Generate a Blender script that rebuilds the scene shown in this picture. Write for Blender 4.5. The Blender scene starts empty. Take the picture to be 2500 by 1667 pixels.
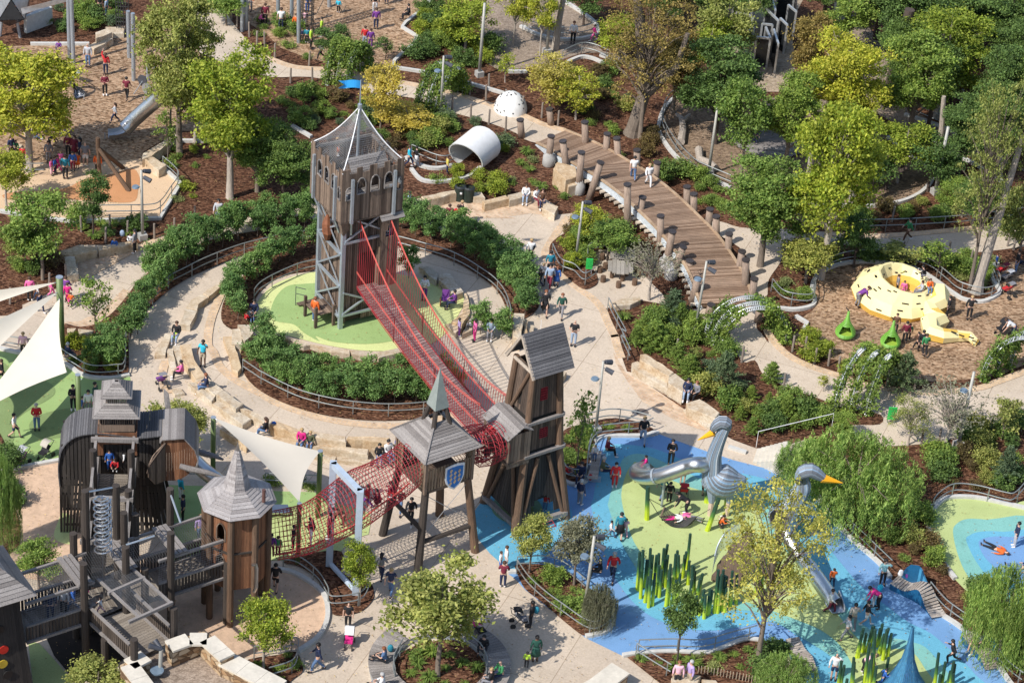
import bpy, bmesh, math, random
import numpy as np
from mathutils import Vector, Matrix
from mathutils.geometry import tessellate_polygon
R=math.radians; PI=math.pi
C=bpy.context.scene.collection
sc=bpy.context.scene
rnd=random.Random(7)
# ---------------- camera (long lens from a helicopter, rolled a little) ----------------
FPX=6400.0; TILT=R(33.6); ROLL=R(4.8)
CAMH=86.0; CAMY=-CAMH/math.tan(TILT)
FW=Vector((0,math.cos(TILT),-math.sin(TILT)))
U0=Vector((0,math.sin(TILT),math.cos(TILT))); R0=Vector((1,0,0))
CR=math.cos(ROLL)*R0+math.sin(ROLL)*U0
CU=math.cos(ROLL)*U0-math.sin(ROLL)*R0
CP=Vector((0,CAMY,CAMH))
cam=bpy.data.cameras.new('camera'); cam.sensor_width=36; cam.lens=36*FPX/2500
cam.clip_start=1; cam.clip_end=3000
co=bpy.data.objects.new('camera',cam); C.objects.link(co)
m=Matrix((CR,CU,-FW)).transposed().to_4x4(); m.translation=CP; co.matrix_world=m
sc.camera=co
# ---------------- sun and sky ----------------
SUN_EL=R(46); SUN_AZ=R(48)      # shadows fall 48 deg east of +Y
sd=Vector((math.sin(SUN_AZ)*math.cos(SUN_EL),math.cos(SUN_AZ)*math.cos(SUN_EL),-math.sin(SUN_EL)))
sl=bpy.data.lights.new('sun','SUN'); sl.energy=4.6; sl.angle=R(0.5); sl.color=(1,0.95,0.88)
so=bpy.data.objects.new('sun',sl); C.objects.link(so); so.rotation_euler=sd.to_track_quat('-Z','Y').to_euler()
w=bpy.data.worlds.new('World'); sc.world=w; w.use_nodes=True
nt=w.node_tree; sky=nt.nodes.new('ShaderNodeTexSky'); sky.sky_type='NISHITA'; sky.sun_disc=False
sky.sun_elevation=SUN_EL; sky.sun_rotation=math.atan2(-sd.x,-sd.y)
bg=nt.nodes['Background']; bg.inputs[1].default_value=0.15; nt.links.new(sky.outputs[0],bg.inputs[0])
vs=sc.view_settings; vs.view_transform='Standard'; vs.look='None'; vs.gamma=1; vs.exposure=0.18; vs.use_curve_mapping=False
sc.cycles.max_bounces=5; sc.cycles.diffuse_bounces=3; sc.cycles.transparent_max_bounces=6
# ---------------- picture -> place ----------------
TX=(0,620,1240,1860); TY=(0,410,820,1237)
def fr(tag):
    if tag=='F': return lambda u,v:(u*1.0629,v*1.0631)
    if tag=='P': return lambda u,v:(u,v)
    c,r=int(tag[0]),int(tag[1]); return lambda u,v:(TX[c]+u/3.6469,TY[r]+v/3.6465)
def Q(s):
    f=fr('F'); out=[]
    for t in s.split():
        if t[0]=='@': f=fr(t[1:]); continue
        a=t.split(','); out.append(f(float(a[0]),float(a[1])))
    return out
def P(px,py,z=0.0):
    d=FW*FPX+CR*(px-1250)-CU*(py-833.5)
    return CP+d*((z-CP.z)/d.z)
def W(s,z=0.0): return [P(x,y,z) for x,y in Q(s)]
def W1(s,z=0.0): return W(s,z)[0]
def H(base,px,py):            # height over base whose picture row is py
    lo,hi=-2.0,40.0
    for _ in range(40):
        mid=(lo+hi)/2; v=Vector((base.x,base.y,mid))-CP
        y=833.5-FPX*v.dot(CU)/v.dot(FW)
        if y>py: lo=mid
        else: hi=mid
    return (lo+hi)/2
def proj(v):
    v=v-CP; k=FPX/v.dot(FW); return (1250+k*v.dot(CR),833.5-k*v.dot(CU))
# ---------------- materials ----------------
MATS={}
def nodes(name):
    m=bpy.data.materials.new(name); m.use_nodes=True; t=m.node_tree
    return m,t,t.nodes['Principled BSDF']
def mix(t,fac,a,b,mode='MIX'):
    n=t.nodes.new('ShaderNodeMix'); n.data_type='RGBA'; n.blend_type=mode
    for i,v in ((0,fac),(6,a),(7,b)):
        if hasattr(v,'is_output'): t.links.new(v,n.inputs[i])
        elif i==0: n.inputs[0].default_value=v
        else: n.inputs[i].default_value=(*v,1) if len(v)==3 else v
    return n.outputs[2]
def noise(t,scale,detail=3,rough=.6,coord='Object',vec=(1,1,1)):
    tc=t.nodes.new('ShaderNodeTexCoord'); mp=t.nodes.new('ShaderNodeMapping'); mp.inputs[3].default_value=vec
    t.links.new(tc.outputs[coord],mp.inputs[0])
    n=t.nodes.new('ShaderNodeTexNoise'); n.inputs['Scale'].default_value=scale; n.inputs['Detail'].default_value=detail
    n.inputs['Roughness'].default_value=rough; t.links.new(mp.outputs[0],n.inputs[0]); return n.outputs[0]
def ramp(t,fac,stops):
    r=t.nodes.new('ShaderNodeValToRGB'); t.links.new(fac,r.inputs[0]); e=r.color_ramp.elements
    e[0].position,e[0].color=stops[0][0],(*stops[0][1],1); e[1].position,e[1].color=stops[-1][0],(*stops[-1][1],1)
    for p,c in stops[1:-1]: x=e.new(p); x.color=(*c,1)
    return r.outputs[0]
def bump(t,b,h,s=.4,d=.02):
    n=t.nodes.new('ShaderNodeBump'); n.inputs['Strength'].default_value=s; n.inputs['Distance'].default_value=d
    t.links.new(h,n.inputs['Height']); t.links.new(n.outputs[0],b.inputs['Normal'])
def sc3(c,k): return tuple(min(1,x*k) for x in c)
def M(name,col=(.5,.5,.5),rough=.75,metal=0,var=.2,scale=2.5,bmp=0,vec=(1,1,1),fine=0):
    if name in MATS: return MATS[name]
    m,t,b=nodes(name); n=noise(t,scale,4,.65,vec=vec)
    c=ramp(t,n,[(.3,sc3(col,1-var)),(.7,sc3(col,1+var))])
    if fine:
        n2=noise(t,fine,2,.7); c2=ramp(t,n2,[(.3,(1-var,)*3),(.7,(1,1,1))]); c=mix(t,1.0,c,c2,'MULTIPLY')
    t.links.new(c,b.inputs['Base Color']); b.inputs['Roughness'].default_value=rough; b.inputs['Metallic'].default_value=metal
    if bmp: bump(t,b,n,.5,bmp)
    MATS[name]=m; return m
def wood(name,ca,cb,vec=(9,9,.7),rough=.85):      # boards: each mesh island its own shade, streaked along the grain
    if name in MATS: return MATS[name]
    m,t,b=nodes(name); g=t.nodes.new('ShaderNodeNewGeometry')
    c=ramp(t,g.outputs['Random Per Island'],[(0,ca),(.5,tuple((x+y)/2 for x,y in zip(ca,cb))),(1,cb)])
    n=noise(t,2.2,4,.7,vec=vec); c2=ramp(t,n,[(.3,(.55,.53,.52)),(.55,(.95,.93,.9)),(.75,(1.2,1.15,1.1))])
    c=mix(t,1.0,c,c2,'MULTIPLY')
    n3=noise(t,.5,3,.6); c=mix(t,1.0,c,ramp(t,n3,[(.3,(.8,.8,.8)),(.7,(1.1,1.1,1.1))]),'MULTIPLY')
    t.links.new(c,b.inputs['Base Color']); b.inputs['Roughness'].default_value=rough; bump(t,b,n,.4,.01)
    MATS[name]=m; return m
def leafm(name,ca,cb,trans=.3,var=.25):
    if name in MATS: return MATS[name]
    m,t,b=nodes(name); g=t.nodes.new('ShaderNodeNewGeometry'); oi=t.nodes.new('ShaderNodeObjectInfo')
    c=ramp(t,g.outputs['Random Per Island'],[(0,ca),(.5,tuple((x+y)/2 for x,y in zip(ca,cb))),(1,cb)])
    n=noise(t,.8,2,.5); c=mix(t,1.0,c,ramp(t,n,[(.35,(1-var,)*3),(.65,(1+var,)*3)]),'MULTIPLY')
    c=mix(t,1.0,c,ramp(t,oi.outputs['Random'],[(0,(.85,.85,.85)),(.5,(1.05,1,1)),(1,(1.15,1.05,.9))]),'MULTIPLY')
    t.links.new(c,b.inputs['Base Color']); b.inputs['Roughness'].default_value=.6; b.inputs['Specular IOR Level'].default_value=.25
    tr=t.nodes.new('ShaderNodeBsdfTranslucent'); t.links.new(mix(t,1.0,c,(1.25,1.3,.6),'MULTIPLY'),tr.inputs[0])
    ms=t.nodes.new('ShaderNodeMixShader'); ms.inputs[0].default_value=trans
    out=t.nodes['Material Output']; t.links.new(b.outputs[0],ms.inputs[1]); t.links.new(tr.outputs[0],ms.inputs[2]); t.links.new(ms.outputs[0],out.inputs[0])
    MATS[name]=m; return m
def chips(name,cols,scale,bm=.03,low=(.75,1.15)):      # loose bark / wood chips / stones: voronoi cells of mixed shade
    if name in MATS: return MATS[name]
    m,t,b=nodes(name); tc=t.nodes.new('ShaderNodeTexCoord'); v=t.nodes.new('ShaderNodeTexVoronoi'); v.inputs['Scale'].default_value=scale
    mp=t.nodes.new('ShaderNodeMapping'); mp.inputs[3].default_value=(1,1.9,1); t.links.new(tc.outputs['Object'],mp.inputs[0]); t.links.new(mp.outputs[0],v.inputs[0])
    sx=t.nodes.new('ShaderNodeSeparateColor'); t.links.new(v.outputs['Color'],sx.inputs[0])
    k=len(cols)-1; c=ramp(t,sx.outputs[0],[(i/k,q) for i,q in enumerate(cols)])
    n=noise(t,.35,4,.6); c=mix(t,1.0,c,ramp(t,n,[(.3,(low[0],)*3),(.7,(low[1],)*3)]),'MULTIPLY')
    n2=noise(t,3.5,4,.7); c=mix(t,1.0,c,ramp(t,n2,[(.35,(.72,.7,.68)),(.6,(1.05,1.05,1.05))]),'MULTIPLY')
    t.links.new(c,b.inputs['Base Color']); b.inputs['Roughness'].default_value=.95; b.inputs['Specular IOR Level'].default_value=.15
    bump(t,b,sx.outputs[1],.8,bm); MATS[name]=m; return m
def pavers(name,c1,c2,mortar,sc_=1.0,w_=.5,h_=.25,rot=0,vec=(1,1,1)):
    if name in MATS: return MATS[name]
    m,t,b=nodes(name); tc=t.nodes.new('ShaderNodeTexCoord'); mp=t.nodes.new('ShaderNodeMapping'); mp.inputs[2].default_value=(0,0,rot); mp.inputs[3].default_value=vec
    br=t.nodes.new('ShaderNodeTexBrick'); t.links.new(tc.outputs['Object'],mp.inputs[0]); t.links.new(mp.outputs[0],br.inputs[0])
    for i,v in (('Color1',c1),('Color2',c2),('Mortar',mortar)): br.inputs[i].default_value=(*v,1)
    br.inputs['Scale'].default_value=sc_; br.inputs['Brick Width'].default_value=w_; br.inputs['Row Height'].default_value=h_
    br.inputs['Mortar Size'].default_value=.018; br.inputs['Bias'].default_value=-.2
    n=noise(t,1.6,3,.7); c=mix(t,1.0,br.outputs[0],ramp(t,n,[(.3,(.8,.78,.75)),(.7,(1.15,1.12,1.1))]),'MULTIPLY')
    t.links.new(c,b.inputs['Base Color']); b.inputs['Roughness'].default_value=.9; bump(t,b,br.outputs[1],-.4,.01); MATS[name]=m; return m
def concrete(name,col):
    if name in MATS: return MATS[name]
    m,t,b=nodes(name); n=noise(t,.22,4,.6); n2=noise(t,9,3,.7); n3=noise(t,1.3,5,.7)
    c=ramp(t,n,[(.3,sc3(col,.86)),(.7,sc3(col,1.1))])
    c=mix(t,1.0,c,ramp(t,n2,[(.3,(.84,.83,.82)),(.65,(1.05,1.05,1.05))]),'MULTIPLY')
    c=mix(t,1.0,c,ramp(t,n3,[(.25,(.8,.77,.74)),(.45,(1,1,1))]),'MULTIPLY')
    tc=t.nodes.new('ShaderNodeTexCoord'); mp=t.nodes.new('ShaderNodeMapping'); mp.inputs[2].default_value=(0,0,.35)
    br=t.nodes.new('ShaderNodeTexBrick'); t.links.new(tc.outputs['Object'],mp.inputs[0]); t.links.new(mp.outputs[0],br.inputs[0]); br.offset=0
    br.inputs['Color1'].default_value=(1,1,1,1); br.inputs['Color2'].default_value=(.94,.94,.95,1); br.inputs['Mortar'].default_value=(.62,.58,.55,1)
    br.inputs['Scale'].default_value=1; br.inputs['Brick Width'].default_value=4.5; br.inputs['Row Height'].default_value=5.5; br.inputs['Mortar Size'].default_value=.022
    c=mix(t,1.0,c,br.outputs[0],'MULTIPLY')
    t.links.new(c,b.inputs['Base Color']); b.inputs['Roughness'].default_value=.9; MATS[name]=m; return m
# ---------------- mesh helpers ----------------
SPLIT={'porch_post','steel_strut','band_beam','cross_beam','stiffening_rod','tie_rod','cross_log','diagonal_brace','gable_trim','top_frame','steel_crossbar','roof_plank','corner_cable','floor','handrail','slanting_log','joint_ring','support','hanging_rope'}
class MB:
    def __init__(s): s.v=[]; s.f=[]; s.mi=[]; s.g=[]
    def add(s,vs,fs,mi=0):
        o=len(s.v); s.g.append((o,len(s.f))); s.v+= [tuple(x) for x in vs]; s.f+=[tuple(i+o for i in f) for f in fs]; s.mi+=[mi]*len(fs); return s
    def box(s,c,size,rz=0,mi=0,ax=None):
        c=Vector(c); x,y,z=(a/2 for a in size)
        if ax is None: ax=(Vector((math.cos(rz),math.sin(rz),0)),Vector((-math.sin(rz),math.cos(rz),0)),Vector((0,0,1)))
        vs=[c+ax[0]*(i*x)+ax[1]*(j*y)+ax[2]*(k*z) for k in(-1,1) for j in(-1,1) for i in(-1,1)]
        return s.add(vs,[(0,2,3,1),(4,5,7,6),(0,1,5,4),(2,6,7,3),(0,4,6,2),(1,3,7,5)],mi)
    def bar(s,p,q,w=.1,h=None,mi=0,up=(0,0,1)):
        p=Vector(p);q=Vector(q);d=q-p
        if d.length<1e-5: return s
        d.normalize(); up=Vector(up)
        if abs(d.dot(up))>.98: up=Vector((1,0,0))
        a=d.cross(up).normalized(); b=a.cross(d).normalized(); h=h or w
        return s.box((p+q)/2,((q-p).length,w,h),mi=mi,ax=(d,a,b))
    def tube(s,pts,r,n=8,mi=0,cap=True,closed=False):
        pts=[Vector(p) for p in pts]; k=len(pts); rs=r if isinstance(r,(list,tuple)) else [r]*k
        vs=[]; prev=None
        for i,p in enumerate(pts):
            if closed: d=pts[(i+1)%k]-pts[i-1]
            else: d=pts[min(i+1,k-1)]-pts[max(i-1,0)]
            if d.length<1e-7: d=Vector((0,0,1))
            d.normalize()
            if prev is None:
                a=d.orthogonal().normalized() if abs(d.z)>.9 else d.cross(Vector((0,0,1))).normalized()
            else:
                a=(prev-d*prev.dot(d)); a=a.normalized() if a.length>1e-6 else d.orthogonal().normalized()
            prev=a; b=d.cross(a)
            vs+=[p+(a*math.cos(2*PI*j/n)+b*math.sin(2*PI*j/n))*rs[i] for j in range(n)]
        fs=[(i*n+j,i*n+(j+1)%n,(i+1)*n+(j+1)%n,(i+1)*n+j) for i in range(k-1) for j in range(n)]
        if closed: fs+=[((k-1)*n+j,(k-1)*n+(j+1)%n,(j+1)%n,j) for j in range(n)]
        elif cap: fs+=[tuple(range(n-1,-1,-1)),tuple((k-1)*n+j for j in range(n))]
        return s.add(vs,fs,mi)
    def prism(s,poly,z0,z1,mi=0,bottom=True):        # polygon (xy) pulled up; z0,z1 numbers
        n=len(poly); a=[Vector((p[0],p[1],z0)) for p in poly]; b=[Vector((p[0],p[1],z1)) for p in poly]
        tri=tessellate_polygon([b]); ar=sum(a[i].x*a[(i+1)%n].y-a[(i+1)%n].x*a[i].y for i in range(n))
        fs=[]
        for t in tri:
            t=tuple(t); c=(b[t[1]]-b[t[0]]).cross(b[t[2]]-b[t[0]]).z
            if c<0: t=t[::-1]
            fs.append(tuple(i+n for i in t)); 
            if bottom: fs.append(t[::-1])
        for i in range(n):
            j=(i+1)%n; q=(i,j,j+n,i+n); fs.append(q if ar>0 else q[::-1])
        return s.add(a+b,fs,mi)
    def sheet(s,poly,z,mi=0):
        b=[Vector((p[0],p[1],z)) for p in poly]; fs=[]
        for t in tessellate_polygon([b]):
            t=tuple(t)
            if (b[t[1]]-b[t[0]]).cross(b[t[2]]-b[t[0]]).z<0: t=t[::-1]
            fs.append(t)
        return s.add(b,fs,mi)
    def loft(s,rings,mi=0,cap=True,closed=True):
        n=len(rings[0]); vs=[p for r in rings for p in r]; m_=n if closed else n-1
        fs=[(i*n+j,i*n+(j+1)%n,(i+1)*n+(j+1)%n,(i+1)*n+j) for i in range(len(rings)-1) for j in range(m_)]
        if cap and closed: fs+=[tuple(range(n-1,-1,-1)),tuple((len(rings)-1)*n+j for j in range(n))]
        return s.add(vs,fs,mi)
    def slab(s,quad,t,mi=0):                          # quad of 4 points given a thickness downwards along its normal
        q=[Vector(p) for p in quad]; nn=(q[1]-q[0]).cross(q[2]-q[0]).normalized()*t
        k=len(q); return s.add(q+[p-nn for p in q],[tuple(range(k)),tuple(range(2*k-1,k-1,-1))]+[(i,i+k,(i+1)%k+k,(i+1)%k) for i in range(k)],mi)
    def build(s,name,mats,parent=None,smooth=False,loc=None,local=False):
        if name in SPLIT and 1<len(s.g)<12:
            g=s.g+[(len(s.v),len(s.f))]
            for (v0,f0),(v1,f1) in zip(g,g[1:]):
                m=MB(); m.add(s.v[v0:v1],[tuple(i-v0 for i in f) for f in s.f[f0:f1]]); m.g=[]; m.mi=s.mi[f0:f1]; o=m.build(name,mats,parent,smooth,loc,local)
            return o
        me=bpy.data.meshes.new(name)
        off=Vector((0,0,0))
        if not local:
            if parent is not None: off=Vector(parent.get('_o',parent.location)) if False else wloc(parent)
            elif loc is not None: off=Vector(loc)
        if s.v:
            me.from_pydata([Vector(v)-off for v in s.v],[],s.f)
        if not isinstance(mats,(list,tuple)): mats=[mats]
        for x in mats: me.materials.append(x)
        me.polygons.foreach_set('material_index',s.mi); 
        if smooth: me.shade_smooth()
        o=bpy.data.objects.new(name,me); C.objects.link(o)
        if parent is not None: o.parent=parent
        else: o.location=off if not local else (loc or (0,0,0))
        return o
def wloc(o):
    v=Vector(o.location); p=o.parent
    while p: v+=Vector(p.location); p=p.parent
    return v
def E(name,label,cat,loc,group=None):
    o=bpy.data.objects.new(name,None); o.empty_display_size=.3; C.objects.link(o); o.location=loc; return tag(o,label,cat,group)
LABELS={}
def tag(o,label,cat,group=None,kind=None):
    o['label']=label; o['category']=cat
    if group: o['group']=group
    if kind: o['kind']=kind
    return o
def struct(name,mb,mat): o=mb.build(name,mat); o['kind']='structure'; return o
def smoothc(pts,n=6,closed=True):
    k=len(pts); out=[]
    rng=range(k) if closed else range(k-1)
    for i in rng:
        g=(lambda j: pts[j%k]) if closed else (lambda j: pts[max(0,min(k-1,j))])
        p0,p1,p2,p3=g(i-1),g(i),g(i+1),g(i+2)
        for t in range(n):
            t/=n; out.append(.5*((2*p1)+(p2-p0)*t+(2*p0-5*p1+4*p2-p3)*t*t+(3*p1-p0-3*p2+p3)*t*t*t))
    if not closed: out.append(pts[-1])
    return out
def ribbon(mb,pts,wd,z0,z1,mi=0,closed=False):       # kerb / strip along a line
    k=len(pts); L=[];Rr=[]
    for i,p in enumerate(pts):
        d=(pts[(i+1)%k]-pts[i-1]) if closed else (pts[min(i+1,k-1)]-pts[max(i-1,0)])
        nrm=Vector((-d.y,d.x,0)).normalized()*wd/2; L.append(p+nrm); Rr.append(p-nrm)
    for i in range(k if closed else k-1):
        j=(i+1)%k; a=[Rr[i],Rr[j],L[j],L[i]]
        vs=[Vector((q.x,q.y,z0)) for q in a]+[Vector((q.x,q.y,z1)) for q in a]
        fs=[(4,5,6,7),(0,1,5,4),(2,3,7,6)]
        if not closed and i==0: fs.append((0,4,7,3))
        if not closed and i==k-2: fs.append((1,2,6,5))
        mb.add(vs,fs,mi)
    return mb
def resample(pts,step):
    out=[pts[0].copy()]; acc=0
    for a,b in zip(pts,pts[1:]):
        d=(b-a).length
        while acc+d>=step:
            t=(step-acc)/d; a=a+(b-a)*t; d=(b-a).length; out.append(a.copy()); acc=0
        acc+=d
    return out
# ================= ground, paths, play surfaces =================
mulch=chips('bark mulch',[(.022,.01,.006),(.085,.038,.022),(.15,.07,.04),(.24,.13,.08)],7,.05)
woodchip=chips('wood chips',[(.13,.08,.045),(.32,.2,.12),(.45,.3,.19),(.5,.36,.24)],5.5,.05)
gravel=chips('fine gravel',[(.22,.17,.13),(.33,.26,.2),(.42,.34,.27)],14,.02)
sandm=M('play sand',(.6,.42,.29),.95,var=.14,scale=2.2,bmp=.09,fine=9)
pathm=concrete('path concrete',(.57,.475,.37))
pavm=pavers('tan pavers',(.6,.45,.31),(.42,.27,.17),(.5,.42,.33),1,.42,.21,.5)
stripm=pavers('edging pavers',(.62,.46,.3),(.5,.36,.24),(.48,.4,.32),1,.3,.3,.2)
whitec=M('pale kerb concrete',(.52,.51,.48),.8,var=.12,scale=4)
def rubber(name,col):
    m,t,b=nodes(name); n=noise(t,.25,5,.65); n1=noise(t,22,2,.8); n2=noise(t,1.4,5,.7)
    c=ramp(t,n,[(.3,sc3(col,.88)),(.7,tuple(min(1,x*1.02+.025) for x in col))]); c=mix(t,1.0,c,ramp(t,n1,[(.3,(.78,.78,.78)),(.7,(1.12,1.12,1.12))]),'MULTIPLY')
    c=mix(t,1.0,c,ramp(t,n2,[(.26,(.72,.7,.66)),(.42,(1,1,1))]),'MULTIPLY'); t.links.new(c,b.inputs['Base Color']); b.inputs['Roughness'].default_value=.9; MATS[name]=m; return m
r_lime=rubber('lime rubber',(.45,.53,.21)); r_green=rubber('soft green rubber',(.3,.43,.15)); r_dgreen=rubber('olive rubber',(.2,.28,.1))
r_peri=rubber('periwinkle rubber',(.15,.31,.56)); r_cyan=rubber('cyan rubber',(.12,.40,.56)); r_teal=rubber('teal rubber',(.2,.47,.42))
r_tan=rubber('tan rubber',(.66,.47,.3)); r_orange=rubber('orange rubber',(.55,.26,.11)); r_lawn=rubber('bright lime rubber',(.6,.65,.27))
g=MB(); g.sheet([(-400,-190),(400,-190),(400,420),(-400,420)],0); struct('ground',g,mulch)
def sheet(name,s,mat,lv,smooth=True,n=5):
    pts=W(s,0); pts=smoothc(pts,n) if smooth else pts
    mb=MB(); mb.sheet(pts,lv*.015); return struct(name,mb,mat)
PATH_UP=("@F 430,-30 455,20 440,60 445,110 500,140 560,160 @10 160,690 500,690 900,770 1060,835 1400,875 1700,985 2000,1070 2200,1135 2334,1190 "
 "@20 120,1230 250,1275 360,1240 520,1165 300,1100 0,960 @10 2334,1000 2000,895 1700,805 1400,742 1150,700 900,645 640,612 350,590 200,552 80,495 @F 560,85 520,30 500,-30")
sheet('path',PATH_UP,pathm,2,True,3)
PLAZA=("@F -30,727 52,725 @01 200,1222 390,1140 590,1030 640,1000 590,950 560,740 700,690 850,690 1220,700 1350,650 1640,560 1800,520 @F 500,518 600,492 720,455 900,470 "
 "@11 1280,340 1480,300 1780,215 2050,290 2060,325 2334,245 @21 0,250 220,210 440,350 450,420 640,400 1040,395 1100,600 1050,720 1100,830 1250,1000 1380,1130 1410,1220 1180,1180 "
 "1000,1210 845,1265 880,1350 960,1500 @22 960,0 1000,150 1060,320 1110,330 1300,470 1560,650 1800,820 2010,930 2200,1000 2334,1020 @F 1850,1010 1850,1060 1850,1640 -30,1640")
sheet('plaza',PLAZA,pathm,2,False)
sheet('path','@20 1 1'.replace('1 1','1,1') if False else "@21 1700,440 1780,480 1900,482 2080,535 @31 150,545 560,572 900,598 1200,592 1500,570 2000,520 2500,430 2500,650 2100,735 1700,765 1200,775 930,700 600,680 300,640 200,740 160,850 60,1000 50,1130 20,1160 @21 2300,1300 2200,1150 2150,900 2100,750 1950,640 1800,560",pathm,2,True,3)
PATH_R=("@21 1700,1240 2180,1250 @31 -50,1420 0,1480 60,1560 @32 60,0 200,160 400,270 700,372 900,442 1200,492 1500,515 1900,480 2100,420 2500,270 2500,560 2160,745 1950,830 1700,920 1300,975 900,970 810,830 "
 "820,795 1050,790 1050,700 720,640 560,580 400,520 260,480 110,400 0,330 @22 2200,220 2080,230 1980,0 @21 1900,1450 1750,1350")
sheet('path',PATH_R,pathm,2,True,3)
sheet('woodchip_ground',"@F -40,110 70,105 205,105 225,118 255,80 330,60 430,60 470,150 470,300 408,303 328,350 328,372 200,380 -40,380",woodchip,1,False)
sheet('woodchip_ground',"@10 -330,-80 1640,-80 1510,100 1350,222 1322,260 1450,340 1420,400 1330,480 1250,560 1225,612 700,565 500,530 230,425 100,300 -100,180",woodchip,1,False)
sheet('woodchip_ground',"@31 470,1250 440,1150 480,1000 620,900 800,855 1100,860 1400,930 1700,1130 1800,1180 2000,1200 2110,1110 2050,1000 2040,900 2120,860 2600,860 @32 2600,150 2334,260 2100,345 1800,390 1400,400 1000,300 600,200 330,85 150,-20 @31 130,1500 300,1480 400,1400 370,1330",woodchip,1,True,3)
OVAL="@20 1500,870 1400,960 1345,1100 1350,1200 1430,1330 1520,1430 1640,1540 @21 1800,110 1980,185 @31 230,315 650,345 950,350 1200,320 1400,240 1515,110 1500,0 @30 1440,1480 1200,1300 1050,1180 700,1050 400,1000 150,965 @20 2200,945 1900,890 1650,860"
sheet('woodchip_ground',OVAL,chips('grey wood chips',[(.14,.1,.07),(.27,.19,.13),(.35,.26,.18)],6,.04),1,True,4)
sheet('gravel_ground',"@10 2100,-60 2000,200 2060,560 2200,640 2334,620 @20 40,620 300,600 520,520 640,480 800,470 1000,570 1150,620 1250,640 1300,560 1100,520 850,460 780,400 800,330 760,200 500,-60",gravel,1,False)
sheet('gravel_ground',"@20 1900,-60 1850,200 1800,500 1880,640 2000,760 2300,820 @30 200,820 300,600 260,200 400,-60",chips('pale sandy gravel',[(.3,.23,.16),(.45,.36,.26),(.52,.43,.33)],9,.03),1,False)
sheet('gravel_ground',"@30 0,880 350,860 600,900 650,-60 760,-60 1250,700 1290,960 1600,1120 2000,1330 2400,1568 @31 2334,20 2200,-30 @30 1600,1350 1300,1160 1000,1000 600,1010 350,980 0,960",gravel,1,False)
sheet('tan_rubber',"@F -30,376 200,376 328,366 332,352 @01 1380,-20 1440,0 1605,150 1425,440 1000,440 660,480 400,440 -60,400",r_tan,2,False)
sheet('orange_rubber',"@01 560,190 740,110 1000,60 1180,10 1245,100 1230,200 1200,300 1050,315 900,300 700,290 350,270 80,290 60,230",r_orange,3,True,3)
sheet('green_rubber',"@02 -60,125 160,172 300,178 520,250 620,300 700,350 820,390 1000,395 1155,365 1170,430 1230,700 1230,1100 800,1100 560,1112 110,1195 -60,1240",r_green,3,False)
sheet('green_rubber',"@02 -60,250 140,330 300,400 430,420 485,470 480,530 400,590 300,640 180,720 120,800 130,900 80,990 -60,1050",r_dgreen,4,True)
sheet('green_rubber',"@02 260,800 290,880 380,920 500,915 700,880 800,840 830,700 640,650 450,680 320,730",r_dgreen,4,True)
sheet('green_rubber',"@02 1480,1330 1800,1340 @12 200,1385 540,1395 700,1500 @13 1040,140 1020,250 850,300 780,400 500,410 300,480 130,480 @03 1480,560 1480,200",r_green,3,False)
sheet('lime_rubber',"@13 1040,140 1020,250 850,300 780,400 500,410 300,480 130,480 @12 100,1570 700,1480 @13 1030,60",r_lime,4,False)
sheet('sand',"@02 -60,1255 110,1200 560,1115 800,1100 @F 290,1100 @03 1200,100 1200,400 1450,530 1900,620 @13 0,580 200,565 330,590 500,680 620,790 655,920 640,1050 560,1180 390,1300 370,1265 230,1270 0,1340 @03 2100,1340 1500,1150 1200,1000 900,960 650,700 300,650 -60,600",sandm,3,False)
sheet('lime_rubber',"@03 480,270 520,130 560,60 640,100 670,250 660,330 560,330",r_lawn,4)
sheet('lime_rubber',"@03 250,1200 350,1220 480,1360 600,1500 700,1640 300,1640",r_lime,4,False)
sheet('pit_ground',"@03 380,1100 800,1010 1180,1300 1050,1400 800,1568 620,1500 480,1330",M('shadow dark mulch',(.03,.022,.017),.95,fine=8),5,False)  # dark mulch with the shadow under the walkways put into its colour
BLUE=("@12 2180,1390 2050,1460 1960,1568 @13 1935,120 1960,240 2100,420 2270,570 2334,590 @23 0,600 60,640 150,740 690,1170 1020,1330 1140,1320 1400,1300 1750,1310 1900,1270 2200,1190 "
 "@33 190,1210 350,1568 400,1700 2320,1700 2200,1568 2080,1400 1800,1110 1500,930 1150,650 1040,510 800,300 620,110 530,0 @32 430,1400 250,1290 60,1190 @22 2010,1110 1780,1035 1540,950 1350,880 "
 "1290,900 870,905 780,950 700,1300 640,1330 560,1335 495,1310 300,1350 @12 2300,1370")
sheet('blue_rubber',BLUE,r_peri,3,False)
sheet('cyan_rubber',"@12 2180,1393 2050,1463 1962,1568 @13 1938,120 1963,240 2100,417 2270,567 2334,587 @23 70,590 300,480 550,150 560,0 @22 560,1560 430,1450 350,1400 200,1370",r_cyan,4)
sheet('cyan_rubber',"@22 860,1000 1000,970 1300,1010 1560,1110 1800,1180 @32 0,1270 150,1380 300,1560 @33 400,150 600,380 870,700 1100,880 1300,1030 1500,1130 1700,1300 1900,1500 1960,1690 480,1690 450,1450 300,1150 @23 2300,1020 2150,1060 1850,1105 1600,1090 1330,1010 1130,870 960,650 870,450 800,250 740,0 @22 760,1450 780,1330 840,1120",r_cyan,4,True,4)
sheet('teal_rubber',"@22 1040,1090 1200,1060 1500,1180 1750,1290 2010,1330 @32 50,1400 @33 150,100 450,480 640,760 850,1010 1050,1150 1300,1200 1500,1300 1700,1690 800,1690 700,1450 600,1330 400,1200 @23 2250,960 2000,930 1700,950 1450,880 1250,740 1130,540 1010,330 940,150 890,0 @22 890,1500 930,1350 990,1180",r_teal,5,True,4)
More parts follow.
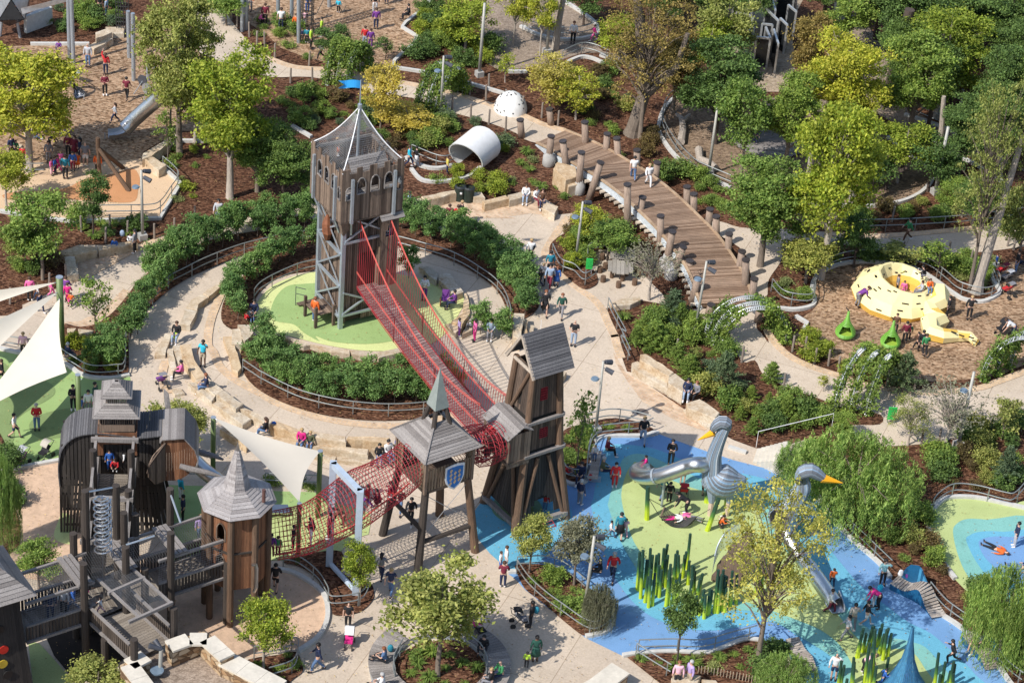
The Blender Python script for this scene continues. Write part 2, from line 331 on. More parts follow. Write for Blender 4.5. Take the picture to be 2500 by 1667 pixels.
sheet('lime_rubber',"@22 1160,1140 1400,1270 1700,1380 2010,1440 @32 0,1480 @33 0,150 300,500 560,830 700,1000 850,1180 1000,1280 1300,1280 1450,1450 1560,1690 900,1690 820,1450 700,1250 560,1130 400,1050 @23 2250,900 2060,850 1800,880 1600,830 1400,750 1300,600 1200,440 1120,320 1060,150 1020,0 @22 1010,1400 1050,1240 1110,1150",r_lime,6,True,4)
def ell(name,cx,cy,rx,mat,lv,ry=None):
    c=P(cx,cy); s_=(P(cx+rx,cy)-c).length; mb=MB(); mb.sheet([(c.x+s_*math.cos(a*PI/18),c.y+s_*math.sin(a*PI/18)) for a in range(36)],lv*.015); struct(name,mb,mat)
ell('teal_rubber',1262,1243,62,rubber('moss rubber',(.2,.36,.22)),5); ell('lime_rubber',1262,1243,40,r_dgreen,6); ell('lime_rubber',1262,1243,20,r_lime,7)
OVB="@32 1510,1568 1590,1485 1680,1450 1900,1452 2150,1500 2500,1580 @33 2500,1300 2334,1150 1900,820 1720,650 1620,520 1530,350 1480,180 1490,60"
sheet('lime_rubber',OVB,r_lime,3,True,4)
sheet('teal_rubber',"@33 1700,230 1730,160 1820,115 2000,120 2500,170 2500,1250 2334,1050 2000,800 1830,620 1740,420",r_teal,4,True,4)
sheet('cyan_rubber',"@33 1820,320 1850,260 1950,228 2150,230 2500,280 2500,1100 2200,800 1950,560",r_cyan,5,True,4)
sheet('blue_rubber',"@33 1930,350 1950,300 2050,275 2200,278 2500,320 2500,900 2200,650 2000,480",r_peri,6,True,4)
# castle island
DISC="@F 590,742 587,705 620,662 665,640 727,626 850,625 960,640 1065,680 1058,715 1020,770 965,800 860,808 770,798 690,780 630,762"
sheet('lime_rubber',DISC,r_lawn,4,True,5)
sheet('green_rubber',"@11 450,1040 300,1060 200,1150 150,1280 190,1370 350,1400 450,1480 580,1550 @12 550,10 700,60 1000,80 1250,50 1400,0 @11 1330,1440 1210,1340 1200,1100 900,1000 600,1030",r_green,5)
for s in ("@11 1280,375 1480,330 1790,222 2060,330 2334,250 @21 0,255 220,215 440,410 380,428 200,410 0,440 @11 2334,455 1900,450 1400,400",
  "@01 690,800 1220,710 1400,690 1200,760 950,900 700,970","@01 540,1380 700,1370 900,1280 1100,1080 1180,1110 1000,1320 800,1420 600,1430",
  "@22 940,150 1050,330 1300,480 1560,650 1800,820 1750,850 1500,760 1200,590 1080,430 960,250"): sheet('paved_apron',s,pavm,3,False)
EDG=["@21 540,440 450,560 360,700 330,780 380,850 500,975 660,1100 760,1170 845,1270 880,1355 950,1500 @22 950,0 975,100 1010,200","@10 640,622 900,650 1150,710 1400,752 1700,815 2000,903 2334,1010 @20 0,965 300,1105 510,1165",
 "@10 90,505 350,598 640,620","@31 60,1440 @32 60,-10 200,150 400,262 700,364 900,434 1200,484 1500,508 1900,474 2100,412 2500,262","@F 562,770 560,830 600,905 700,950 820,975 940,978 1040,955",
 "@01 590,1020 800,950 @01 1220,720 1500,620 1640,575","@31 560,590 900,610 1200,603 1500,580 2000,530","@F 388,905 372,870 380,830","@01 1980,1100 1880,1350 1850,1568 @02 1900,150 1960,280 2100,400 2334,530"]
for s in EDG:
    mb=MB(); ribbon(mb,smoothc(W(s),5,False),.5,.031+.004*EDG.index(s),.052+.004*EDG.index(s)); struct('path_edging',mb,stripm)
BEDS=dict(
 south="@F 562,785 556,850 600,902 700,945 820,966 940,966 1040,945 1085,920 1060,880 1000,830 860,822 770,812 690,795 620,772",
 west="@F 512,745 512,700 540,655 600,600 650,575 726,560 728,618 665,632 615,655 582,700 585,745 555,765",
 outer="@02 560,150 620,270 700,335 820,375 1000,380 1140,350 1140,0 @01 1150,1540 1190,1430 1280,1310 1400,1190 1520,1090 1700,980 1900,890 2150,790 2334,745 @11 0,760 250,700 560,665 560,480 300,440 0,500 @01 2334,560 2000,620 1700,720 1450,860 1250,1000 1130,1150 1000,1300 850,1400 700,1425 560,1410",
 east="@11 1255,690 1500,745 1800,855 2050,1005 2180,1130 2250,1280 2270,1390 @F 1180,745 1225,722 1238,690 1200,635 1130,585 1050,545 960,515 915,505",
 lamp="@21 440,630 540,560 560,440 700,400 1030,395 1060,600 1050,720 900,725 780,745 700,800 700,860 770,930 800,1010 770,1060 660,1085 500,960 400,860 370,800 375,700",
 pool="@02 -60,900 60,1000 110,1195 @03 100,-60 160,100 185,280 130,390 -60,400",
 net="@13 260,500 500,425 780,410 790,600 1020,680 1065,760 1050,850 930,950 720,975 690,900 640,780 550,640 400,540",
 sandb="@13 -100,1400 200,1330 370,1300 425,1400 430,1480 330,1560 200,1700 -100,1700",
 ring="@13 1240,1460 1290,1330 1450,1240 1650,1200 1830,1210 1990,1320 2060,1450 2040,1568 1900,1690 1650,1740 1380,1690 1260,1580",
 island="@23 75,585 80,525 300,525 470,565 600,645 700,725 850,805 925,940 915,1055 850,1125 690,1160 560,1080 300,860 150,740",
 tower="@22 500,850 700,790 900,745 1110,765 1280,830 1300,870 1200,895 870,900 775,950 740,1020 690,1300 620,1325 500,1295 490,1000",
 bottom="@23 1060,1350 1200,1310 1400,1300 1750,1310 1900,1275 2100,1200 2250,1205 @33 190,1230 200,1400 340,1568 360,1750 @23 1500,1700")
for k,s in BEDS.items(): sheet('planting_bed',s,mulch,7,k not in('bottom',),4)
# kerbs
KERB=["@F 70,104 205,104","@01 1440,0 1608,150 1428,460 660,488 400,460 0,395","@02 -40,110 160,160 300,165 520,240 620,280 700,342 820,382 1000,388 1150,358","@02 -60,1240 110,1196 560,1113",
 "@13 180,567 330,590 500,680 620,790 655,920 640,1050 560,1180 390,1300","@22 495,1300 560,1330 640,1330 695,1300","@22 775,955 870,905 1200,900 1300,875 1340,882",
 "@23 0,590 70,590","@23 690,1165 850,1130 920,1060 935,940 870,830","@23 1020,1335 1140,1318 1400,1298 1750,1310 1900,1272 2100,1195 2250,1200","@32 60,1190 250,1290 430,1400 @33 530,-20 620,110 800,300 1040,510 1140,640",
 "@33 1560,950 1800,1110 2080,1400 2200,1568 2300,1690","@31 -60,1250 150,1260 300,1270 440,1240 470,1180 440,1120 470,1000 600,900 800,850 1100,855 1400,925 1700,1125 1800,1180 1960,1200 2080,1150 2115,1100 2050,1000 2040,900 2100,860",
 "@31 300,1330 400,1390 370,1450","@20 1500,870 1400,960 1345,1100 1350,1200 1430,1330 1520,1430 1640,1540 @21 1800,110 1980,185","@31 230,315 650,345 950,350 1200,320 1400,240 1515,110 1500,0 @30 1440,1480 1200,1300 1120,1230",
 "@32 1510,1568 1590,1485 1680,1447 1900,1450 2150,1500 2500,1580","@33 1520,0 1480,60 1480,180 1530,350 1620,520 1720,650","@10 1590,-10 1510,90 1350,215 1320,255 1450,335 1425,400 1330,480 1250,555 1235,610 1500,650",
 "@20 110,245 300,330 500,362 700,345 800,300 760,200 560,60 500,30","@20 0,650 170,648","@20 480,590 640,520 750,530 850,570 980,592","@20 820,500 1000,560","@30 130,965 430,1010","@30 1270,1030 1600,1140 1900,1290 2150,1500","@30 1480,1260 1700,1380 1900,1475 2150,1640",
 "@00 1560,1265 1930,1268","@10 1500,650 1640,700 1900,750 2334,880 @20 0,900","@10 340,1130 510,1230","@11 1400,20 1500,120 1700,130 1900,90 2000,20 @10 2000,1500","@10 1350,1410 1500,1490 1640,1510 1780,1480","@32 -140,1050 -300,1000"]
for i,s in enumerate(KERB):
    pts=smoothc(W(s),5,False) if len(Q(s))>3 and i not in(1,8+10,) else W(s)
    mb=MB(); ribbon(mb,pts,.24,0,.2); o=mb.build('kerb',whitec); o['kind']='structure'
# ================= play structures =================
wgrey=wood('weathered grey boards',(.17,.155,.15),(.33,.31,.3)); wbrown=wood('brown boards',(.075,.05,.037),(.3,.22,.165))
wdark=wood('dark stained boards',(.022,.019,.018),(.06,.052,.047)); wred=wood('red brown boards',(.13,.05,.022),(.3,.14,.07))
wslate=wood('slate grey roof boards',(.07,.07,.078),(.15,.15,.16)); wpale=wood('pale timber',(.33,.28,.23),(.5,.43,.36))
wlog=wood('round log',(.08,.048,.03),(.2,.125,.08)); wldark=wood('dark round log',(.03,.023,.02),(.075,.06,.05))
steel=M('galvanised steel',(.42,.47,.52),.45,.55,.08); steelb=M('pale blue grey steel',(.45,.53,.62),.5,.2,.08)
redrope=M('red rope',(.33,.025,.035),.7,var=.15); redrope2=M('faded red rope',(.5,.09,.07),.7,var=.15); blackrope=M('black net',(.03,.03,.03),.7)
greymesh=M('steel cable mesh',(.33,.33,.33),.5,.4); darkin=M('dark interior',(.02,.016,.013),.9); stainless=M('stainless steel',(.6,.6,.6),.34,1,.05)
whitep=M('white steel',(.75,.75,.75),.5); 
class LF:
    def __init__(s,o,th): s.o=Vector((o[0],o[1],0)); s.c=math.cos(th); s.s=math.sin(th); s.th=th
    def __call__(s,x,y,z): return s.o+Vector((x*s.c-y*s.s,x*s.s+y*s.c,z))
def slats(mb,a,b,c,d,n,fill=.84,t=.05,holes=(),top=None,bot=None,mi=0):
    a,b,c,d=(Vector(q) for q in (a,b,c,d)); nn=(b-a).cross(d-a).normalized()*t
    def pt(u,v): return (a*(1-u)+b*u)*(1-v)+(d*(1-u)+c*u)*v
    for i in range(n):
        u0=(i+(1-fill)/2)/n; u1=(i+(1+fill)/2)/n; um=(u0+u1)/2
        v0=bot(um) if bot else 0; v1=top(um) if top else 1
        seg=[(v0,v1)]
        for h in holes:
            if h[0]<=um<=h[1]:
                hv0,hv1=h[2],h[3]
                if len(h)>4: k=abs((um-(h[0]+h[1])/2)/((h[1]-h[0])/2)); hv1=hv1-(hv1-hv0)*h[4]*k*k
                seg=[(s0,s1) for q in seg for s0,s1 in ((q[0],min(q[1],hv0)),(max(q[0],hv1),q[1])) if s1-s0>.01]
        for s0,s1 in seg:
            if s1-s0<.005: continue
            q=[pt(u0,s0),pt(u1,s0),pt(u1,s1),pt(u0,s1)]; mb.add([p for p in q]+[p-nn for p in q],[(0,1,2,3),(7,6,5,4),(0,4,5,1),(1,5,6,2),(2,6,7,3),(3,7,4,0)],mi)
    return mb
def boards(mb,a,b,c,d,n,t=.05,mi=0,fill=.96):           # roof boards running a->b, stacked from a-b up to d-c
    a,b,c,d=(Vector(q) for q in (a,b,c,d)); nn=(b-a).cross(d-a).normalized()
    for i in range(n):
        v0=i/n; v1=(i+fill)/n; lift=nn*(.02*(i%2)); q=[a.lerp(d,v0)+nn*.03,b.lerp(c,v0)+nn*.03,b.lerp(c,v1),a.lerp(d,v1)]
        mb.slab([p+lift*.3 for p in q],t,mi)
    return mb
def arch(mb,pt,u0,u1,v0,v1,w=.07):                       # pointed window frame drawn on pt(u,v)
    um=(u0+u1)/2; vm=v0+(v1-v0)*.5
    ps=[pt(u0,v0),pt(u0,vm)]+[pt(u0+(um-u0)*(1-math.cos(k*PI/8)),vm+(v1-vm)*math.sin(k*PI/8)) for k in(1,2,3)]+[pt(um,v1)]
    pr=[pt(u1,v0),pt(u1,vm)]+[pt(u1-(um-u0)*(1-math.cos(k*PI/8)),vm+(v1-vm)*math.sin(k*PI/8)) for k in(1,2,3)]+[pt(um,v1)]
    for q in (ps,pr):
        for x,y in zip(q,q[1:]): mb.bar(x,y,w,w)
    mb.bar(pt(u0,v0),pt(u1,v0),w,w)
def netline(mb,pts,r=.016): mb.tube(pts,r,3,cap=False)
# ---------- castle tower ----------
TH=R(32.5); K=LF((-9.75,1.85),TH)
cas=E('castle_tower',"square timber castle tower with battlements and blue pennant on the lime green disc",'tower',K.o)
hb=1.52; zt=8.0
P4=[(-hb,-hb),(hb,-hb),(hb,hb),(-hb,hb)]
for x,y in P4:
    mb=MB(); mb.box(K(x,y,zt/2+.6),(.24,.24,zt+1.2),TH); mb.build('corner_post',steel,cas)
for k in range(4):
    (x0,y0),(x1,y1)=P4[k],P4[(k+1)%4]; s=.93
    a,b=K(x0*s,y0*s,.35),K(x1*s,y1*s,.35); c,d=K(x1*s,y1*s,zt),K(x0*s,y0*s,zt)
    holes={0:[(.36,.98,.3,.6),(.42,.9,.84,1.0),(.1,.45,0,.09,.6)],3:[(.35,.65,.62,.73,.5),(.35,.65,.34,.45,.5)]}.get(k,[])
    mb=slats(MB(),a,b,c,d,20,.8,.06,holes); mb.build('slat_wall',wbrown,cas)
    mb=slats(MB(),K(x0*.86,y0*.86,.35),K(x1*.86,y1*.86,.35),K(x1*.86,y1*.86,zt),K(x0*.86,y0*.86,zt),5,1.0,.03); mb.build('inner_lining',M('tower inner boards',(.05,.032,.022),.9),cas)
    br=MB(); o=1.07
    def q(t,z): return K((x0+(x1-x0)*t)*o,(y0+(y1-y0)*t)*o,z)
    lv=[.9,3.0,5.2,7.3]
    for z in lv[:-1] if k!=0 else (1.0,6.0): br.bar(q(.04,z),q(.96,z+(0 if k==0 else .0)),.14,.14)
    if k==0:
        for z0,z1 in ((1.1,2.6),(6.1,7.8)): br.bar(q(.05,z0),q(.95,z1),.1,.1); br.bar(q(.05,z1),q(.95,z0),.1,.1)
        br.bar(q(.04,7.7),q(.96,7.7),.16,.16)
    else:
        for i in range(3): br.bar(q(.05,lv[i]),q(.95,lv[i+1]),.11,.11); br.bar(q(.05,lv[i+1]),q(.95,lv[i]),.06,.06)
    br.build('diagonal_brace',steel,cas)
hu=2.0; z0u,z1u=7.7,11.15
U4=[(-hu,-hu),(hu,-hu),(hu,hu),(-hu,hu)]
for k in range(4):
    (x0,y0),(x1,y1)=U4[k],U4[(k+1)%4]; a,b,c,d=K(x0,y0,z0u),K(x1,y1,z0u),K(x1,y1,z1u),K(x0,y0,z1u)
    wn=[(.06,.18,.42,.66,.4),(.24,.38,.5,.8,.4),(.46,.6,.5,.8,.4),(.68,.82,.5,.8,.4),(.88,.96,.42,.66,.4)]
    mb=slats(MB(),a,b,c,d,34,.96,.06,wn,top=lambda u:.9+.1*(int(u*9.0)%2==0)); par=mb.build('battlement',wbrown,cas)
    pt=lambda u,v:(a*(1-u)+b*u)*(1-v)+(d*(1-u)+c*u)*v+(b-a).cross(d-a).normalized()*.03
    fm=MB()
    for h in wn: arch(fm,pt,h[0],h[1],h[2],h[3],.06)
    fm.build('window_frame',wgrey,par)
    rl=MB(); rl.bar(a.lerp(d,.86)-Vector((0,0,0))+(K(0,0,0)-K(x0,y0,0)).normalized()*.15,b.lerp(c,.86)+(K(0,0,0)-K(x1,y1,0)).normalized()*.15,.1,.16); rl.build('top_rail',wgrey,cas)
    st=MB()
    for t in (.16,.84):
        e=a.lerp(b,t)+(b-a).cross(d-a).normalized()*.1; st.box((e.x,e.y,z0u+1.35),(.16,.16,2.9),TH); st.bar(e+Vector((0,0,.1)),K(x0*.8+(x1-x0)*.8*t,y0*.8+(y1-y0)*.8*t,zt-1.5),.1,.1)
    st.build('steel_strut',steel,cas)
mb=MB(); mb.prism([K(*p,0) for p in U4],z0u-.12,z0u-.02); mb.build('upper_floor_frame',wbrown,cas)
mb=MB(); 
for i in range(14): y=-hu+.1+i*3.6/14; mb.box(K(0,y+.12,8.9),(3.8,.22,.06),TH)
mb.build('deck',wgrey,cas)
mb=MB(); f=(-1.9,-1.9); mb.loft([[K(-1.95,-1.95,7.7),K(-.95,-1.95,7.7),K(-1.0,-1.0,7.7),K(-1.95,-.95,7.7)],[K(-1.62,-1.62,6.5),K(-1.55,-1.62,6.5),K(-1.55,-1.55,6.5),K(-1.62,-1.55,6.5)]]); mb.build('corner_corbel',wbrown,cas)
cb=MB(); cx,cy=.45,-.15
slats(cb,K(cx-1,cy-.55,8.9),K(cx+1,cy-.55,8.9),K(cx+1,cy-.55,10.1),K(cx-1,cy-.55,10.1),12,.9,.04); slats(cb,K(cx-1,cy+.55,8.9),K(cx-1,cy-.55,8.9),K(cx-1,cy-.55,10.1),K(cx-1,cy+.55,10.1),6,.9,.04,[(.25,.75,0,.8,.5)])
cab=cb.build('lookout_cabin',wbrown,cas)
rf=MB(); boards(rf,K(cx-1.2,cy-.75,10.0),K(cx+1.2,cy-.75,10.0),K(cx+1.2,cy,10.75),K(cx-1.2,cy,10.75),7); boards(rf,K(cx+1.2,cy+.75,10.0),K(cx-1.2,cy+.75,10.0),K(cx-1.2,cy,10.75),K(cx+1.2,cy,10.75),7); rf.build('cabin_roof',wgrey,cab)
mb=MB(); mb.tube([K(0,0.1,8.9),K(0,0,14.0)],.08,8); mb.tube([K(0,0,14),K(0,0,15.6)],.035,6); mb.tube([K(0,0,13.75),K(0,0,14.05)],.13,8); mb.build('mast',steel,cas)
tc=MB(); tn=MB(); ap=K(0,0,13.9)
cor=[K(*p,10.95) for p in U4]
def sag(p,q,n=10,s=.35): return [p.lerp(q,i/n)-Vector((0,0,s*math.sin(PI*i/n))) for i in range(n+1)]
for p in cor: tc.tube(sag(p,ap),.035,6)
tc.build('tent_cable',whitep,cas)
for k in range(4):
    A,B=sag(cor[k],ap,30),sag(cor[(k+1)%4],ap,30)
    for i in range(1,30): netline(tn,[A[i].lerp(B[i],t/8)-Vector((0,0,.06*math.sin(PI*t/8))) for t in range(9)],.006)
    for j in range(1,22): netline(tn,[A[i].lerp(B[i],j/22)-Vector((0,0,.06*math.sin(PI*j/22))) for i in range(0,29,3)],.006)
tn.build('tent_net',greymesh,cas)
fl=MB(); up=K(0,0,15.55); dv=Vector((-.985,-.1,0)); nseg=10; W_=1.3
rows=[]
for i in range(nseg+1):
    t=i/nseg; wv=Vector((0,0,.07*math.sin(t*6))); sd_=Vector((.1,-.98,0))*.06*math.sin(t*7)
    notch=max(0,(t-.72)/.28)
    rows.append((up+dv*t*W_+wv+sd_,up+dv*(t*W_ if notch==0 else W_*.72+(t-.72)*W_*0.0)+wv+sd_-Vector((0,0,.24)),up+dv*t*W_+wv+sd_-Vector((0,0,.5))))
for (a,b,c),(d,e,f_) in zip(rows,rows[1:]):
    fl.add([a,b,d,e],[(0,1,3,2)] ); fl.add([b,c,e,f_],[(0,1,3,2)])
fl.build('pennant',M('bright blue cloth',(.03,.33,.75),.6,var=.06),cas,True)
tu=MB(); 
for (sx,sy) in ((hb+.35,-.55),): pass
qd=[(.75,-hb-.42),(hb+.35,-hb-.42),(hb+.35,-hb+.35),(.75,-hb+.35)]
for k in range(4): (x0,y0),(x1,y1)=qd[k],qd[(k+1)%4]; slats(tu,K(x0,y0,2.6),K(x1,y1,2.6),K(x1,y1,7.6),K(x0,y0,7.6),8,.9,.05,[(.3,.7,.68,.84,.5)] if k==0 else [])
tur=tu.build('side_turret',wbrown,cas)
mb=MB(); boards(mb,K(.55,-hb-.75,7.35),K(hb+.55,-hb-.75,7.35),K(hb+.55,-hb+.1,8.1),K(.55,-hb+.1,8.1),5); mb.build('turret_roof',wgrey,tur)
mb=MB()
for i in range(9): mb.box(K(-hb-1.25+i*.14,-.2,.95),(.12,1.5,.06),TH)
for x,y in ((-hb-1.3,-.9),(-hb-1.3,.5),(-hb-.2,-1.05)): mb.box(K(x,y,.75),(.16,.16,1.5),TH)
for i in range(4): mb.box(K(-hb-.7,.75+i*.3,.8-i*.2),(1.1,.3,.06),TH)
mb.build('entry_platform',wbrown,cas)
mb=MB()
for z in (1.5,1.95): mb.tube([K(-hb-1.3,.5,z),K(-hb-1.3,1.8,z-.6)],.025,5)
mb.tube([K(-hb-1.3,1.8,0),K(-hb-1.3,1.8,1.35)],.025,5); mb.build('platform_handrail',M('dark steel',(.08,.09,.09),.5,.3),cas)
dr=MB(); dr.tube([K(-hb-.12,.35,6.9),K(-hb-.2,.2,6.4),K(-hb-.2,.1,5.9),K(-hb-.15,.25,5.4),K(-hb-.12,.4,5.1)],[.08,.3,.34,.2,.04],7)
dr.build('rusty_steel_cutout',M('rust',(.2,.07,.03),.8,var=.4),cas)
dr=MB(); dr.tube([K(-hb-.3,-1.2,6.95),K(-hb-.35,-.9,7.2),K(-hb-.3,-.5,7.1),K(-hb-.25,-.3,6.6)],[.03,.09,.1,.03],6); dr.tube([K(-hb-.3,-1.4,7.0),K(-hb-.4,-1.2,7.6)],.06,6); dr.build('iron_figure',M('dark cast iron',(.07,.07,.08),.5,.5),cas)
# ---------- second tower ----------
T2=LF((1.45,-16.35),R(35)); c2=T2.o
tw=E('log_tower',"tall log tower with slate grey gable roof at the end of the rope bridge",'tower',c2)
lev=[(0,1.62),(4.8,1.05),(6.8,.95),(9.9,.78)]
corners=[(-1,-1),(1,-1),(1,1),(-1,1)]
for x,y in corners:
    mb=MB(); mb.tube([T2(x*h*1.0,y*h*1.0,z) for z,h in lev[:2]],[.24,.21],10); mb.tube([T2(x*(h+.04),y*(h+.04),z) for z,h in lev[1:]],[.2,.19,.17],10); mb.build('corner_log',wlog,tw)
def lv(z):
    for (za,ha),(zb,hb_) in zip(lev,lev[1:]):
        if z<=zb: return ha+(hb_-ha)*(z-za)/(zb-za)
    return lev[-1][1]
for k in range(4):
    (x0,y0),(x1,y1)=corners[k],corners[(k+1)%4]
    for j,(za,zb,hl,nn_) in enumerate(((.75,4.65,[(.3,.75,0,.3,.5)] if k==0 else ([(.25,.8,0,.35,.4)] if k==2 else []),11),(4.9,6.65,[(.4,.65,.35,.7)] if k==0 else ([(.2,.8,0,.8)] if k==3 else []),9),(6.95,9.85,[(.36,.6,.32,.58)] if k==0 else ([(.3,.5,.1,.4)] if k==3 else []),9))):
        a,b=T2(x0*lv(za)*.97,y0*lv(za)*.97,za),T2(x1*lv(za)*.97,y1*lv(za)*.97,za); c,d=T2(x1*lv(zb)*.97,y1*lv(zb)*.97,zb),T2(x0*lv(zb)*.97,y0*lv(zb)*.97,zb)
        mb=slats(MB(),a,b,c,d,nn_+3,.88,.07,hl); mb.build('slat_wall',wdark if (j==0) else wood('deep brown boards',(.045,.032,.025),(.17,.12,.09)),tw)
        if k==0 and j: 
            mb=MB(); h=hl[0]
            pt=lambda u,v:(a*(1-u)+b*u)*(1-v)+(d*(1-u)+c*u)*v
            for i in range(6): netline(mb,[pt(h[0]+(h[1]-h[0])*i/5,h[2]),pt(h[0]+(h[1]-h[0])*i/5,h[3])],.02); netline(mb,[pt(h[0],h[2]+(h[3]-h[2])*i/5),pt(h[1],h[2]+(h[3]-h[2])*i/5)],.02)
            mb.build('rope_grille',redrope,tw)
    mb=MB()
    for z,w_ in ((4.78,.2),(6.78,.17)): h=lv(z)*1.2; mb.bar(T2(x0*h,y0*h,z),T2(x1*h,y1*h,z),w_,.16)
    if k in(0,3): 
        mb.bar(T2(x0*1.7,y0*1.55,.5),T2(x1*1.55,y1*1.7,.5),.24,.24)
    mb.build('band_beam',wgrey if k!=0 else wgrey,tw)
    mb=MB()
    for t0,t1,za,zb in ((.08,.45,.2,4.4),(.92,.55,.2,4.4),(.15,.8,6.9,9.6)) if k!=0 else ((.08,.38,.5,4.4),(.92,.66,.5,4.4)):
        ha,hb_=lv(za)*1.03,lv(zb)*1.05
        mb.tube([T2(x0*ha+(x1-x0)*ha*t0,y0*ha+(y1-y0)*ha*t0,za),T2(x0*hb_+(x1-x0)*hb_*t1,y0*hb_+(y1-y0)*hb_*t1,zb)],.11,8)
    mb.build('slanting_log',wlog,tw)
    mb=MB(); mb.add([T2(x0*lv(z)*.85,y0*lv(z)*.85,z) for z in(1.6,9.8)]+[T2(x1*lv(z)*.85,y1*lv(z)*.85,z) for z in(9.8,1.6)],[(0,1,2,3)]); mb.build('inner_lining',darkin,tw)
rz=9.85; e=1.22; yo=1.0
def roofside(mb,F_,sx,za,zr,ex,ya,yb,n): # gable roof ridge along local x... boards parallel to ridge
    pass
mb=MB(); rh=11.75
# ridge runs along local x (parallel to the right-hand face)
boards(mb,T2(-1.15,-1.32,9.75),T2(1.4,-1.32,9.75),T2(1.4,.05,rh),T2(-1.15,.05,rh),14,.05); boards(mb,T2(1.4,1.4,9.75),T2(-1.15,1.4,9.75),T2(-1.15,.05,rh),T2(1.4,.05,rh),14,.05)
mb.build('gable_roof',wslate,tw)
mb=MB(); 
for s in(-1,1): mb.bar(T2(-1.12,s*1.3,9.7),T2(-1.12,.05,rh-.08),.12,.14)
mb.tube([T2(-.95,-.8,9.85),T2(-.95,.8,9.85)],.1,8); mb.build('gable_trim',wpale,tw)
mb=MB(); mb.tube([T2(0,.05,rh),T2(0,.05,rh+.55)],.015,4); mb.build('lightning_rod',whitep,tw)
mb=MB()
boards(mb,T2(-2.5,1.15,6.35),T2(-2.5,-1.45,6.35),T2(-1.55,-1.45,6.95),T2(-1.55,1.15,6.95),5,.05); boards(mb,T2(-.95,-1.45,6.6),T2(-.95,1.15,6.6),T2(-1.55,1.15,6.95),T2(-1.55,-1.45,6.95),2,.05); mb.build('awning_roof',wgrey,tw)
mb=MB()
for y in (-1.3,1.0): mb.bar(T2(-2.35,y,4.7),T2(-2.35,y,6.45),.12,.12)
mb.build('porch_post',wbrown,tw); mb=MB(); slats(mb,T2(-2.35,-1.3,4.4),T2(-.95,-1.3,4.4),T2(-.95,-1.3,6.5),T2(-2.35,-1.3,6.5),7,.9,.05); mb.build('porch_wall',wbrown,tw)
mb=MB(); mb.prism([T2(-2.4,-1.35,0),T2(-.9,-1.35,0),T2(-.9,1.05,0),T2(-2.4,1.05,0)],4.62,4.76); mb.build('porch_floor',wbrown,tw)
mb=MB(); pts=[T2(.2,-1.65,.6),T2(.5,-2.0,.3),T2(.7,-2.4,.05)]
for s in(-.3,.3): mb.tube([T2(.2+s,-1.62,.6),T2(.4+s,-2.1,0)],.025,5)
for i in range(4): mb.tube([T2(-.1+.05*i,-1.7-.1*i,.5-.13*i),T2(.5+.05*i,-1.7-.1*i,.5-.13*i)],.02,5)
mb.build('rope_ladder',redrope,tw)
# ---------- rope bridge ----------
bs=K(.35,-hb-.05,2.7); be=T2(-1.75,1.0,4.76); 
L_=(be-bs).length; bd=Vector((be.x-bs.x,be.y-bs.y,0)).normalized(); bn=Vector((-bd.y,bd.x,0))
def dk(t): return bs.lerp(be,t)-Vector((0,0,1.0*4*t*(1-t)*.45))
def cabz(t): return 8.0-2.7+ .0 if False else 0
def cab(t):   # main cable height over the deck
    hz=4.75*(1-t)**2+ .5*2*t*(1-t)+ 2.3*t*t
    return hz
brg=E('rope_bridge',"long bridge of red ropes and grey planks from castle tower to log tower",'bridge',bs)
mb=MB(); N=int(L_/.15)
for i in range(N): 
    a=dk((i+.1)/N); mb.bar(a+bn*.82,a-bn*.82,.13,.05)
mb.build('plank_deck',wood('pinkish grey planks',(.2,.15,.14),(.36,.3,.28)),brg)
for sgn in(-1,1):
    mb=MB(); o=bn*.85*sgn
    mb.tube([dk(i/40)+o+Vector((0,0,.02)) for i in range(41)],.03,6); mb.tube([dk(i/40)+o+Vector((0,0,-.12)) for i in range(41)],.02,5)
    mb.build('edge_rope',redrope,brg)
    mb=MB()
    for dz in (0,.09): mb.tube([dk(i/40)+o*1.05+Vector((0,0,1.0+dz)) for i in range(41)],.02,5)
    mb.build('handrail_rope',redrope2,brg)
    mb=MB()
    for dz in (0,.1): mb.tube([dk(i/40)+o*1.08+Vector((0,0,cab(i/40)+dz)) for i in range(41)],.024,6)
    mb.build('main_cable',redrope2,brg)
    mb=MB(); nv=120
    for i in range(nv):
        t=(i+.5)/nv; a=dk(t)+o; top=max(cab(t),1.05); mb.tube([a,dk(t+(.012 if i%2 else -.0))+o*1.08+Vector((0,0,top))],.013,4,cap=False)
    mb.build('hanger_rope',redrope,brg)
    mb=MB()
    for t in (.33,.66): a=dk(t)+o*1.02; mb.tube([a-Vector((0,0,.15)),a+Vector((0,0,1.5))],.03,5)
    mb.build('stiffening_rod',M('dark red steel',(.12,.02,.02),.5),brg)
    mb=MB(); a=dk(0)+o*1.08+Vector((0,0,4.75)); mb.tube([a,a+Vector((-.15,.3,.5))],.05,6); mb.build('turnbuckle',steel,brg)
mb=MB(); nd=64
for i in range(nd):
  for s in(-1,1):
    a=dk(i/nd)+bn*.82*s+Vector((0,0,.045)); b=dk(min(1,(i+2.2)/nd))-bn*.82*s+Vector((0,0,.045)); netline(mb,[a,b],.008)
mb.build('deck_lacing',redrope,brg)
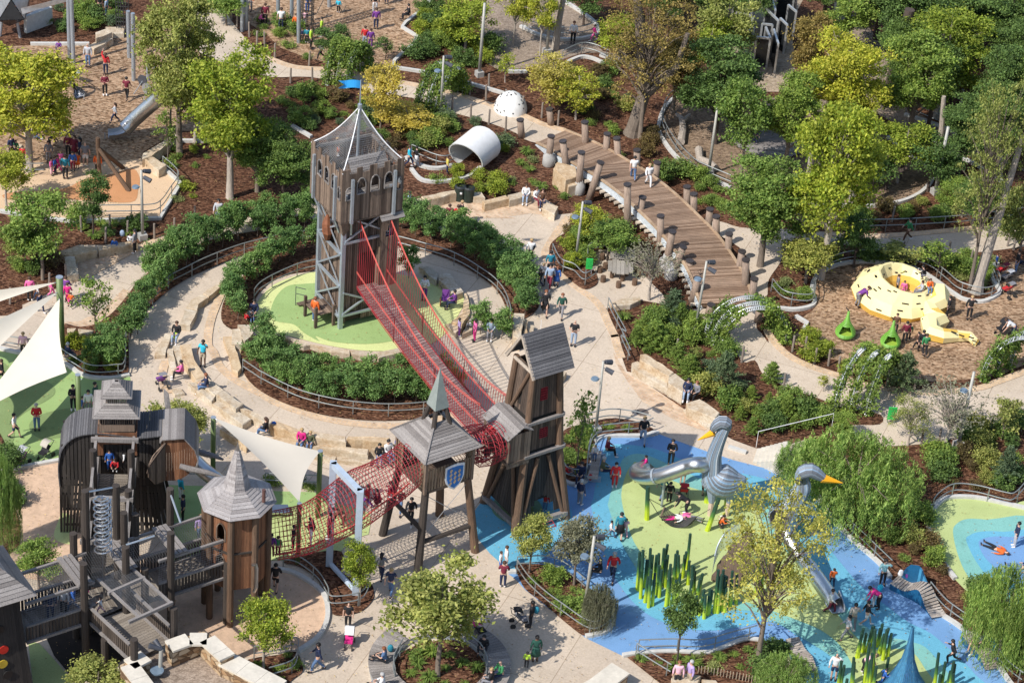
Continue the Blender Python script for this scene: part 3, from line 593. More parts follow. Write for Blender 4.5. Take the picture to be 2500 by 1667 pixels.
# ---------- shield pavilion ----------
PT=R(36); PV=LF((-3.5,-19.9),PT)
pv=E('lookout_pavilion',"wooden hut on splayed log legs with metal spire and blue diamond shield",'hut',PV.o)
for x,y in corners:
    mb=MB(); mb.tube([PV(x*1.78,y*1.78,0),PV(x*1.28,y*1.28,4.75)],[.23,.2],10); mb.build('leg',wldark if x<0 else wlog,pv)
mb=MB(); mb.tube([PV(-1.6,-1.6,1.75),PV(1.6,-1.6,1.75)],.13,8); mb.tube([PV(-1.6,1.6,2.6),PV(-1.6,-1.6,2.6)],.13,8); mb.build('cross_log',wldark,pv)
mb=MB(); mb.tube([PV(-1.6,-1.6,2.0),PV(1.35,-1.35,4.6)],.02,4); mb.tube([PV(1.6,-1.6,2.0),PV(-1.35,-1.35,4.6)],.02,4); mb.build('tie_rod',greymesh,pv)
hb2=1.42
mb=MB(); mb.prism([PV(x*hb2,y*hb2,0) for x,y in corners],4.66,4.84); mb.build('floor',wbrown,pv)
for k in range(4):
    (x0,y0),(x1,y1)=corners[k],corners[(k+1)%4]
    a,b=PV(x0*hb2,y0*hb2,4.84),PV(x1*hb2,y1*hb2,4.84)
    if k in(0,2): mb=slats(MB(),a,b,b+Vector((0,0,1.3)),a+Vector((0,0,1.3)),16,.66,.05)
    else: mb=slats(MB(),a,b,b+Vector((0,0,2.1)),a+Vector((0,0,2.1)),14,.8,.05,[(.2,.8,0,1)])
    mb.build('slat_railing',wood('warm slats',(.2,.14,.09),(.34,.25,.17)),pv)
    mb=MB(); mb.box(PV(x0*hb2,y0*hb2,5.8),(.15,.15,2.2),PT); mb.build('post',wbrown,pv)
mb=MB(); ev=1.72
for k in range(4):
    (x0,y0),(x1,y1)=corners[k],corners[(k+1)%4]
    boards(mb,PV(x0*ev,y0*ev,6.85),PV(x1*ev,y1*ev,6.85),PV(x1*.35,y1*.35,8.2),PV(x0*.35,y0*.35,8.2),12,.05)
    mb.bar(PV(x0*ev,y0*ev,6.9),PV(x0*.3,y0*.3,8.28),.08,.07)
rf=mb.build('pyramid_roof',wgrey,pv)
for x,y in corners:
    mb=MB(); mb.tube([PV(x*.5,y*.5,7.95),PV(x*.25,y*.25,9.1)],.13,8); mb.build('stub_log',wldark,rf)
mb=MB(); s=.42; mb.add([PV(x*s,y*s,8.95) for x,y in corners]+[PV(0,0,11.3)],[(0,1,4),(1,2,4),(2,3,4),(3,0,4),(3,2,1,0)]); mb.build('spire',M('zinc sheet',(.3,.34,.32),.5,.3,.12),pv)
def shield(F_,cx,cy,y,w_,h_,parent):
    prof=[(-.5,.45),(-.2,.5),(.2,.5),(.5,.45),(.5,0),(.42,-.2),(.25,-.38),(0,-.5),(-.25,-.38),(-.42,-.2),(-.5,0)]
    mb=MB()
    for s_,yy,mi in ((1,0,0),(.84,-.02,1)):
        fr_=[F_(cx+a*w_*s_,y+yy-.05,cy+b*h_*s_) for a,b in prof]; bk=[F_(cx+a*w_*s_,y+yy,cy+b*h_*s_) for a,b in prof]; n=len(prof)
        mb.add(fr_+bk,[tuple(range(n-1,-1,-1)),tuple(range(n,2*n))]+[(i,(i+1)%n,(i+1)%n+n,i+n) for i in range(n)],mi)
    for r in range(-2,3):
        for c_ in range(-2,3):
            u=c_*.26+(r%2)*.0; v=r*.2+c_*.05
            if abs(u)>.32 or v>.36 or v<-.36 or (abs(u)>.2 and v<-.25): continue
            q=[(u,v-.1),(u+.1,v+.02),(u,v+.1),(u-.1,v-.02)]
            mb.add([F_(cx+a*w_*.85,y-.085,cy+b*h_*.85) for a,b in q],[(0,1,2,3)],2)
    mb.build('painted_shield',[whitep,M('shield blue',(.03,.17,.5),.5),M('shield tan',(.5,.36,.22),.6)],parent)
shield(PV,.25,5.35,-1.55,1.15,1.6,pv)
# ---------- red net tunnel ----------
def tunnel(name,label,path,rx,rz,mat,step=.2,nr=26,grp=None,open_=0):
    pts=smoothc(path,8,False); pts=resample(pts,step); root=E(name,label,'net tunnel',pts[0],grp)
    rings=[]
    for i,p in enumerate(pts):
        t=i/(len(pts)-1); d=(pts[min(i+1,len(pts)-1)]-pts[max(i-1,0)]).normalized(); a=Vector((d.y,-d.x,0)).normalized(); b=Vector((0,0,1))
        fx=rx(t) if callable(rx) else rx; fz=rz(t) if callable(rz) else rz
        rings.append([p+a*fx*math.cos(2*PI*j/nr+PI/2)+b*fz*math.sin(2*PI*j/nr+PI/2) for j in range(nr)])
    mb=MB()
    for r in rings: mb.tube(r,.017,3,cap=False,closed=True)
    mb.build('hoop_ropes',mat,root)
    mb=MB()
    for j in range(nr): netline(mb,[r[j] for r in rings],.017)
    mb.build('long_ropes',mat,root)
    mb=MB(); mb.tube([sum((Vector(q) for q in [r[nr//2]]),Vector())+Vector((0,0,.05)) for r in rings],.05,6); mb.build('foot_rope',redrope2,root)
    return root
fm_=(P(803.7,1382)+P(868,1452))/2
tunnel('net_tunnel',"short sagging tunnel of red netting between the log tower and the shield hut",[T2(-2.3,-.3,5.7),T2(-3.3,-.3,5.45),PV(3.0,0.1,5.5),PV(1.45,0,5.75)],1.05,1.0,redrope)
oc=(-12.9,-26.4)
tunnel('net_tunnel',"long red net tunnel from the shield hut through the blue frame to the octagonal tower",[PV(-1.45,0,5.75),PV(-2.6,-.1,5.3),Vector((fm_.x+.3,fm_.y+.3,4.9)),Vector((fm_.x-1.6,fm_.y-1.1,4.2)),Vector((-11.1,-25.4,4.0))],lambda t:1.15+.15*math.sin(PI*t),lambda t:1.3+.35*math.exp(-((t-.45)/.15)**2),redrope,.2,30)
fr_=E('steel_portal_frame',"pale blue grey steel portal frame holding up the red net tunnel",'steel frame',fm_)
A_,B_=P(803.7,1382),P(868,1452)
for b in (A_,B_): mb=MB(); mb.bar(b,b+Vector((0,0,6.75)),.34,.34); mb.box((b.x,b.y,.05),(.6,.6,.1)); mb.build('post',steelb,fr_)
mb=MB(); mb.bar(A_+Vector((0,0,6.6)),B_+Vector((0,0,6.6)),.3,.3); mb.build('crossbeam',steelb,fr_)
mb=MB(); mb.tube([A_+Vector((0,0,.25)),B_+Vector((0,0,.25))],.14,8); mb.build('base_pipe',steelb,fr_)
# ---------- octagonal tower ----------
O=LF(oc,R(20)); ot=E('octagonal_tower',"red brown octagonal timber tower with pointed grey board roof beside the sand pit",'tower',O.o)
o8=[(math.cos(PI/8+k*PI/4),math.sin(PI/8+k*PI/4)) for k in range(8)]
rb=1.6
for k in range(8):
    x,y=o8[k]; mb=MB(); mb.tube([O(x*rb,y*rb,0),O(x*rb,y*rb,7.0)],.17,10); mb.build('post',wlog,ot)
    x1,y1=o8[(k+1)%8]; s=rb*.97
    hl=[(.3,.72,.64,.86,.3),(.3,.72,.24,.44,.3)] if k in(4,) else []
    if k==3: hl=[(.2,.8,.2,.55)]
    mb=slats(MB(),O(x*s,y*s,2.3),O(x1*s,y1*s,2.3),O(x1*s,y1*s,6.95),O(x*s,y*s,6.95),9,.97,.05,hl); wl=mb.build('board_wall',wred,ot)
    if k in(4,):
        mb=MB(); a,b,c,d=O(x*s,y*s,2.3),O(x1*s,y1*s,2.3),O(x1*s,y1*s,6.95),O(x*s,y*s,6.95)
        pt=lambda u,v:(a*(1-u)+b*u)*(1-v)+(d*(1-u)+c*u)*v+(b-a).cross(d-a).normalized()*.03
        for h in hl: arch(mb,pt,h[0],h[1],h[2],h[3],.05)
        mb.build('window_frame',wbrown,wl)
    mb=MB(); mb.bar(O(x*s*1.03,y*s*1.03,4.6),O(x1*s*1.03,y1*s*1.03,4.6),.07,.1); mb.build('trim_board',wldark,ot)
mb=MB(); mb.prism([O(x*1.45,y*1.45,0) for x,y in o8],2.3,2.4); mb.prism([O(x*1.3,y*1.3,0) for x,y in o8],6.6,6.7); mb.build('floor',darkin,ot)
mb=MB(); re_=1.98
for k in range(8):
    (x0,y0),(x1,y1)=o8[k],o8[(k+1)%8]
    boards(mb,O(x0*re_,y0*re_,6.95),O(x1*re_,y1*re_,6.95),O(x1*.62,y1*.62,7.75),O(x0*.62,y0*.62,7.75),8,.05)
    boards(mb,O(x0*.66,y0*.66,7.72),O(x1*.66,y1*.66,7.72),O(x1*.1,y1*.1,9.9),O(x0*.1,y0*.1,9.9),14,.04)
rf=mb.build('octagon_roof',wood('light weathered boards',(.27,.25,.25),(.42,.4,.4)),ot)
mb=MB(); mb.add([O(x*.16,y*.16,9.7) for x,y in o8]+[O(0,0,10.4)],[(k,(k+1)%8,8) for k in range(8)]); mb.build('metal_tip',stainless,rf)
mb=MB(); q=O(1.1,-1.05,7.3); mb.tube([q,q+Vector((0,0,.75))],.09,8); mb.build('vent_pipe',M('brown steel',(.12,.06,.05),.5),rf)
mb=MB(); a=O(.45,-1.75,0); mb.tube([a+Vector((0,0,z)) for z in(4.0,)]+[a+Vector((.15,-.1,4.1)),a+Vector((.2,-.12,3.9)),a+Vector((.2,-.12,2.7)),a+Vector((.1,-.1,2.4))],.1,8); mb.build('steel_grab_pipe',stainless,ot)
def PY(px,py,Y):
    d=FW*FPX+CR*(px-1250)-CU*(py-833.5); return CP+d*((Y-CP.y)/d.y)
def Wy(s,Y): return [PY(x,y,Y) for x,y in Q(s)]
def ZM(ox,oy,s_): return lambda u,v:(ox+u/s_,oy+v/s_)
# ---------- elephant ----------
ea=P(*ZM(120,900,3.5625)(95,1440)); eb=P(*ZM(120,900,3.5625)(1090,1440)); EL=LF(ea,math.atan2(eb.y-ea.y,eb.x-ea.x))
el=E('elephant_playhouse',"huge dark timber elephant playhouse with a pagoda roof saddle and wooden tusks",'playhouse',EL(3,1,0))
prof=[(.05,3.2),(.0,4.0),(.03,4.75),(.2,5.55),(.6,6.15),(1.2,6.5),(2.0,6.6),(3.0,6.5),(4.0,6.35),(4.7,6.4),(5.3,6.5)]
D=2.1
def topz(x):
    for (a,za),(b,zb) in zip(prof[1:],prof[2:]):
        if a<=x<=b: return za+(zb-za)*(x-a)/(b-a+1e-9)
    return 6.4
def fa(name,x0,x1,y,flip,z0f,n,mat,xb0=None,xb1=None):
    mb=MB(); xb0=x0 if xb0 is None else xb0; xb1=x1 if xb1 is None else xb1
    for i in range(n):
        u0=(i+.1)/n;u1=(i+.9)/n
        for (za,zb) in ((z0f,3.2),(3.2,None)):
            xa0,xa1=(xb0+(xb1-xb0)*u0,xb0+(xb1-xb0)*u1); xt0,xt1=x0+(x1-x0)*u0,x0+(x1-x0)*u1
            zt_=zb if zb else topz((xt0+xt1)/2)-.05
            if zb: p=[(xa0,za),(xa1,za),(xt0*.0+x0+(x1-x0)*u1,zt_),(x0+(x1-x0)*u0,zt_)]
            else: p=[(xt0,3.22),(xt1,3.22),(xt1,zt_),(xt0,zt_)]
            yy=y-.06*math.sin(i*9.0)
            q=[EL(px_,y,z) for px_,z in p]; t=EL(0,.06,0)-EL(0,0,0); mb.add(q+[k+t for k in q],[(0,1,2,3),(7,6,5,4),(0,4,5,1),(1,5,6,2),(2,6,7,3),(3,7,4,0)])
    for z in (.6,1.6,2.6,3.6,4.7,5.7): mb.bar(EL(x0+.15,y+.1,z),EL(x1-.1,y+.1,z),.06,.12)
    return mb.build(name,mat,el)
for y in (0,D):
    fa('flank_slats',.03,2.0,y,0,0.15,10,wdark,0.0,1.5); fa('flank_slats',3.95,5.35,y,0,0.05,8,wdark,3.9,5.9)
    fa('flank_slats',2.0,3.95,y+.02 if y else .02,0,2.9,9,wdark)
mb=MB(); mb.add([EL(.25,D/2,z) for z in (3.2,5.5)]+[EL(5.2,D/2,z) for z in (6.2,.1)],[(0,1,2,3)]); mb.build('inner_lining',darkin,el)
mb=MB()
pr2=[Vector((a,b,0)) for a,b in prof]; pr2=resample(smoothc(pr2,5,False),.13)
for p,q in zip(pr2,pr2[1:]):
    g_=(q-p)*.06; mb.slab([EL(p.x+g_.x,-.12,p.y+g_.y),EL(p.x+g_.x,D+.12,p.y+g_.y),EL(q.x-g_.x,D+.12,q.y-g_.y),EL(q.x-g_.x,-.12,q.y-g_.y)],-.06)
mb.build('curved_back',wslate,el)
def wallbox(mb,x0,x1,y0,y1,z0,z1,n=12,fill=.97,holes=()):
    for i,(a,b,c,d) in enumerate(((x0,y0,x1,y0),(x1,y0,x1,y1),(x1,y1,x0,y1),(x0,y1,x0,y0))): slats(mb,EL(a,b,z0),EL(c,d,z0),EL(c,d,z1),EL(a,b,z1),n,fill,.05,holes if i==0 else [])
mb=MB(); wallbox(mb,2.05,4.05,-.08,D,5.2,6.6,14,.97,[(.15,.85,0,.5)]); mb.build('saddle_wall',wred,el)
mb=MB(); wallbox(mb,2.1,3.95,.05,D-.05,6.6,7.05,1,1.0); wallbox(mb,2.15,3.9,.1,D-.1,7.05,7.6,16,.5); sw=mb.build('saddle_cabin',wbrown,el)
def pyr(mb,x0,x1,y0,y1,z0,zi,k,nb):
    cx,cy=(x0+x1)/2,(y0+y1)/2; c=[(x0,y0),(x1,y0),(x1,y1),(x0,y1)]; i_=[(cx+(x-cx)*k,cy+(y-cy)*k) for x,y in c]
    for a in range(4): b=(a+1)%4; boards(mb,EL(*c[a],z0),EL(*c[b],z0),EL(*i_[b],zi),EL(*i_[a],zi),nb,.05)
mb=MB(); pyr(mb,1.82,4.2,-.25,D+.2,7.6,8.1,.45,6); r1=mb.build('lower_roof',wgrey,sw)
mb=MB(); wallbox(mb,2.5,3.55,.5,1.6,8.05,8.5,10,.5); mb.build('lantern',wpale,sw)
mb=MB(); pyr(mb,2.25,3.8,.25,1.85,8.5,9.1,.12,6); mb.build('upper_roof',wgrey,sw)
hp=[(5.3,6.35),(6.45,6.5),(6.95,5.8),(7.12,5.15),(6.95,4.5),(6.5,4.05),(6.0,3.8),(5.35,3.8)]
n=14
for yy in (-.35,D):
    mb=MB()
    for i in range(n):
        xa=5.3+1.82*i/n; xb=xa+1.82/n*.95
        def lim(x):
            zs=[]
            for k in range(len(hp)):
                (a,za),(b,zb)=hp[k],hp[(k+1)%len(hp)]
                if min(a,b)-1e-6<=x<=max(a,b)+1e-6 and abs(a-b)>1e-6: zs.append(za+(zb-za)*(x-a)/(b-a))
            return (min(zs),max(zs)) if zs else (5,5.2)
        l0,h0=lim(xa+.01);l1,h1=lim(min(xb,7.1)); mb.slab([EL(xa,yy,l0),EL(xb,yy,l1),EL(xb,yy,h1),EL(xa,yy,h0)],.06)
    hd=mb.build('head',wred,el)
mb=MB()
hh=resample([Vector((a,b,0)) for a,b in [(5.2,6.3),(5.3,6.5),(6.45,6.6),(7.02,5.85),(7.2,5.15),(7.02,4.45)]],.14)
for p,q in zip(hh,hh[1:]): mb.slab([EL(p.x,-.5,p.y),EL(p.x,D+.12,p.y),EL(q.x,D+.12,q.y),EL(q.x,-.5,q.y)],-.05)
mb.build('head_roof',wgrey,hd)
mb=MB()
for i in range(8):
    a=i/8;b=(i+.93)/8; e0=(5.5,-.4);e1=(4.65,-1.15)
    lo=lambda t:3.85+.1*t+1.0*max(0,t-.6)*1.6; hi=lambda t:6.25-.6*t-.6*max(0,t-.7)*2
    mb.slab([EL(e0[0]+(e1[0]-e0[0])*b,e0[1]+(e1[1]-e0[1])*b,lo(b)),EL(e0[0]+(e1[0]-e0[0])*a,e0[1]+(e1[1]-e0[1])*a,lo(a)),EL(e0[0]+(e1[0]-e0[0])*a,e0[1]+(e1[1]-e0[1])*a,hi(a)),EL(e0[0]+(e1[0]-e0[0])*b,e0[1]+(e1[1]-e0[1])*b,hi(b))],.06)
mb.bar(EL(5.5,-.45,6.25),EL(4.72,-1.15,5.4),.09,.09); mb.bar(EL(4.72,-1.15,5.4),EL(4.6,-1.2,4.9),.09,.09); mb.build('ear',wbrown,el)
mb=MB(); mb.slab([EL(5.45,D+.2,6.3),EL(5.75,D+.3,6.3),EL(5.6,D+.6,7.2),EL(5.35,D+.7,7.4)],.08); mb.build('ear',wgrey,el)
for s in ("@02 1600,1155 1700,1185 1850,1215 1970,1250","@02 1720,1010 1800,1040 1900,1065 1990,1100"):
    mb=MB(); mb.tube(Wy(s,EL(6.2,-.6,0).y if s[4:8]=='1600' else EL(6.2,D,0).y),[.14,.17,.14,.06],8); mb.build('tusk',wgrey,el)
hy=EL(6.9,1,0).y
sl_=[PY(470,1122,hy),PY(500,1150,hy-.1),PY(540,1180,hy-.2),Vector((*P(600,1235,.9).xy,.9)),Vector((*P(650,1243,.45).xy,.5))]
mb=MB(); mb.tube(smoothc(sl_,5,False),.42,14); t_=mb.build('trunk_slide',stainless,el,True)
mb=MB(); e_=P(640,1243,.4); f_=P(705,1243,.25); mb.bar(e_,f_,.75,.1); mb.build('slide_exit',stainless,t_)
# ---------- timber walkways ----------
ZF=2.9
wk=E('timber_walkway',"raised timber walkway with netted sides joining the dark corner tower, elephant and octagonal tower",'walkway',W1("@03 800,1020",0))
nl=W("@03 235,1205 1985,630",ZF); nd_=(nl[1]-nl[0]).normalized(); nn_=Vector((-nd_.y,nd_.x,0))
def walk(a,b,wd,side,post_top,holes_near=(),holes_far=(),posts=(),netted=True,zf0=ZF,zf1=ZF,topz_=2.35):
    d=(b-a); L=Vector((d.x,d.y,0)).length; dn=Vector((d.x,d.y,0)).normalized(); n_=Vector((-dn.y,dn.x,0))*side
    at=lambda s,o,z: a+dn*s+n_*o+Vector((0,0,(b.z-a.z)*s/L+z))
    mb=MB(); k=int(L/.18)
    for i in range(k): mb.bar(at((i+.5)*L/k,0,-.05),at((i+.5)*L/k,wd,-.05),L/k*.93,.06)
    mb.build('deck',wood('walkway boards',(.2,.17,.14),(.36,.32,.27)),wk)
    for o,hl in ((0,holes_near),(wd,holes_far)):
        segs=[]; cur=0
        for h0,h1 in sorted(hl): segs.append((cur,h0)); cur=h1
        segs.append((cur,L))
        for s0,s1 in segs:
            if s1-s0<.3: continue
            mb=slats(MB(),at(s0,o,-.1),at(s1,o,-.1),at(s1,o,.95),at(s0,o,.95),max(2,int((s1-s0)/.17)),.72,.05); mb.build('slat_railing',wood('dark slats',(.06,.045,.035),(.14,.11,.09)),wk)
            mb=MB(); mb.bar(at(s0,o-.05,1.0),at(s1,o-.05,1.0),.14,.1); mb.build('handrail',wgrey,wk)
            mb=MB(); mb.bar(at(s0,o-.05,0.0),at(s1,o-.05,0.0),.12,.14); mb.build('edge_beam',wgrey,wk)
            if netted: 
                mb=MB(); mb.bar(at(s0,o,topz_),at(s1,o,topz_),.13,.13); mb.build('top_beam',wgrey,wk)
                mb=MB(); m_=int((s1-s0)/.13)
                for i in range(m_): s=s0+(s1-s0)*i/m_; netline(mb,[at(s,o,1.0),at(s+.1,o,topz_)],.006)
                for z in range(1,10): netline(mb,[at(s0,o,1+z*(topz_-1)/10),at(s1,o,1+z*(topz_-1)/10)],.006)
                mb.build('side_net',greymesh,wk)
    for s,o,top in posts:
        mb=MB(); q=at(s,wd*o,0); mb.tube([Vector((q.x,q.y,0)),Vector((q.x,q.y,top))],.19,9); mb.build('post',wldark,wk)
    return at,L
at,L=walk(nl[0],nl[1],2.2,1,7,holes_near=((3.6,7.0),),holes_far=((4.2,5.9),),posts=[(3.0,-.06,6.7),(5.2,-.06,6.9),(6.2,-.06,5.2),(7.6,-.06,6.9),(10.7,-.06,4.0),(3.6,1.06,6.6),(5.9,1.06,8.7),(4.3,1.08,8.9),(6.9,1.06,6.6),(8.8,1.06,7.5),(10.9,1.06,3.6)])
for s in (3.05,5.45,8.15):
    mb=MB(); 
    for k in range(3): mb.bar(at(s-.2+k*.25,-.1,2.52),at(s-.2+k*.25,2.3,2.52),.2,.06)
    mb.bar(at(s-.3,-.15,2.45),at(s-.3,2.35,2.45),.1,.14); mb.build('roof_plank',wgrey,wk)
mb=MB()
for o in (0,2.2): pass
for i in range(1,90): s=L*i/90; netline(mb,[at(s,0,2.4),at(s+.2,2.2,2.4)],.006)
mb.build('roof_net',greymesh,wk)
bl=W("@03 800,1020 1165,1365",ZF); at2,L2=walk(bl[0],bl[1],2.3,1,6,posts=[(1.5,-.06,2.9),(4.0,-.05,4.6),(3.6,1.05,5.0)],netted=False)
mb=MB()
for o in (.5,2.3): mb.bar(at2(0,o,2.4),at2(L2,o,2.4),.12,.12)
mb.bar(at2(L2,-.1,2.4),at2(L2,2.4,2.4),.14,.16); mb.bar(at2(1.2,.3,2.4),at2(1.2,2.4,2.4),.14,.16); mb.build('top_frame',wgrey,wk)
mb=MB()
for i in range(1,40): s=L2*i/40; netline(mb,[at2(s,.5,2.45),at2(s,2.3,2.45)],.006)
mb.build('roof_net',greymesh,wk)
rs_=EL(2.95,-.15,4.1); re2=at(5.1,2.1,0); rd=(re2-rs_); pn=Vector((rd.y,-rd.x,0)).normalized()*.95
a0=rs_-pn; b0=re2-pn
atr,Lr=walk(b0,a0,1.9,-1 if (Vector((-(a0-b0).y,(a0-b0).x,0)).dot(pn)<0) else 1,7,posts=[(.4,0,7.2),(.4,1,7.2),(3.4,0,6.3),(3.4,1,6.3),(Lr,0,7.0) if False else (5.6,0,7.1),(5.6,1,7.1)])
mb=MB()
for s in (.4,3.3,Lr-.3): mb.bar(atr(s,-.25,2.4),atr(s,2.15,2.4),.2,.22)
mb.build('cross_beam',wgrey,wk)
mb=MB()
for s0,s1 in ((0.4,1),(3.3,1)):
    pass
for p,q,r_,t_ in ((at(6.8,0,4.0),at(5.3,0,4.0),0,0),(at(8.2,0,4.3),at(8.8,2.3,4.3),0,0)): mb.tube([p,q],.05,6)
mb.build('steel_crossbar',steel,wk)
sp=E('spiral_climber',"tall coil of stainless steel hoops hanging above the walkway junction",'climber',at(4.6,1.1,0))
mb=MB(); b=at(4.6,1.1,0)
for k in range(8):
    z=3.0+k*.42; mb.tube([b+Vector((.42*math.cos(a*PI/6),.42*math.sin(a*PI/6),z+a*.03)) for a in range(13)],.045,6); mb.tube([b+Vector((.3*math.cos(a*PI/6),.3*math.sin(a*PI/6),z+.22+a*.02)) for a in range(13)],.03,5)
mb.build('hoop_coil',stainless,sp)
mb=MB(); mb.tube([b+Vector((0,0,.02)),b+Vector((0,0,9.2-ZF))],.06,6); mb.build('centre_pole',stainless,sp)
mb=MB(); mb.tube([at(4.3,2.37,5.9),at(5.9,2.33,5.7)],.05,6); mb.build('hanging_bar',stainless,sp)
# corner tower at the left edge
ct=E('corner_tower',"dark board tower with red and yellow portholes and grey hipped roof at the left edge",'tower',P(-20,1650)); CT=LF(P(-40,1690),R(34))
c4=[(-1,-1),(1,-1),(1,1),(-1,1)]
for k in range(4):
    (x0,y0),(x1,y1)=c4[k],c4[(k+1)%4]; mb=slats(MB(),CT(x0*1.9,y0*1.9,0),CT(x1*1.9,y1*1.9,0),CT(x1*1.4,y1*1.4,6.9),CT(x0*1.4,y0*1.4,6.9),18,.97,.05); mb.build('board_wall',wdark,ct)
mb=MB()
for k in range(4):
    (x0,y0),(x1,y1)=c4[k],c4[(k+1)%4]; boards(mb,CT(x0*2.1,y0*2.1,6.8),CT(x1*2.1,y1*2.1,6.8),CT(x1*.3,y1*.3,8.5),CT(x0*.3,y0*.3,8.5),12,.05)
rf=mb.build('hipped_roof',wgrey,ct); mb=MB(); mb.tube([CT(0,0,8.2),CT(0,0,10)],.15,8); mb.build('roof_post',wldark,rf)
for z,c_,xx in ((5.6,(.5,.03,.02),.1),(5.0,(.02,.02,.02),.35),(3.8,(.5,.03,.02),.5),(3.0,(.5,.35,.04),.4),(2.3,(.02,.02,.02),.6)):
    mb=MB(); s=1.9-.5*z/6.9+.03; mb.tube([CT(xx,-s,z),CT(xx,-s-.05,z)],.24,12); mb.build('porthole',M('porthole %.2f'%c_[0]+'%.2f'%c_[1],c_,.4),ct)
# ---------- stone terrace ----------
TZ=2.55; stone=pavers('rubble wall stone',(.36,.22,.11),(.24,.15,.085),(.3,.24,.17),1,.7,.32,0)
capst=M('pale sandstone cap',(.62,.57,.48),.8,var=.12,scale=1.2,fine=6)
tr=E('stone_terrace',"raised gravel terrace with pale capped rubble walls at the lower left",'terrace',W1("@03 1700,1450",0))
tp=W("@03 1350,1215 1500,1330 1760,1300 1900,1400 2334,1640 2334,1900 1400,1900 1160,1350",TZ)
mb=MB(); mb.prism([Vector(p) for p in tp],0,TZ); mb.build('terrace_body',gravel,tr)
def wallseg(name_,s,w_,z0,z1,par=tr):
    pts=W(s,z1); m1=MB(); ribbon(m1,pts,w_,z0,z1-.12); wl=m1.build('rubble_wall',stonew,par); m2=MB(); 
    rp=resample(pts,1.1); 
    if (rp[-1]-pts[-1]).length>.3: rp.append(pts[-1])
    for a,b in zip(rp,rp[1:]): ribbon(m2,[a,b-(b-a).normalized()*.015],w_+.12,z1-.12,z1)
    m2.build('cap_stones',capst,wl)
def wallmat():
    m,t,b=nodes('stacked sandstone'); tc=t.nodes.new('ShaderNodeTexCoord'); v=t.nodes.new('ShaderNodeTexVoronoi'); v.inputs['Scale'].default_value=2.2
    mp=t.nodes.new('ShaderNodeMapping'); mp.inputs[3].default_value=(1,1,2.2); t.links.new(tc.outputs['Object'],mp.inputs[0]); t.links.new(mp.outputs[0],v.inputs[0])
    sx=t.nodes.new('ShaderNodeSeparateColor'); t.links.new(v.outputs['Color'],sx.inputs[0])
    c=ramp(t,sx.outputs[0],[(0,(.13,.075,.04)),(.4,(.33,.2,.1)),(.7,(.42,.3,.18)),(1,(.5,.4,.27))])
    v2=t.nodes.new('ShaderNodeTexVoronoi'); v2.feature='DISTANCE_TO_EDGE'; v2.inputs['Scale'].default_value=2.2; t.links.new(mp.outputs[0],v2.inputs[0])
    c=mix(t,1.0,c,ramp(t,v2.outputs[0],[(0,(.3,.27,.24)),(.08,(1,1,1))]),'MULTIPLY')
    t.links.new(c,b.inputs['Base Color']); b.inputs['Roughness'].default_value=.9; bump(t,b,v2.outputs[0],.6,.03); return m
stonew=wallmat()
wallseg('w',"@03 1505,1235 1800,1130 2025,1335",.75,0,3.6); wallseg('w',"@03 2005,1345 2500,1600",.95,0,3.3); wallseg('w',"@03 1300,1320 1140,1385 1330,1640",.75,0,3.4)
w2=E('stone_pier',"pale capped stone wall end at the bottom edge beside the blue rubber",'wall',W1("@23 900,1500",0)); 
mb=MB(); ribbon(mb,W("@23 1000,1440 800,1590 600,1700",.9),1.0,0,.8); mb.build('rubble_wall',stonew,w2); mb=MB(); ribbon(mb,W("@23 1005,1435 800,1590 600,1700",.9),1.15,.8,.92); mb.build('cap_stones',capst,w2)
# ---------- shade sails ----------
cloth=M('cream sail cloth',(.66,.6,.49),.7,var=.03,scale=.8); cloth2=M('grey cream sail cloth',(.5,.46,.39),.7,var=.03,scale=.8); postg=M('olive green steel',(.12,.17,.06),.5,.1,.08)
def post(label,px,py,z,r,base=None):
    t=P(px,py,z); o=E('sail_post',label,'post',(t.x,t.y,0),'green posts of the shade sails'); mb=MB(); mb.tube([(t.x,t.y,0),t],r,14); mb.build('pole',postg,o,True); mb=MB(); mb.tube([t-Vector((0,0,.3)),t-Vector((.0,0,.3))+Vector((.22,0,.05))],.03,5); mb.tube([t,t+Vector((0,0,.03))],r*1.05,14); mb.build('cap',steel,o); return t
p1=post("thick olive green post at the left edge where three sails meet",145,677,5.2,.2)
p2=post("olive green post rising left of the elephant saddle",190,915,4.6,.14)
p3=post("olive green post just right of the elephant head",521,1019,4.4,.14)
p4=post("olive green post behind the blue grey steel frame",782,1101,4.4,.14)
p5=post("thin olive green post inside the red net tunnel",731,1229,4.0,.12)
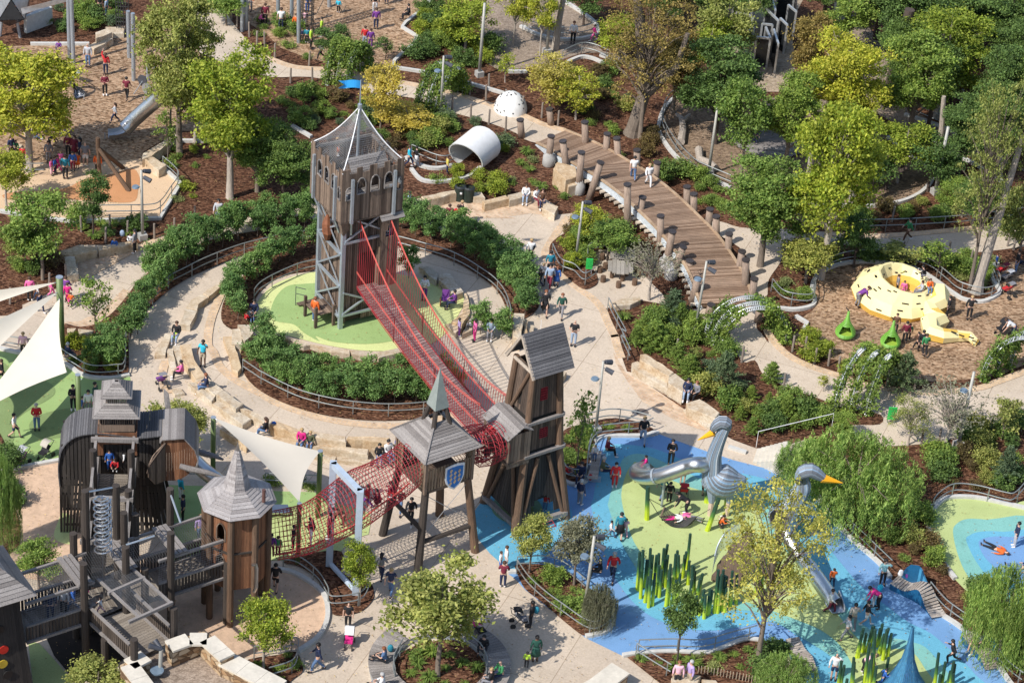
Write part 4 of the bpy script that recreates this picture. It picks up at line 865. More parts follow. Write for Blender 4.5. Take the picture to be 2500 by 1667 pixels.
def sail(label,cs,mat,k=.13,n=14,dip=.5):
    c=[Vector(x) for x in cs]; cen=sum(c,Vector())/3; rows=[]; mb=MB()
    for i in range(n+1):
        row=[]
        for j in range(n+1-i):
            a=i/n;b=j/n;g_=1-a-b; p=c[0]*g_+c[1]*a+c[2]*b
            e=(a*b+b*g_+a*g_)*4; ed=4*(a*b*(g_<.001)+b*g_*(a<.001)+a*g_*(b<.001))
            pull=k*(4*a*b*(1-g_)**2+4*b*g_*(1-a)**2+4*a*g_*(1-b)**2)/1.0
            q=p.lerp(cen,min(.5,pull)); q.z-=dip*27*a*b*g_*.3; row.append(q)
        rows.append(row)
    idx={};vs=[]
    for i,r_ in enumerate(rows):
        for j,q in enumerate(r_): idx[(i,j)]=len(vs); vs.append(q)
    fs=[]
    for i in range(n):
        for j in range(n-i):
            fs.append((idx[(i,j)],idx[(i+1,j)],idx[(i,j+1)]))
            if j<n-i-1: fs.append((idx[(i+1,j)],idx[(i+1,j+1)],idx[(i,j+1)]))
    o=E('shade_sail',label,'shade sail',cen,'triangular shade sails'); mb.add(vs,fs); mb.build('cloth',mat,o,True)
    mb=MB()
    for i in range(3): mb.tube([c[i],c[i].lerp(cen,.06)],.02,4)
    mb.build('corner_cable',steel,o)
sail("cream shade sail, the topmost narrow sliver at the left edge",[p1-Vector((0,0,.3)),P(-260,735,5.6),P(-140,790,4.2)],cloth)
sail("cream shade sail, the middle one of the three at the left edge",[p1-Vector((0,0,.9)),P(-180,850,5.0),P(-110,960,3.4)],cloth)
sail("large cream shade sail, lowest of the three at the left edge",[p1-Vector((0,0,1.3)),p2+Vector((-.6,0,.1)),P(-75,1020,3.2)],cloth,.12)
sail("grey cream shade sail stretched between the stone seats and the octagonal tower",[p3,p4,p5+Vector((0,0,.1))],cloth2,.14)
# ---------- cranes ----------
def feather():
    m,t,b=nodes('grey blue painted boards'); g=t.nodes.new('ShaderNodeNewGeometry')
    c=ramp(t,g.outputs['Random Per Island'],[(0,(.11,.12,.14)),(.3,(.18,.2,.23)),(.55,(.25,.3,.36)),(.8,(.2,.33,.48)),(.92,(.36,.42,.5)),(1,(.78,.8,.82))])
    t.links.new(c,b.inputs['Base Color']); b.inputs['Roughness'].default_value=.45; return m
fth=feather(); beakm=M('orange beak',(.8,.38,.01),.45,var=.05); legp=M('pale pink leg',(.62,.48,.38),.6)
def striped(mb,pts,rad,n=18,sq=1.0):
    pts=[Vector(p) for p in pts]; k=len(pts); rings=[]; prev=None
    for i,p in enumerate(pts):
        d=(pts[min(i+1,k-1)]-pts[max(i-1,0)]).normalized(); a=d.cross(Vector((0,1,0))).normalized() if prev is None else (prev-d*prev.dot(d)).normalized(); prev=a; b=d.cross(a)
        rings.append([p+(a*math.cos(2*PI*j/n)+b*math.sin(2*PI*j/n)*sq)*rad[i] for j in range(n)])
    for j in range(n):
        j2=(j+1)%n; 
        for s in range(2):
            f0,f1=s/2+.02,s/2+.48
            st=[(r[j].lerp(r[j2],f0),r[j].lerp(r[j2],f1)) for r in rings]
            vs=[q for w_ in st for q in w_]; mb.add(vs,[(2*i,2*i+1,2*i+3,2*i+2) for i in range(k-1)])
    return mb
def crane(label,zf,Y,pts,rad,head,beak,body,brad,legs):
    f=lambda u,v,dy=0: PY(*zf(u,v),Y+dy)
    r=E('crane_tower',label,'play sculpture',Vector((f(*body[1]).x,Y,0)),'giant crane birds')
    def sm(ps,rs,k=4):
        q=smoothc([f(*p) for p in ps],k,False); w=smoothc([Vector((x,0,0)) for x in rs],k,False); return q,[max(.04,x.x) for x in w]
    q,w=sm(pts,rad); mb=striped(MB(),q,w,26); mb.build('neck',fth,r)
    q,w=sm(head[0],[x*.8 for x in head[1]],2); mb=striped(MB(),q,w,14); mb.build('head',fth,r)
    mb=MB(); mb.tube([f(*beak[0]),f(*beak[1])],[beak[2],.02],8); mb.build('beak',beakm,r)
    q,w=sm(body,brad,3); mb=striped(MB(),q,w,36,.85); mb.build('body',fth,r)
    for (a,b,c) in legs:
        mb=MB(); mb.tube([f(*a,-.1),f(*b,-.1)],[.3,.17],8); q=P(*zf(*c)); mb.tube([f(*b,-.1),Vector((q.x,q.y,0))],[.15,.13],8,mi=1); mb.build('leg',[fth,legp],r)
    return r
z5=ZM(1500,1000,3.92); Yc=P(*z5(990,1020)).y
crane("giant grey blue crane bird with orange beak pointing left and a tube slide",z5,Yc,[(930,700),(945,560),(955,440),(990,330),(1040,210),(1065,170)],[.56,.47,.41,.36,.31,.25],
 ([(1095,200),(1075,140),(1020,120),(960,165),(940,205)],[.12,.42,.45,.33,.15]),((950,215),(797,290),.22),[(890,560),(960,640),(1060,680),(1180,680),(1260,650)],[.3,.85,.95,.65,.1],[((935,760),(930,880),(908,1020)),((1100,760),(1098,880),(1072,1020))])
mb=MB(); c_=PY(*z5(1110,790),Yc)
Y2=P(*z5(1700,1250)).y
crane("giant grey blue crane bird with orange beak pointing right, half hidden by a yellow tree",z5,Y2,[(1640,1000),(1700,930),(1760,820),(1800,740),(1800,680)],[.7,.6,.52,.46,.4],
 ([(1750,660),(1800,600),(1880,580),(1950,620),(1995,650)],[.2,.48,.5,.4,.3]),((1985,650),(2185,700),.27),[(1560,900),(1600,1000),(1650,1060),(1620,1100)],[.3,.8,.7,.2],[((1560,1060),(1560,1150),(1560,1270)),((1680,1060),(1680,1150),(1690,1270))])
def slide(label,pts,r,name='tube_slide',grp=None,mat=stainless):
    pts=[Vector(p) for p in pts]; o=E(name,label,'slide',(pts[-1].x,pts[-1].y,0),grp); mb=MB(); sp_=smoothc(pts,6,False); mb.tube(sp_,r,16,cap=False); mb.build('tube',mat,o,True)
    mb=MB(); mb.tube([sp_[len(sp_)//2],sp_[len(sp_)//2+1]],r*1.06,16,cap=False); mb.tube([sp_[2],sp_[3]],r*1.06,16,cap=False); mb.build('joint_ring',steel,o)
    return o
f=lambda u,v,z: P(*z5(u,v),z)
s1=slide("fat stainless tube slide curling left out of the left crane",[PY(*z5(900,540),Yc+.2),f(800,525,3.6),f(700,540,3.3),f(590,580,2.9),f(470,620,2.45),f(350,640,2.0),f(262,635,1.55),f(215,608,1.15),f(225,580,.8),f(280,565,.55)],.43)
mb=MB(); q=f(300,555,.45); 
rr=[]
for i in range(6): 
    c=q.lerp(f(345,600,.35),i/5); rr.append([c+Vector((.25,.45,0))*math.cos(a*PI/8)+Vector((0,0,-1))*math.sin(a*PI/8)*.35 for a in range(9)])
mb.loft(rr,closed=False,cap=False); mb.build('exit_chute',stainless,s1)
mb=MB(); q=P(*z5(450,940)); mb.tube([Vector((q.x,q.y,0)),PY(*z5(480,660),q.y)],.07,7); mb.build('support_post',steel,s1)
g3=fr('33')
def g33(u,v,z): return P(*g3(u,v),z)
slide("long straight stainless tube slide running down from the right crane to the reeds",[f(1560,1020,3.9),g33(170,150,3.3),g33(330,420,2.4),g33(480,620,1.5),g33(590,780,.75),g33(640,850,.5)],.42)
o=E('slide_exit_bowl',"open stainless exit bowl of the long slide beside the teal rubber",'slide',g33(650,880,0)); mb=MB()
rr=[]
for i in range(8):
    t=i/7; c=g33(600,800,.5).lerp(g33(680,950,.12),t); w_=.55*(1-.3*t**4); h=.45*(1-t)+.06
    rr.append([c+Vector((.85,.25,0))*w_*math.cos(PI*a/8)+Vector((0,0,-h*math.sin(PI*a/8)+.1+.28*(1-t))) for a in range(9)])
mb.loft(rr,closed=False,cap=False); mb.build('bowl',stainless,o,True); mb=MB(); mb.tube([r[0] for r in rr]+[r[-1] for r in rr[::-1]],.035,6); mb.build('rim',steel,o)
# spiral stair by crane 2
zs=ZM(1640,1230,2.716); st=E('spiral_steps',"curved brown timber stair steps with thin steel railing under the yellow tree",'stairs',P(*zs(400,500)))
stp=[((265,470),(330,400),(480,470),(440,540)),((300,400),(345,340),(500,400),(460,480)),((330,360),(375,315),(520,380),(500,440)),((365,320),(400,280),(530,320),(525,370)),((375,285),(420,250),(525,285),(530,320)),((430,240),(470,210),(530,215),(530,270)),((465,205),(500,175),(540,185),(525,220))]
for i,q in enumerate(stp):
    z=.45+i*.42; pts=[P(*zs(*p),z) for p in q]; mb=MB(); mb.prism(pts if (pts[1]-pts[0]).cross(pts[2]-pts[0]).z>0 else pts[::-1],z-.38,z); mb.build('step',wood('brown step boards',(.13,.085,.06),(.3,.23,.18)),st)
mb=MB(); arc=[(270,450),(290,380),(330,310),(380,270),(420,240),(470,190)]
ap_=[P(*zs(*p),.5+i*.5) for i,p in enumerate(arc)]; ap2=smoothc(ap_,5,False)
mb.tube([p+Vector((0,0,1.1)) for p in ap2],.035,6); 
for p in ap2: mb.tube([p,p+Vector((0,0,1.1))],.018,4)
mb.build('railing',steel,st)
# net hammock
zh=z5; h_=E('net_hammock',"black rope net hammock slung low over the lime rubber between green poles",'hammock',P(*zh(640,1080)))
mb=MB(); cs=[(480,930),(440,1030),(700,1110),(790,1020)]
A,B,Cc,Dd=[P(*zh(*p),z) for p,z in zip(cs,(.9,.6,.35,.7))]
for i in range(13):
    t=i/12; netline(mb,[A.lerp(B,t).lerp(Dd.lerp(Cc,t),s/10)-Vector((0,0,.35*math.sin(PI*s/10))) for s in range(11)],.02)
for s in range(25):
    u=s/24; netline(mb,[A.lerp(Dd,u).lerp(B.lerp(Cc,u),t/6)-Vector((0,0,.35*math.sin(PI*u)+.12*math.sin(PI*t/6))) for t in range(7)],.02)
mb.build('net',blackrope,h_)
mb=MB(); mb.tube([A,B],.05,6); mb.build('spreader_bar',wbrown,h_)
mb=MB(); 
for p in (A,B): mb.tube([p,P(*zh(330,850),1.9)],.018,4)
mb.tube([Dd,P(*zh(915,950),1.3)],.018,4); mb.build('hanging_rope',blackrope,h_)
# reeds
def reedmat():
    m,t,b=nodes('green gradient paint'); tc=t.nodes.new('ShaderNodeTexCoord'); s=t.nodes.new('ShaderNodeSeparateXYZ'); t.links.new(tc.outputs['Generated'],s.inputs[0])
    c=ramp(t,s.outputs[2],[(0,(.5,.6,.02)),(.3,(.42,.55,.03)),(.5,(.08,.2,.04)),(.65,(.022,.07,.04)),(1,(.02,.055,.035))]); t.links.new(c,b.inputs['Base Color']); b.inputs['Roughness'].default_value=.5; return m
rdm=reedmat(); reedcap=M('cut reed top',(.05,.12,.07),.6)
REED="""@23 1150,740;1175,400 1160,750;1192,440 1180,820;1205,385 1215,720;1240,470 1218,855;1250,620 1245,790;1270,370 1250,900;1275,560 1285,885;1310,590 1265,700;1290,430 1300,650;1325,430 1325,790;1350,520 1345,810;1370,560 1330,720;1345,415 1370,640;1390,370 1390,700;1425,430 1375,600;1422,335 1400,720;1403,470 1405,890;1450,510 1430,880;1445,600 1465,860;1500,650 1470,760;1495,420 1500,640;1510,390 1520,700;1520,430 1500,860;1535,600 1550,640;1590,400 1560,600;1575,430 1590,560;1625,240 1600,700;1615,480 1640,830;1645,520 1625,780;1660,530 1655,760;1665,570 1600,960;1640,640 1640,970;1685,790 1690,790;1735,595 1680,830;1710,640 1700,970;1750,735 1745,1000;1760,780 1775,970;1800,730 1785,960;1820,745 1835,950;1875,560 1850,940;1880,620 1865,950;1905,600 1885,900;1920,560 1900,930;1935,610 1915,870;1950,620 1930,940;1945,720 1970,900;2000,570 1980,890;1995,650 2030,870;2040,600 2210,800;2225,420 2240,820;2250,500 2260,790;2270,460
@33 840,1350;905,1080 855,1350;890,1120 895,1300;930,1125 905,1600;960,1210 930,1300;990,1060 985,1540;1010,1090 960,1250;1000,1060 1020,1250;1055,1080 1035,1230;1075,1040 1035,1330;1090,1130 1075,1370;1115,1090 1115,1350;1155,1125 1090,1530;1130,1340 1060,1300;1130,1080 950,1640;985,1300 925,1640;970,1360 985,1640;1020,1420 670,1650;710,1370 690,1640;735,1410 790,1650;820,1340 740,1660;760,1530 800,1660;825,1380 1530,1640;1575,1300 1590,1640;1635,1380 1570,1660;1590,1490 1640,1650;1680,1460 1660,1650;1710,1375 1680,1650;1720,1400 1700,1660;1705,1480"""
def reed(b,t,r_,lab,grp):
    o=MB(); o.tube([b,b.lerp(t,.35),t],[r_*1.1,r_,r_*.85],8); x=o.build('reed_pole',rdm,loc=b); tag(x,lab,'pole',grp); return x
f=None
for tok in REED.split():
    if tok[0]=='@': f=fr(tok[1:]); cur=tok; continue
    a,b=tok.split(';'); bu=tuple(map(float,a.split(','))); tu=tuple(map(float,b.split(',')))
    bp=P(*f(*bu)); tp_=PY(*f(*tu),bp.y+rnd.uniform(-.1,.1))
    if cur=='@23': lab="leaning dark green pole with lime foot, one of the reeds left of the spiral steps"
    else: lab="leaning dark green pole with lime foot, one of the reeds near the bottom right"
    reed(bp,tp_,.09,lab,"painted reed poles left of the spiral steps" if cur=='@23' else "painted reed poles at the bottom right")
for (b,t),lab in ((((310,1060),(320,735)),"upright dark green pole with lime foot, left of the net hammock"),(((885,1165),(1000,850)),"leaning green pole standing right of the net hammock"),(((878,895),(900,760)),"short lime pole left of the crane's pale legs"),(((902,900),(915,770)),"short lime pole touching the crane's left leg"),(((1070,920),(1085,800)),"lime pole between the crane's two pale legs")):
    bp=P(*z5(*b)); reed(bp,PY(*z5(*t),bp.y),.13,lab,None)
# ---------- boardwalk ----------
DL="@20 255,1278 400,1350 560,1450 700,1530 @21 640,0 790,85 1000,240 1170,395 1350,575 1475,730 1580,880 1640,1010 1700,1190 1735,1240"
DR="@20 515,1168 690,1240 870,1325 1050,1430 1190,1520 @21 1180,10 1300,90 1500,250 1700,440 1850,590 1990,780 2110,980 2180,1180 2190,1255"
def deckz(t): return .12+1.5*math.sin(PI*min(1,max(0,t)))**.8
def dline(s):
    q=Q(s); n=len(q); out=[]
    for i,p in enumerate(q): out.append(P(p[0],p[1],deckz(i/(n-1))))
    return smoothc(out,8,False)
dl,dr_=dline(DL),dline(DR)
def atlen(pts,t):
    L=sum((b-a).length for a,b in zip(pts,pts[1:])); s=t*L
    for a,b in zip(pts,pts[1:]):
        d=(b-a).length
        if s<=d: return a.lerp(b,s/d)
        s-=d
    return pts[-1].copy()
bw=E('boardwalk',"curving brown plank footbridge carried on tall log posts, crossing the garden",'footbridge',(dl[40]+dr_[40])/2-Vector((0,0,1.5)))
mb=MB(); n=150
for i in range(n):
    a,b=atlen(dl,(i+.08)/n),atlen(dl,(i+.92)/n); c,d=atlen(dr_,(i+.92)/n),atlen(dr_,(i+.08)/n); mb.slab([a,d,c,b],.07)
mb.build('plank_deck',wood('boardwalk planks',(.2,.125,.08),(.4,.28,.2),vec=(.7,9,9)),bw)
for pts,off in ((dl,-1),(dr_,1)):
    m1=MB(); m2=MB(); q=[atlen(pts,i/50) for i in range(51)]
    for a,b in zip(q,q[1:]): m1.bar(a+Vector((0,0,.08)),b+Vector((0,0,.08)),.16,.12); m2.bar(a-Vector((0,0,.28)),b-Vector((0,0,.28)),.18,.36)
    m1.build('edge_board',wood('pale edge board',(.4,.28,.18),(.5,.37,.25)),bw); m2.build('white_girder',M('pale blue white steel',(.62,.68,.72),.4,.2),bw)
m3=MB()
for i in range(1,44):
    a=atlen(dl,i/44); c=atlen(dr_,i/44); d=(a-c).normalized(); m3.tube([a+d*.35-Vector((0,0,.55)),c-Vector((0,0,.5))],.13,7)
m3.build('joist_log',wood('pale joist log',(.5,.42,.33),(.6,.52,.42)),bw)
cfoot=M('cast concrete',(.36,.35,.33),.8,var=.12)
POSTS="""@20 385,1215;362,1470;1 490,1260;528,1568;0 655,1360;628,1720;1 825,1450;720,1790;0 110,1070;122,1225;0 @21 1065,150;1065,600;0 1200,265;1150,560;0 1330,380;1245,560;0 1360,430;1355,780;0 1465,570;1400,900;1 1560,705;1450,980;1 1620,830;1600,1010;0 1690,985;1640,1200;0 1810,1220;1790,1300;0
@20 370,975;385,1115;0 685,1090;685,1225;2 885,1195;860,1310;2 970,1235;985,1375;2 1150,1340;1145,1455;2 1330,1450;1300,1568;2 @21 1595,170;1590,325;2 1655,235;1655,380;2 1800,370;1770,510;2 1855,435;1855,600;2 1970,590;1955,740;2 2085,745;2040,870;2 2120,820;2110,1005;2 2195,990;2165,1120;2 2240,1260;2225,1370;0"""
from mathutils import Euler
for tok in POSTS.split():
    if tok[0]=='@': f=fr(tok[1:]); continue
    a,b,k=tok.split(';'); tu=f(*map(float,a.split(','))); bu=f(*map(float,b.split(',')))
    if k=='2': bp=P(*bu,1.2); bp2=Vector((bp.x+.15,bp.y+.15,0)); tp_=PY(*tu,bp2.y)
    else: bp2=P(*bu); tp_=PY(*tu,bp2.y)
    mb=MB(); mb.tube([bp2,bp2.lerp(tp_,.5),tp_],[.25,.23,.22],11); o=mb.build('log_post',wood('bleached log',(.24,.17,.125),(.4,.31,.25),vec=(5,5,1)),bw,True)
    mb=MB(); d=(tp_-bp2).normalized(); mb.tube([tp_-d*.02,tp_+d*.06],.26,11); mb.build('post_cap',M('dark steel cap',(.07,.06,.06),.5,.3),o)
    if k=='1': mb=MB(); mb.tube([bp2+Vector((0,0,-.1)),bp2+Vector((0,0,.1)),bp2+Vector((0,0,.7)),bp2+Vector((0,0,.85)),bp2+Vector((0,0,1.1))],[.35,.45,.42,.25,.2],12); mb.build('concrete_footing',cfoot,o,True)
# ---------- yellow seed ----------
zy=ZM(1940,620,2.8); yc=P(*zy(690,312)); ylm=[M('cream yellow panels',(.83,.72,.37),.5,var=.03),M('deep yellow panels',(.78,.5,.1),.5,var=.03)]
ys=E('yellow_play_sculpture',"big faceted cream yellow ring shaped play sculpture with a twisting tail",'play sculpture',yc)
mb=MB(); n=13; rings=[]
for i in range(n):
    a=2*PI*i/n+.15; c,s=math.cos(a),math.sin(a); tall=1+.22*math.cos(a-PI*.95); 
    sec=[(2.6,0),(2.75,.4*tall),(2.4,1.0*tall),(1.62,1.45*tall),(1.5,1.42*tall),(1.2,.9),(1.1,.5),(1.1,.02)]
    rings.append([yc+Vector((r*c*1.03+(-.0 if r>2 else .38),r*s+(0 if r>2 else .3),z)) for r,z in sec])
for i in range(n):
    r0,r1=rings[i],rings[(i+1)%n]
    for j in range(7):
        mi=1 if j in(0,) or (j in(5,6)) else 0
        mb.add([r0[j],r1[j],r1[j+1],r0[j+1]],[(0,1,2),(0,2,3)] if i%2 else [(0,1,3),(1,2,3)],mi)
rg=mb.build('ring_shell',ylm,ys)
mb=MB(); rn=random.Random(3)
for i in range(n):
    r0,r1=rings[i],rings[(i+1)%n]
    for j,cnt in ((1,1),(2,2),(4,1)):
        for k in range(cnt):
            u=rn.uniform(.15,.6); v=rn.uniform(.2,.8); p=r0[j].lerp(r1[j],u).lerp(r0[j+1].lerp(r1[j+1],u),v); q=r0[j].lerp(r1[j],u+.26).lerp(r0[j+1].lerp(r1[j+1],u+.26),v); nr=(r1[j]-r0[j]).cross(r0[j+1]-r0[j]).normalized()*.03
            mb.bar(p+nr,q+nr,.07,.05)
mb.build('hand_slots',M('black slot',(.012,.01,.008),.8),rg)
tail=[(965,270,.7,.85),(985,345,.6,.68),(915,375,.55,.6),(940,420,.5,.62),(985,455,.5,.66),(925,475,.5,.66),(935,540,.42,.6),(1010,560,.4,.5),(1110,560,.3,.38),(1200,565,.3,.32),(1235,600,.25,.25),(1228,622,.1,.1)]
mb=MB(); tp=[P(*zy(u,v),z) for u,v,z,r in tail]; k=len(tp); rings=[]
for i,p in enumerate(tp):
    d=(tp[min(i+1,k-1)]-tp[max(i-1,0)]).normalized(); a=d.cross(Vector((0,0,1))).normalized(); b=Vector((0,0,1)); r=tail[i][3]
    rings.append([p+a*r*math.cos(t)+b*r*math.sin(t)*.95-Vector((0,0,.0)) for t in (PI*2*j/7+.3 for j in range(7))])
for i in range(k-1):
    for j in range(7):
        q=[rings[i][j],rings[i+1][j],rings[i+1][(j+1)%7],rings[i][(j+1)%7]]; mb.add(q,[(0,1,2),(0,2,3)] if (i+j)%2 else [(0,1,3),(1,2,3)],0 if (i+j)%4 else 1)
tl=mb.build('tail',ylm,ys)
mb=MB()
for u,v,a in ((870,445,.5),(905,500,.3),(1070,530,0),(1125,552,0),(1190,565,0)): p=P(*zy(u,v),.75); mb.bar(p,p+Vector((.3*math.cos(a),.2*math.sin(a)-.15,.0)),.08,.06)
mb.build('hand_slots',MATS['black slot'],tl)
mb=MB(); p=P(*zy(990,582),.0); mb.tube([p+Vector((0,-.1,.3)),p+Vector((0,.3,.35))],.36,12); mb.build('round_doorway',darkin,tl)
mb=MB(); p=P(*zy(455,345),0); mb.tube([p+Vector((-.12,-.1,.45)),p+Vector((.4,.1,.5))],.5,12); mb.build('round_doorway',darkin,rg)
# pear baskets
def pear(label,px,py,h=1.8):
    b=P(px,py); o=E('woven_pear',label,'play sculpture',b,'woven green pear huts'); mb=MB(); k=26
    for i in range(k):
        t=i/(k-1); r=.98*math.sin(PI*min(1,(t*.62+.14)/.72))**.8 if t<.5 else .98*(1-(t-.5)/.5)**1.15*.95+.06
        r=[.62,.78,.9,.97,1.0,1.0,.98,.93,.86,.78,.7,.61,.52,.44,.37,.31,.26,.22,.18,.15,.12,.1,.09,.08,.07,.06][i]*.58
        pts=[b+Vector((r*math.cos(a*PI/12+.3),r*math.sin(a*PI/12+.3),.05+t*h)) for a in range(24)]
        if 5<i<12:
            pts=[b+Vector((r*math.cos(a),r*math.sin(a),.05+t*h)) for a in [-.9+ (2*PI-1.5)*q/22 for q in range(23)] ]; mb.tube(pts,.042,5)
        else: mb.tube(pts,.042,5,closed=True)
    mb.build('woven_shell',M('lime green paint',(.17,.4,.05),.5,var=.15),o); mb=MB(); mb.tube([b+Vector((0,0,h)),b+Vector((-.05,0,h+.15)),b+Vector((-.2,0,h+.3))],.04,6); mb.build('stem',wldark,o)
    mb=MB(); mb.tube([b+Vector((0,0,.02)),b+Vector((0,0,.35))],[.3,.45],12); mb.build('floor',M('lime floor',(.3,.45,.05),.7),o)
pear("woven green pear hut standing alone left of the yellow ring",2062,823); pear("woven green pear hut half hidden behind a blue green conifer",2172,846)
# ================= vegetation =================
nr=np.random.default_rng(11)
def leafmesh(name,cen,size,up=.5,asp=.55,trunk=None,seed=0,hang=0):
    cen=np.asarray(cen,dtype=np.float64); n=len(cen); g=np.random.default_rng(seed)
    nv=g.normal(size=(n,3)); nv[:,2]=np.abs(nv[:,2])+up; nv/=np.linalg.norm(nv,axis=1)[:,None]
    if hang: nv[:,2]*=.3; nv/=np.linalg.norm(nv,axis=1)[:,None]
    t=g.normal(size=(n,3))*(.35 if hang else 1); t[:,2]-=hang; t-=nv*(t*nv).sum(1)[:,None]; t/=np.linalg.norm(t,axis=1)[:,None]; b=np.cross(nv,t)
    s=(size*g.uniform(.6,1.3,n))[:,None]
    v=np.stack([cen-t*s,cen-b*s*asp+nv*s*.15,cen+t*s,cen+b*s*asp+nv*s*.15],1).reshape(-1,3)
    tv=np.array([tuple(x) for x in trunk.v]).reshape(-1,3) if trunk and trunk.v else np.zeros((0,3))
    lt=[len(f) for f in trunk.f] if trunk else []; li=[i+4*n for f in trunk.f for i in f] if trunk else []
    me=bpy.data.meshes.new(name); me.vertices.add(4*n); me.vertices.foreach_set('co',v.ravel())
    me.loops.add(4*n); me.loops.foreach_set('vertex_index',np.arange(4*n)); me.polygons.add(n)
    me.polygons.foreach_set('loop_start',np.arange(n)*4); me.polygons.foreach_set('loop_total',np.full(n,4)); me.update(calc_edges=True); me.shade_smooth() if False else None
    return me
def clumps(n,r,rz,cz,shell=.75,seed=0,flat=.6,low=-1.0,lobes=0):
    g=np.random.default_rng(seed); out=[]
    if lobes:
        L=[]
        for i in range(lobes):
            a=i*2.4+g.uniform(-.5,.5); zz=-.75+1.55*(i+.5)/lobes; rr=math.sqrt(max(.05,1-zz*zz))*g.uniform(.35,.8)
            L.append((np.array([math.cos(a)*rr*r,math.sin(a)*rr*r,zz*rz*.85]),g.uniform(.26,.46)))
        while len(out)<n:
            c,k=L[g.integers(lobes)]; d=g.normal(size=3); d/=np.linalg.norm(d)
            if d[2]<-.35: continue
            p=c+d*k*np.array([r,r,rz*.8])*g.uniform(.7,1.05); out.append(p+np.array([0,0,cz]))
        return np.array(out)
    while len(out)<n:
        d=g.normal(size=3); d/=np.linalg.norm(d); k=g.uniform(0,1)**(1/3); k=shell+(1-shell)*k if g.random()<.75 else k*shell
        p=d*k*np.array([r,r,rz]); 
        if p[2]<low*rz: continue
        out.append(p+np.array([0,0,cz]))
    return np.array(out)
def leaves(cl,per,cr,flat=.6,seed=0):
    g=np.random.default_rng(seed+5); out=[]
    for c in cl:
        k=int(per*g.uniform(.5,1.5)); d=g.normal(size=(k,3))*.5; d*=cr*g.uniform(.7,1.35); d[:,2]*=flat; out.append(c+d)
    return np.concatenate(out)
KINDS={}
def reg(name,crown,trunk,w_,h_): KINDS.setdefault(name,[]).append((crown,trunk,w_,h_))
def trunkmesh(name,H_,r0,cl,nb,seed,lean=.0,fork=.45,bend=.25):
    g=random.Random(seed); mb=MB(); top=H_*.85
    ax=[Vector((math.sin(i*1.1+seed)*bend*i/6*.6+lean*i/6,math.cos(i*.9+seed)*bend*i/6*.6,top*i/6)) for i in range(7)]
    mb.tube([Vector((0,0,-.1))]+ax,[r0*1.5]+[r0*(1-.13*i) for i in range(7)],7,cap=False)
    cs=list(cl); g.shuffle(cs)
    for c in cs[:nb]:
        c=Vector(c); t=min(.95,max(fork,(c.z/top)*.62)); i=min(5,int(t*6)); s=ax[i].lerp(ax[i+1],t*6-i)
        m_=s.lerp(c,.5)+Vector((0,0,.12*(c-s).length)); rr=r0*(1-.13*i)*.45
        mb.tube([s,m_,c],[rr,rr*.6,rr*.22],5,cap=False)
    me=bpy.data.meshes.new(name); me.from_pydata([tuple(v) for v in mb.v],[],mb.f); me.shade_smooth(); return me
def broad(name,H_,R_,rz,cz,nc,per,cr,ls,r0,nb,seed,fork=.4,shell=.7,low=-1,flat=.55,lean=0,lobes=0):
    cl=clumps(nc,R_,rz,cz,shell,seed,low=low,lobes=lobes); lf=leaves(cl,per,cr,flat,seed)
    reg(name,leafmesh('leaves',lf,ls,.5,seed=seed),trunkmesh('trunk',H_,r0,cl,nb,seed,lean,fork),2*R_+cr*.7,H_)
for s in (1,2,3,21): broad('big',9,2.8,3.4,5.6,190,125,.52,.1,.24,60,s,.3,lobes=15+s%3)
for s in (4,5,22): broad('mid',5.2,1.65,1.8,3.3,105,75,.42,.085,.1,30,s,.3,lobes=10)
for s in (6,7): broad('young',3.6,.95,1.35,2.2,38,26,.3,.085,.05,24,s,.3,.3,lobes=8)
broad('sparse',6,2.2,2.7,3.6,130,42,.5,.075,.12,70,8,.22,.4,lobes=11); broad('sparse',6,2.1,2.6,3.7,130,44,.5,.075,.12,70,9,.22,.4,lobes=12)
broad('airy',11,3.2,4.6,6.3,300,32,.4,.08,.17,70,24,.18,.4,lobes=17)
broad('bare',4.2,1.7,1.1,3.2,110,12,.3,.07,.1,100,10,.2,.5,flat=.5)
broad('wispy',4.5,1.2,1.7,2.7,90,60,.35,.07,.08,40,12,.15,.3)
broad('bush',1.6,.75,.62,.85,26,90,.36,.075,.03,8,13,.1,.6,-.9); broad('bush',1.6,.8,.6,.85,30,80,.34,.075,.03,8,14,.1,.6,-.9); broad('bush',1.6,.7,.65,.85,22,95,.4,.08,.03,8,15,.1,.6,-.9)
broad('low',.8,.55,.32,.4,16,55,.26,.06,.02,4,16,.1,.4,-.9); broad('low',.8,.6,.3,.36,14,60,.3,.065,.02,4,17,.1,.4,-.9)
for s in (18,19,20,23): broad('hedge',2.5,.66,1.05,1.4,56,50,.24,.062,.03,20,s,.15,.6,-.95,.7,lobes=9)
def conifer(name,H_,R_,seed,n=46,ls=.085):
    g=np.random.default_rng(seed); out=[]
    for i in range(n):
        z=H_*(.08+.85*(i/n)); r=R_*(1-i/n)**.75*g.uniform(.75,1.15); a=i*2.4
        k=70; t=g.uniform(.15,1,k); sp=.13*R_*(1.3-t)
        out.append(np.stack([np.cos(a)*r*t,np.sin(a)*r*t,z+.28*r*t],1)+g.normal(size=(k,3))*sp[:,None]*.8)
    lf=np.concatenate(out); reg(name,leafmesh('leaves',lf,ls,.2,.3,seed=seed),trunkmesh('trunk',H_,.07,lf[:3],0,seed),2*R_,H_)
conifer('conifer',3,1.0,30); conifer('conifer',3,1.15,31,40)
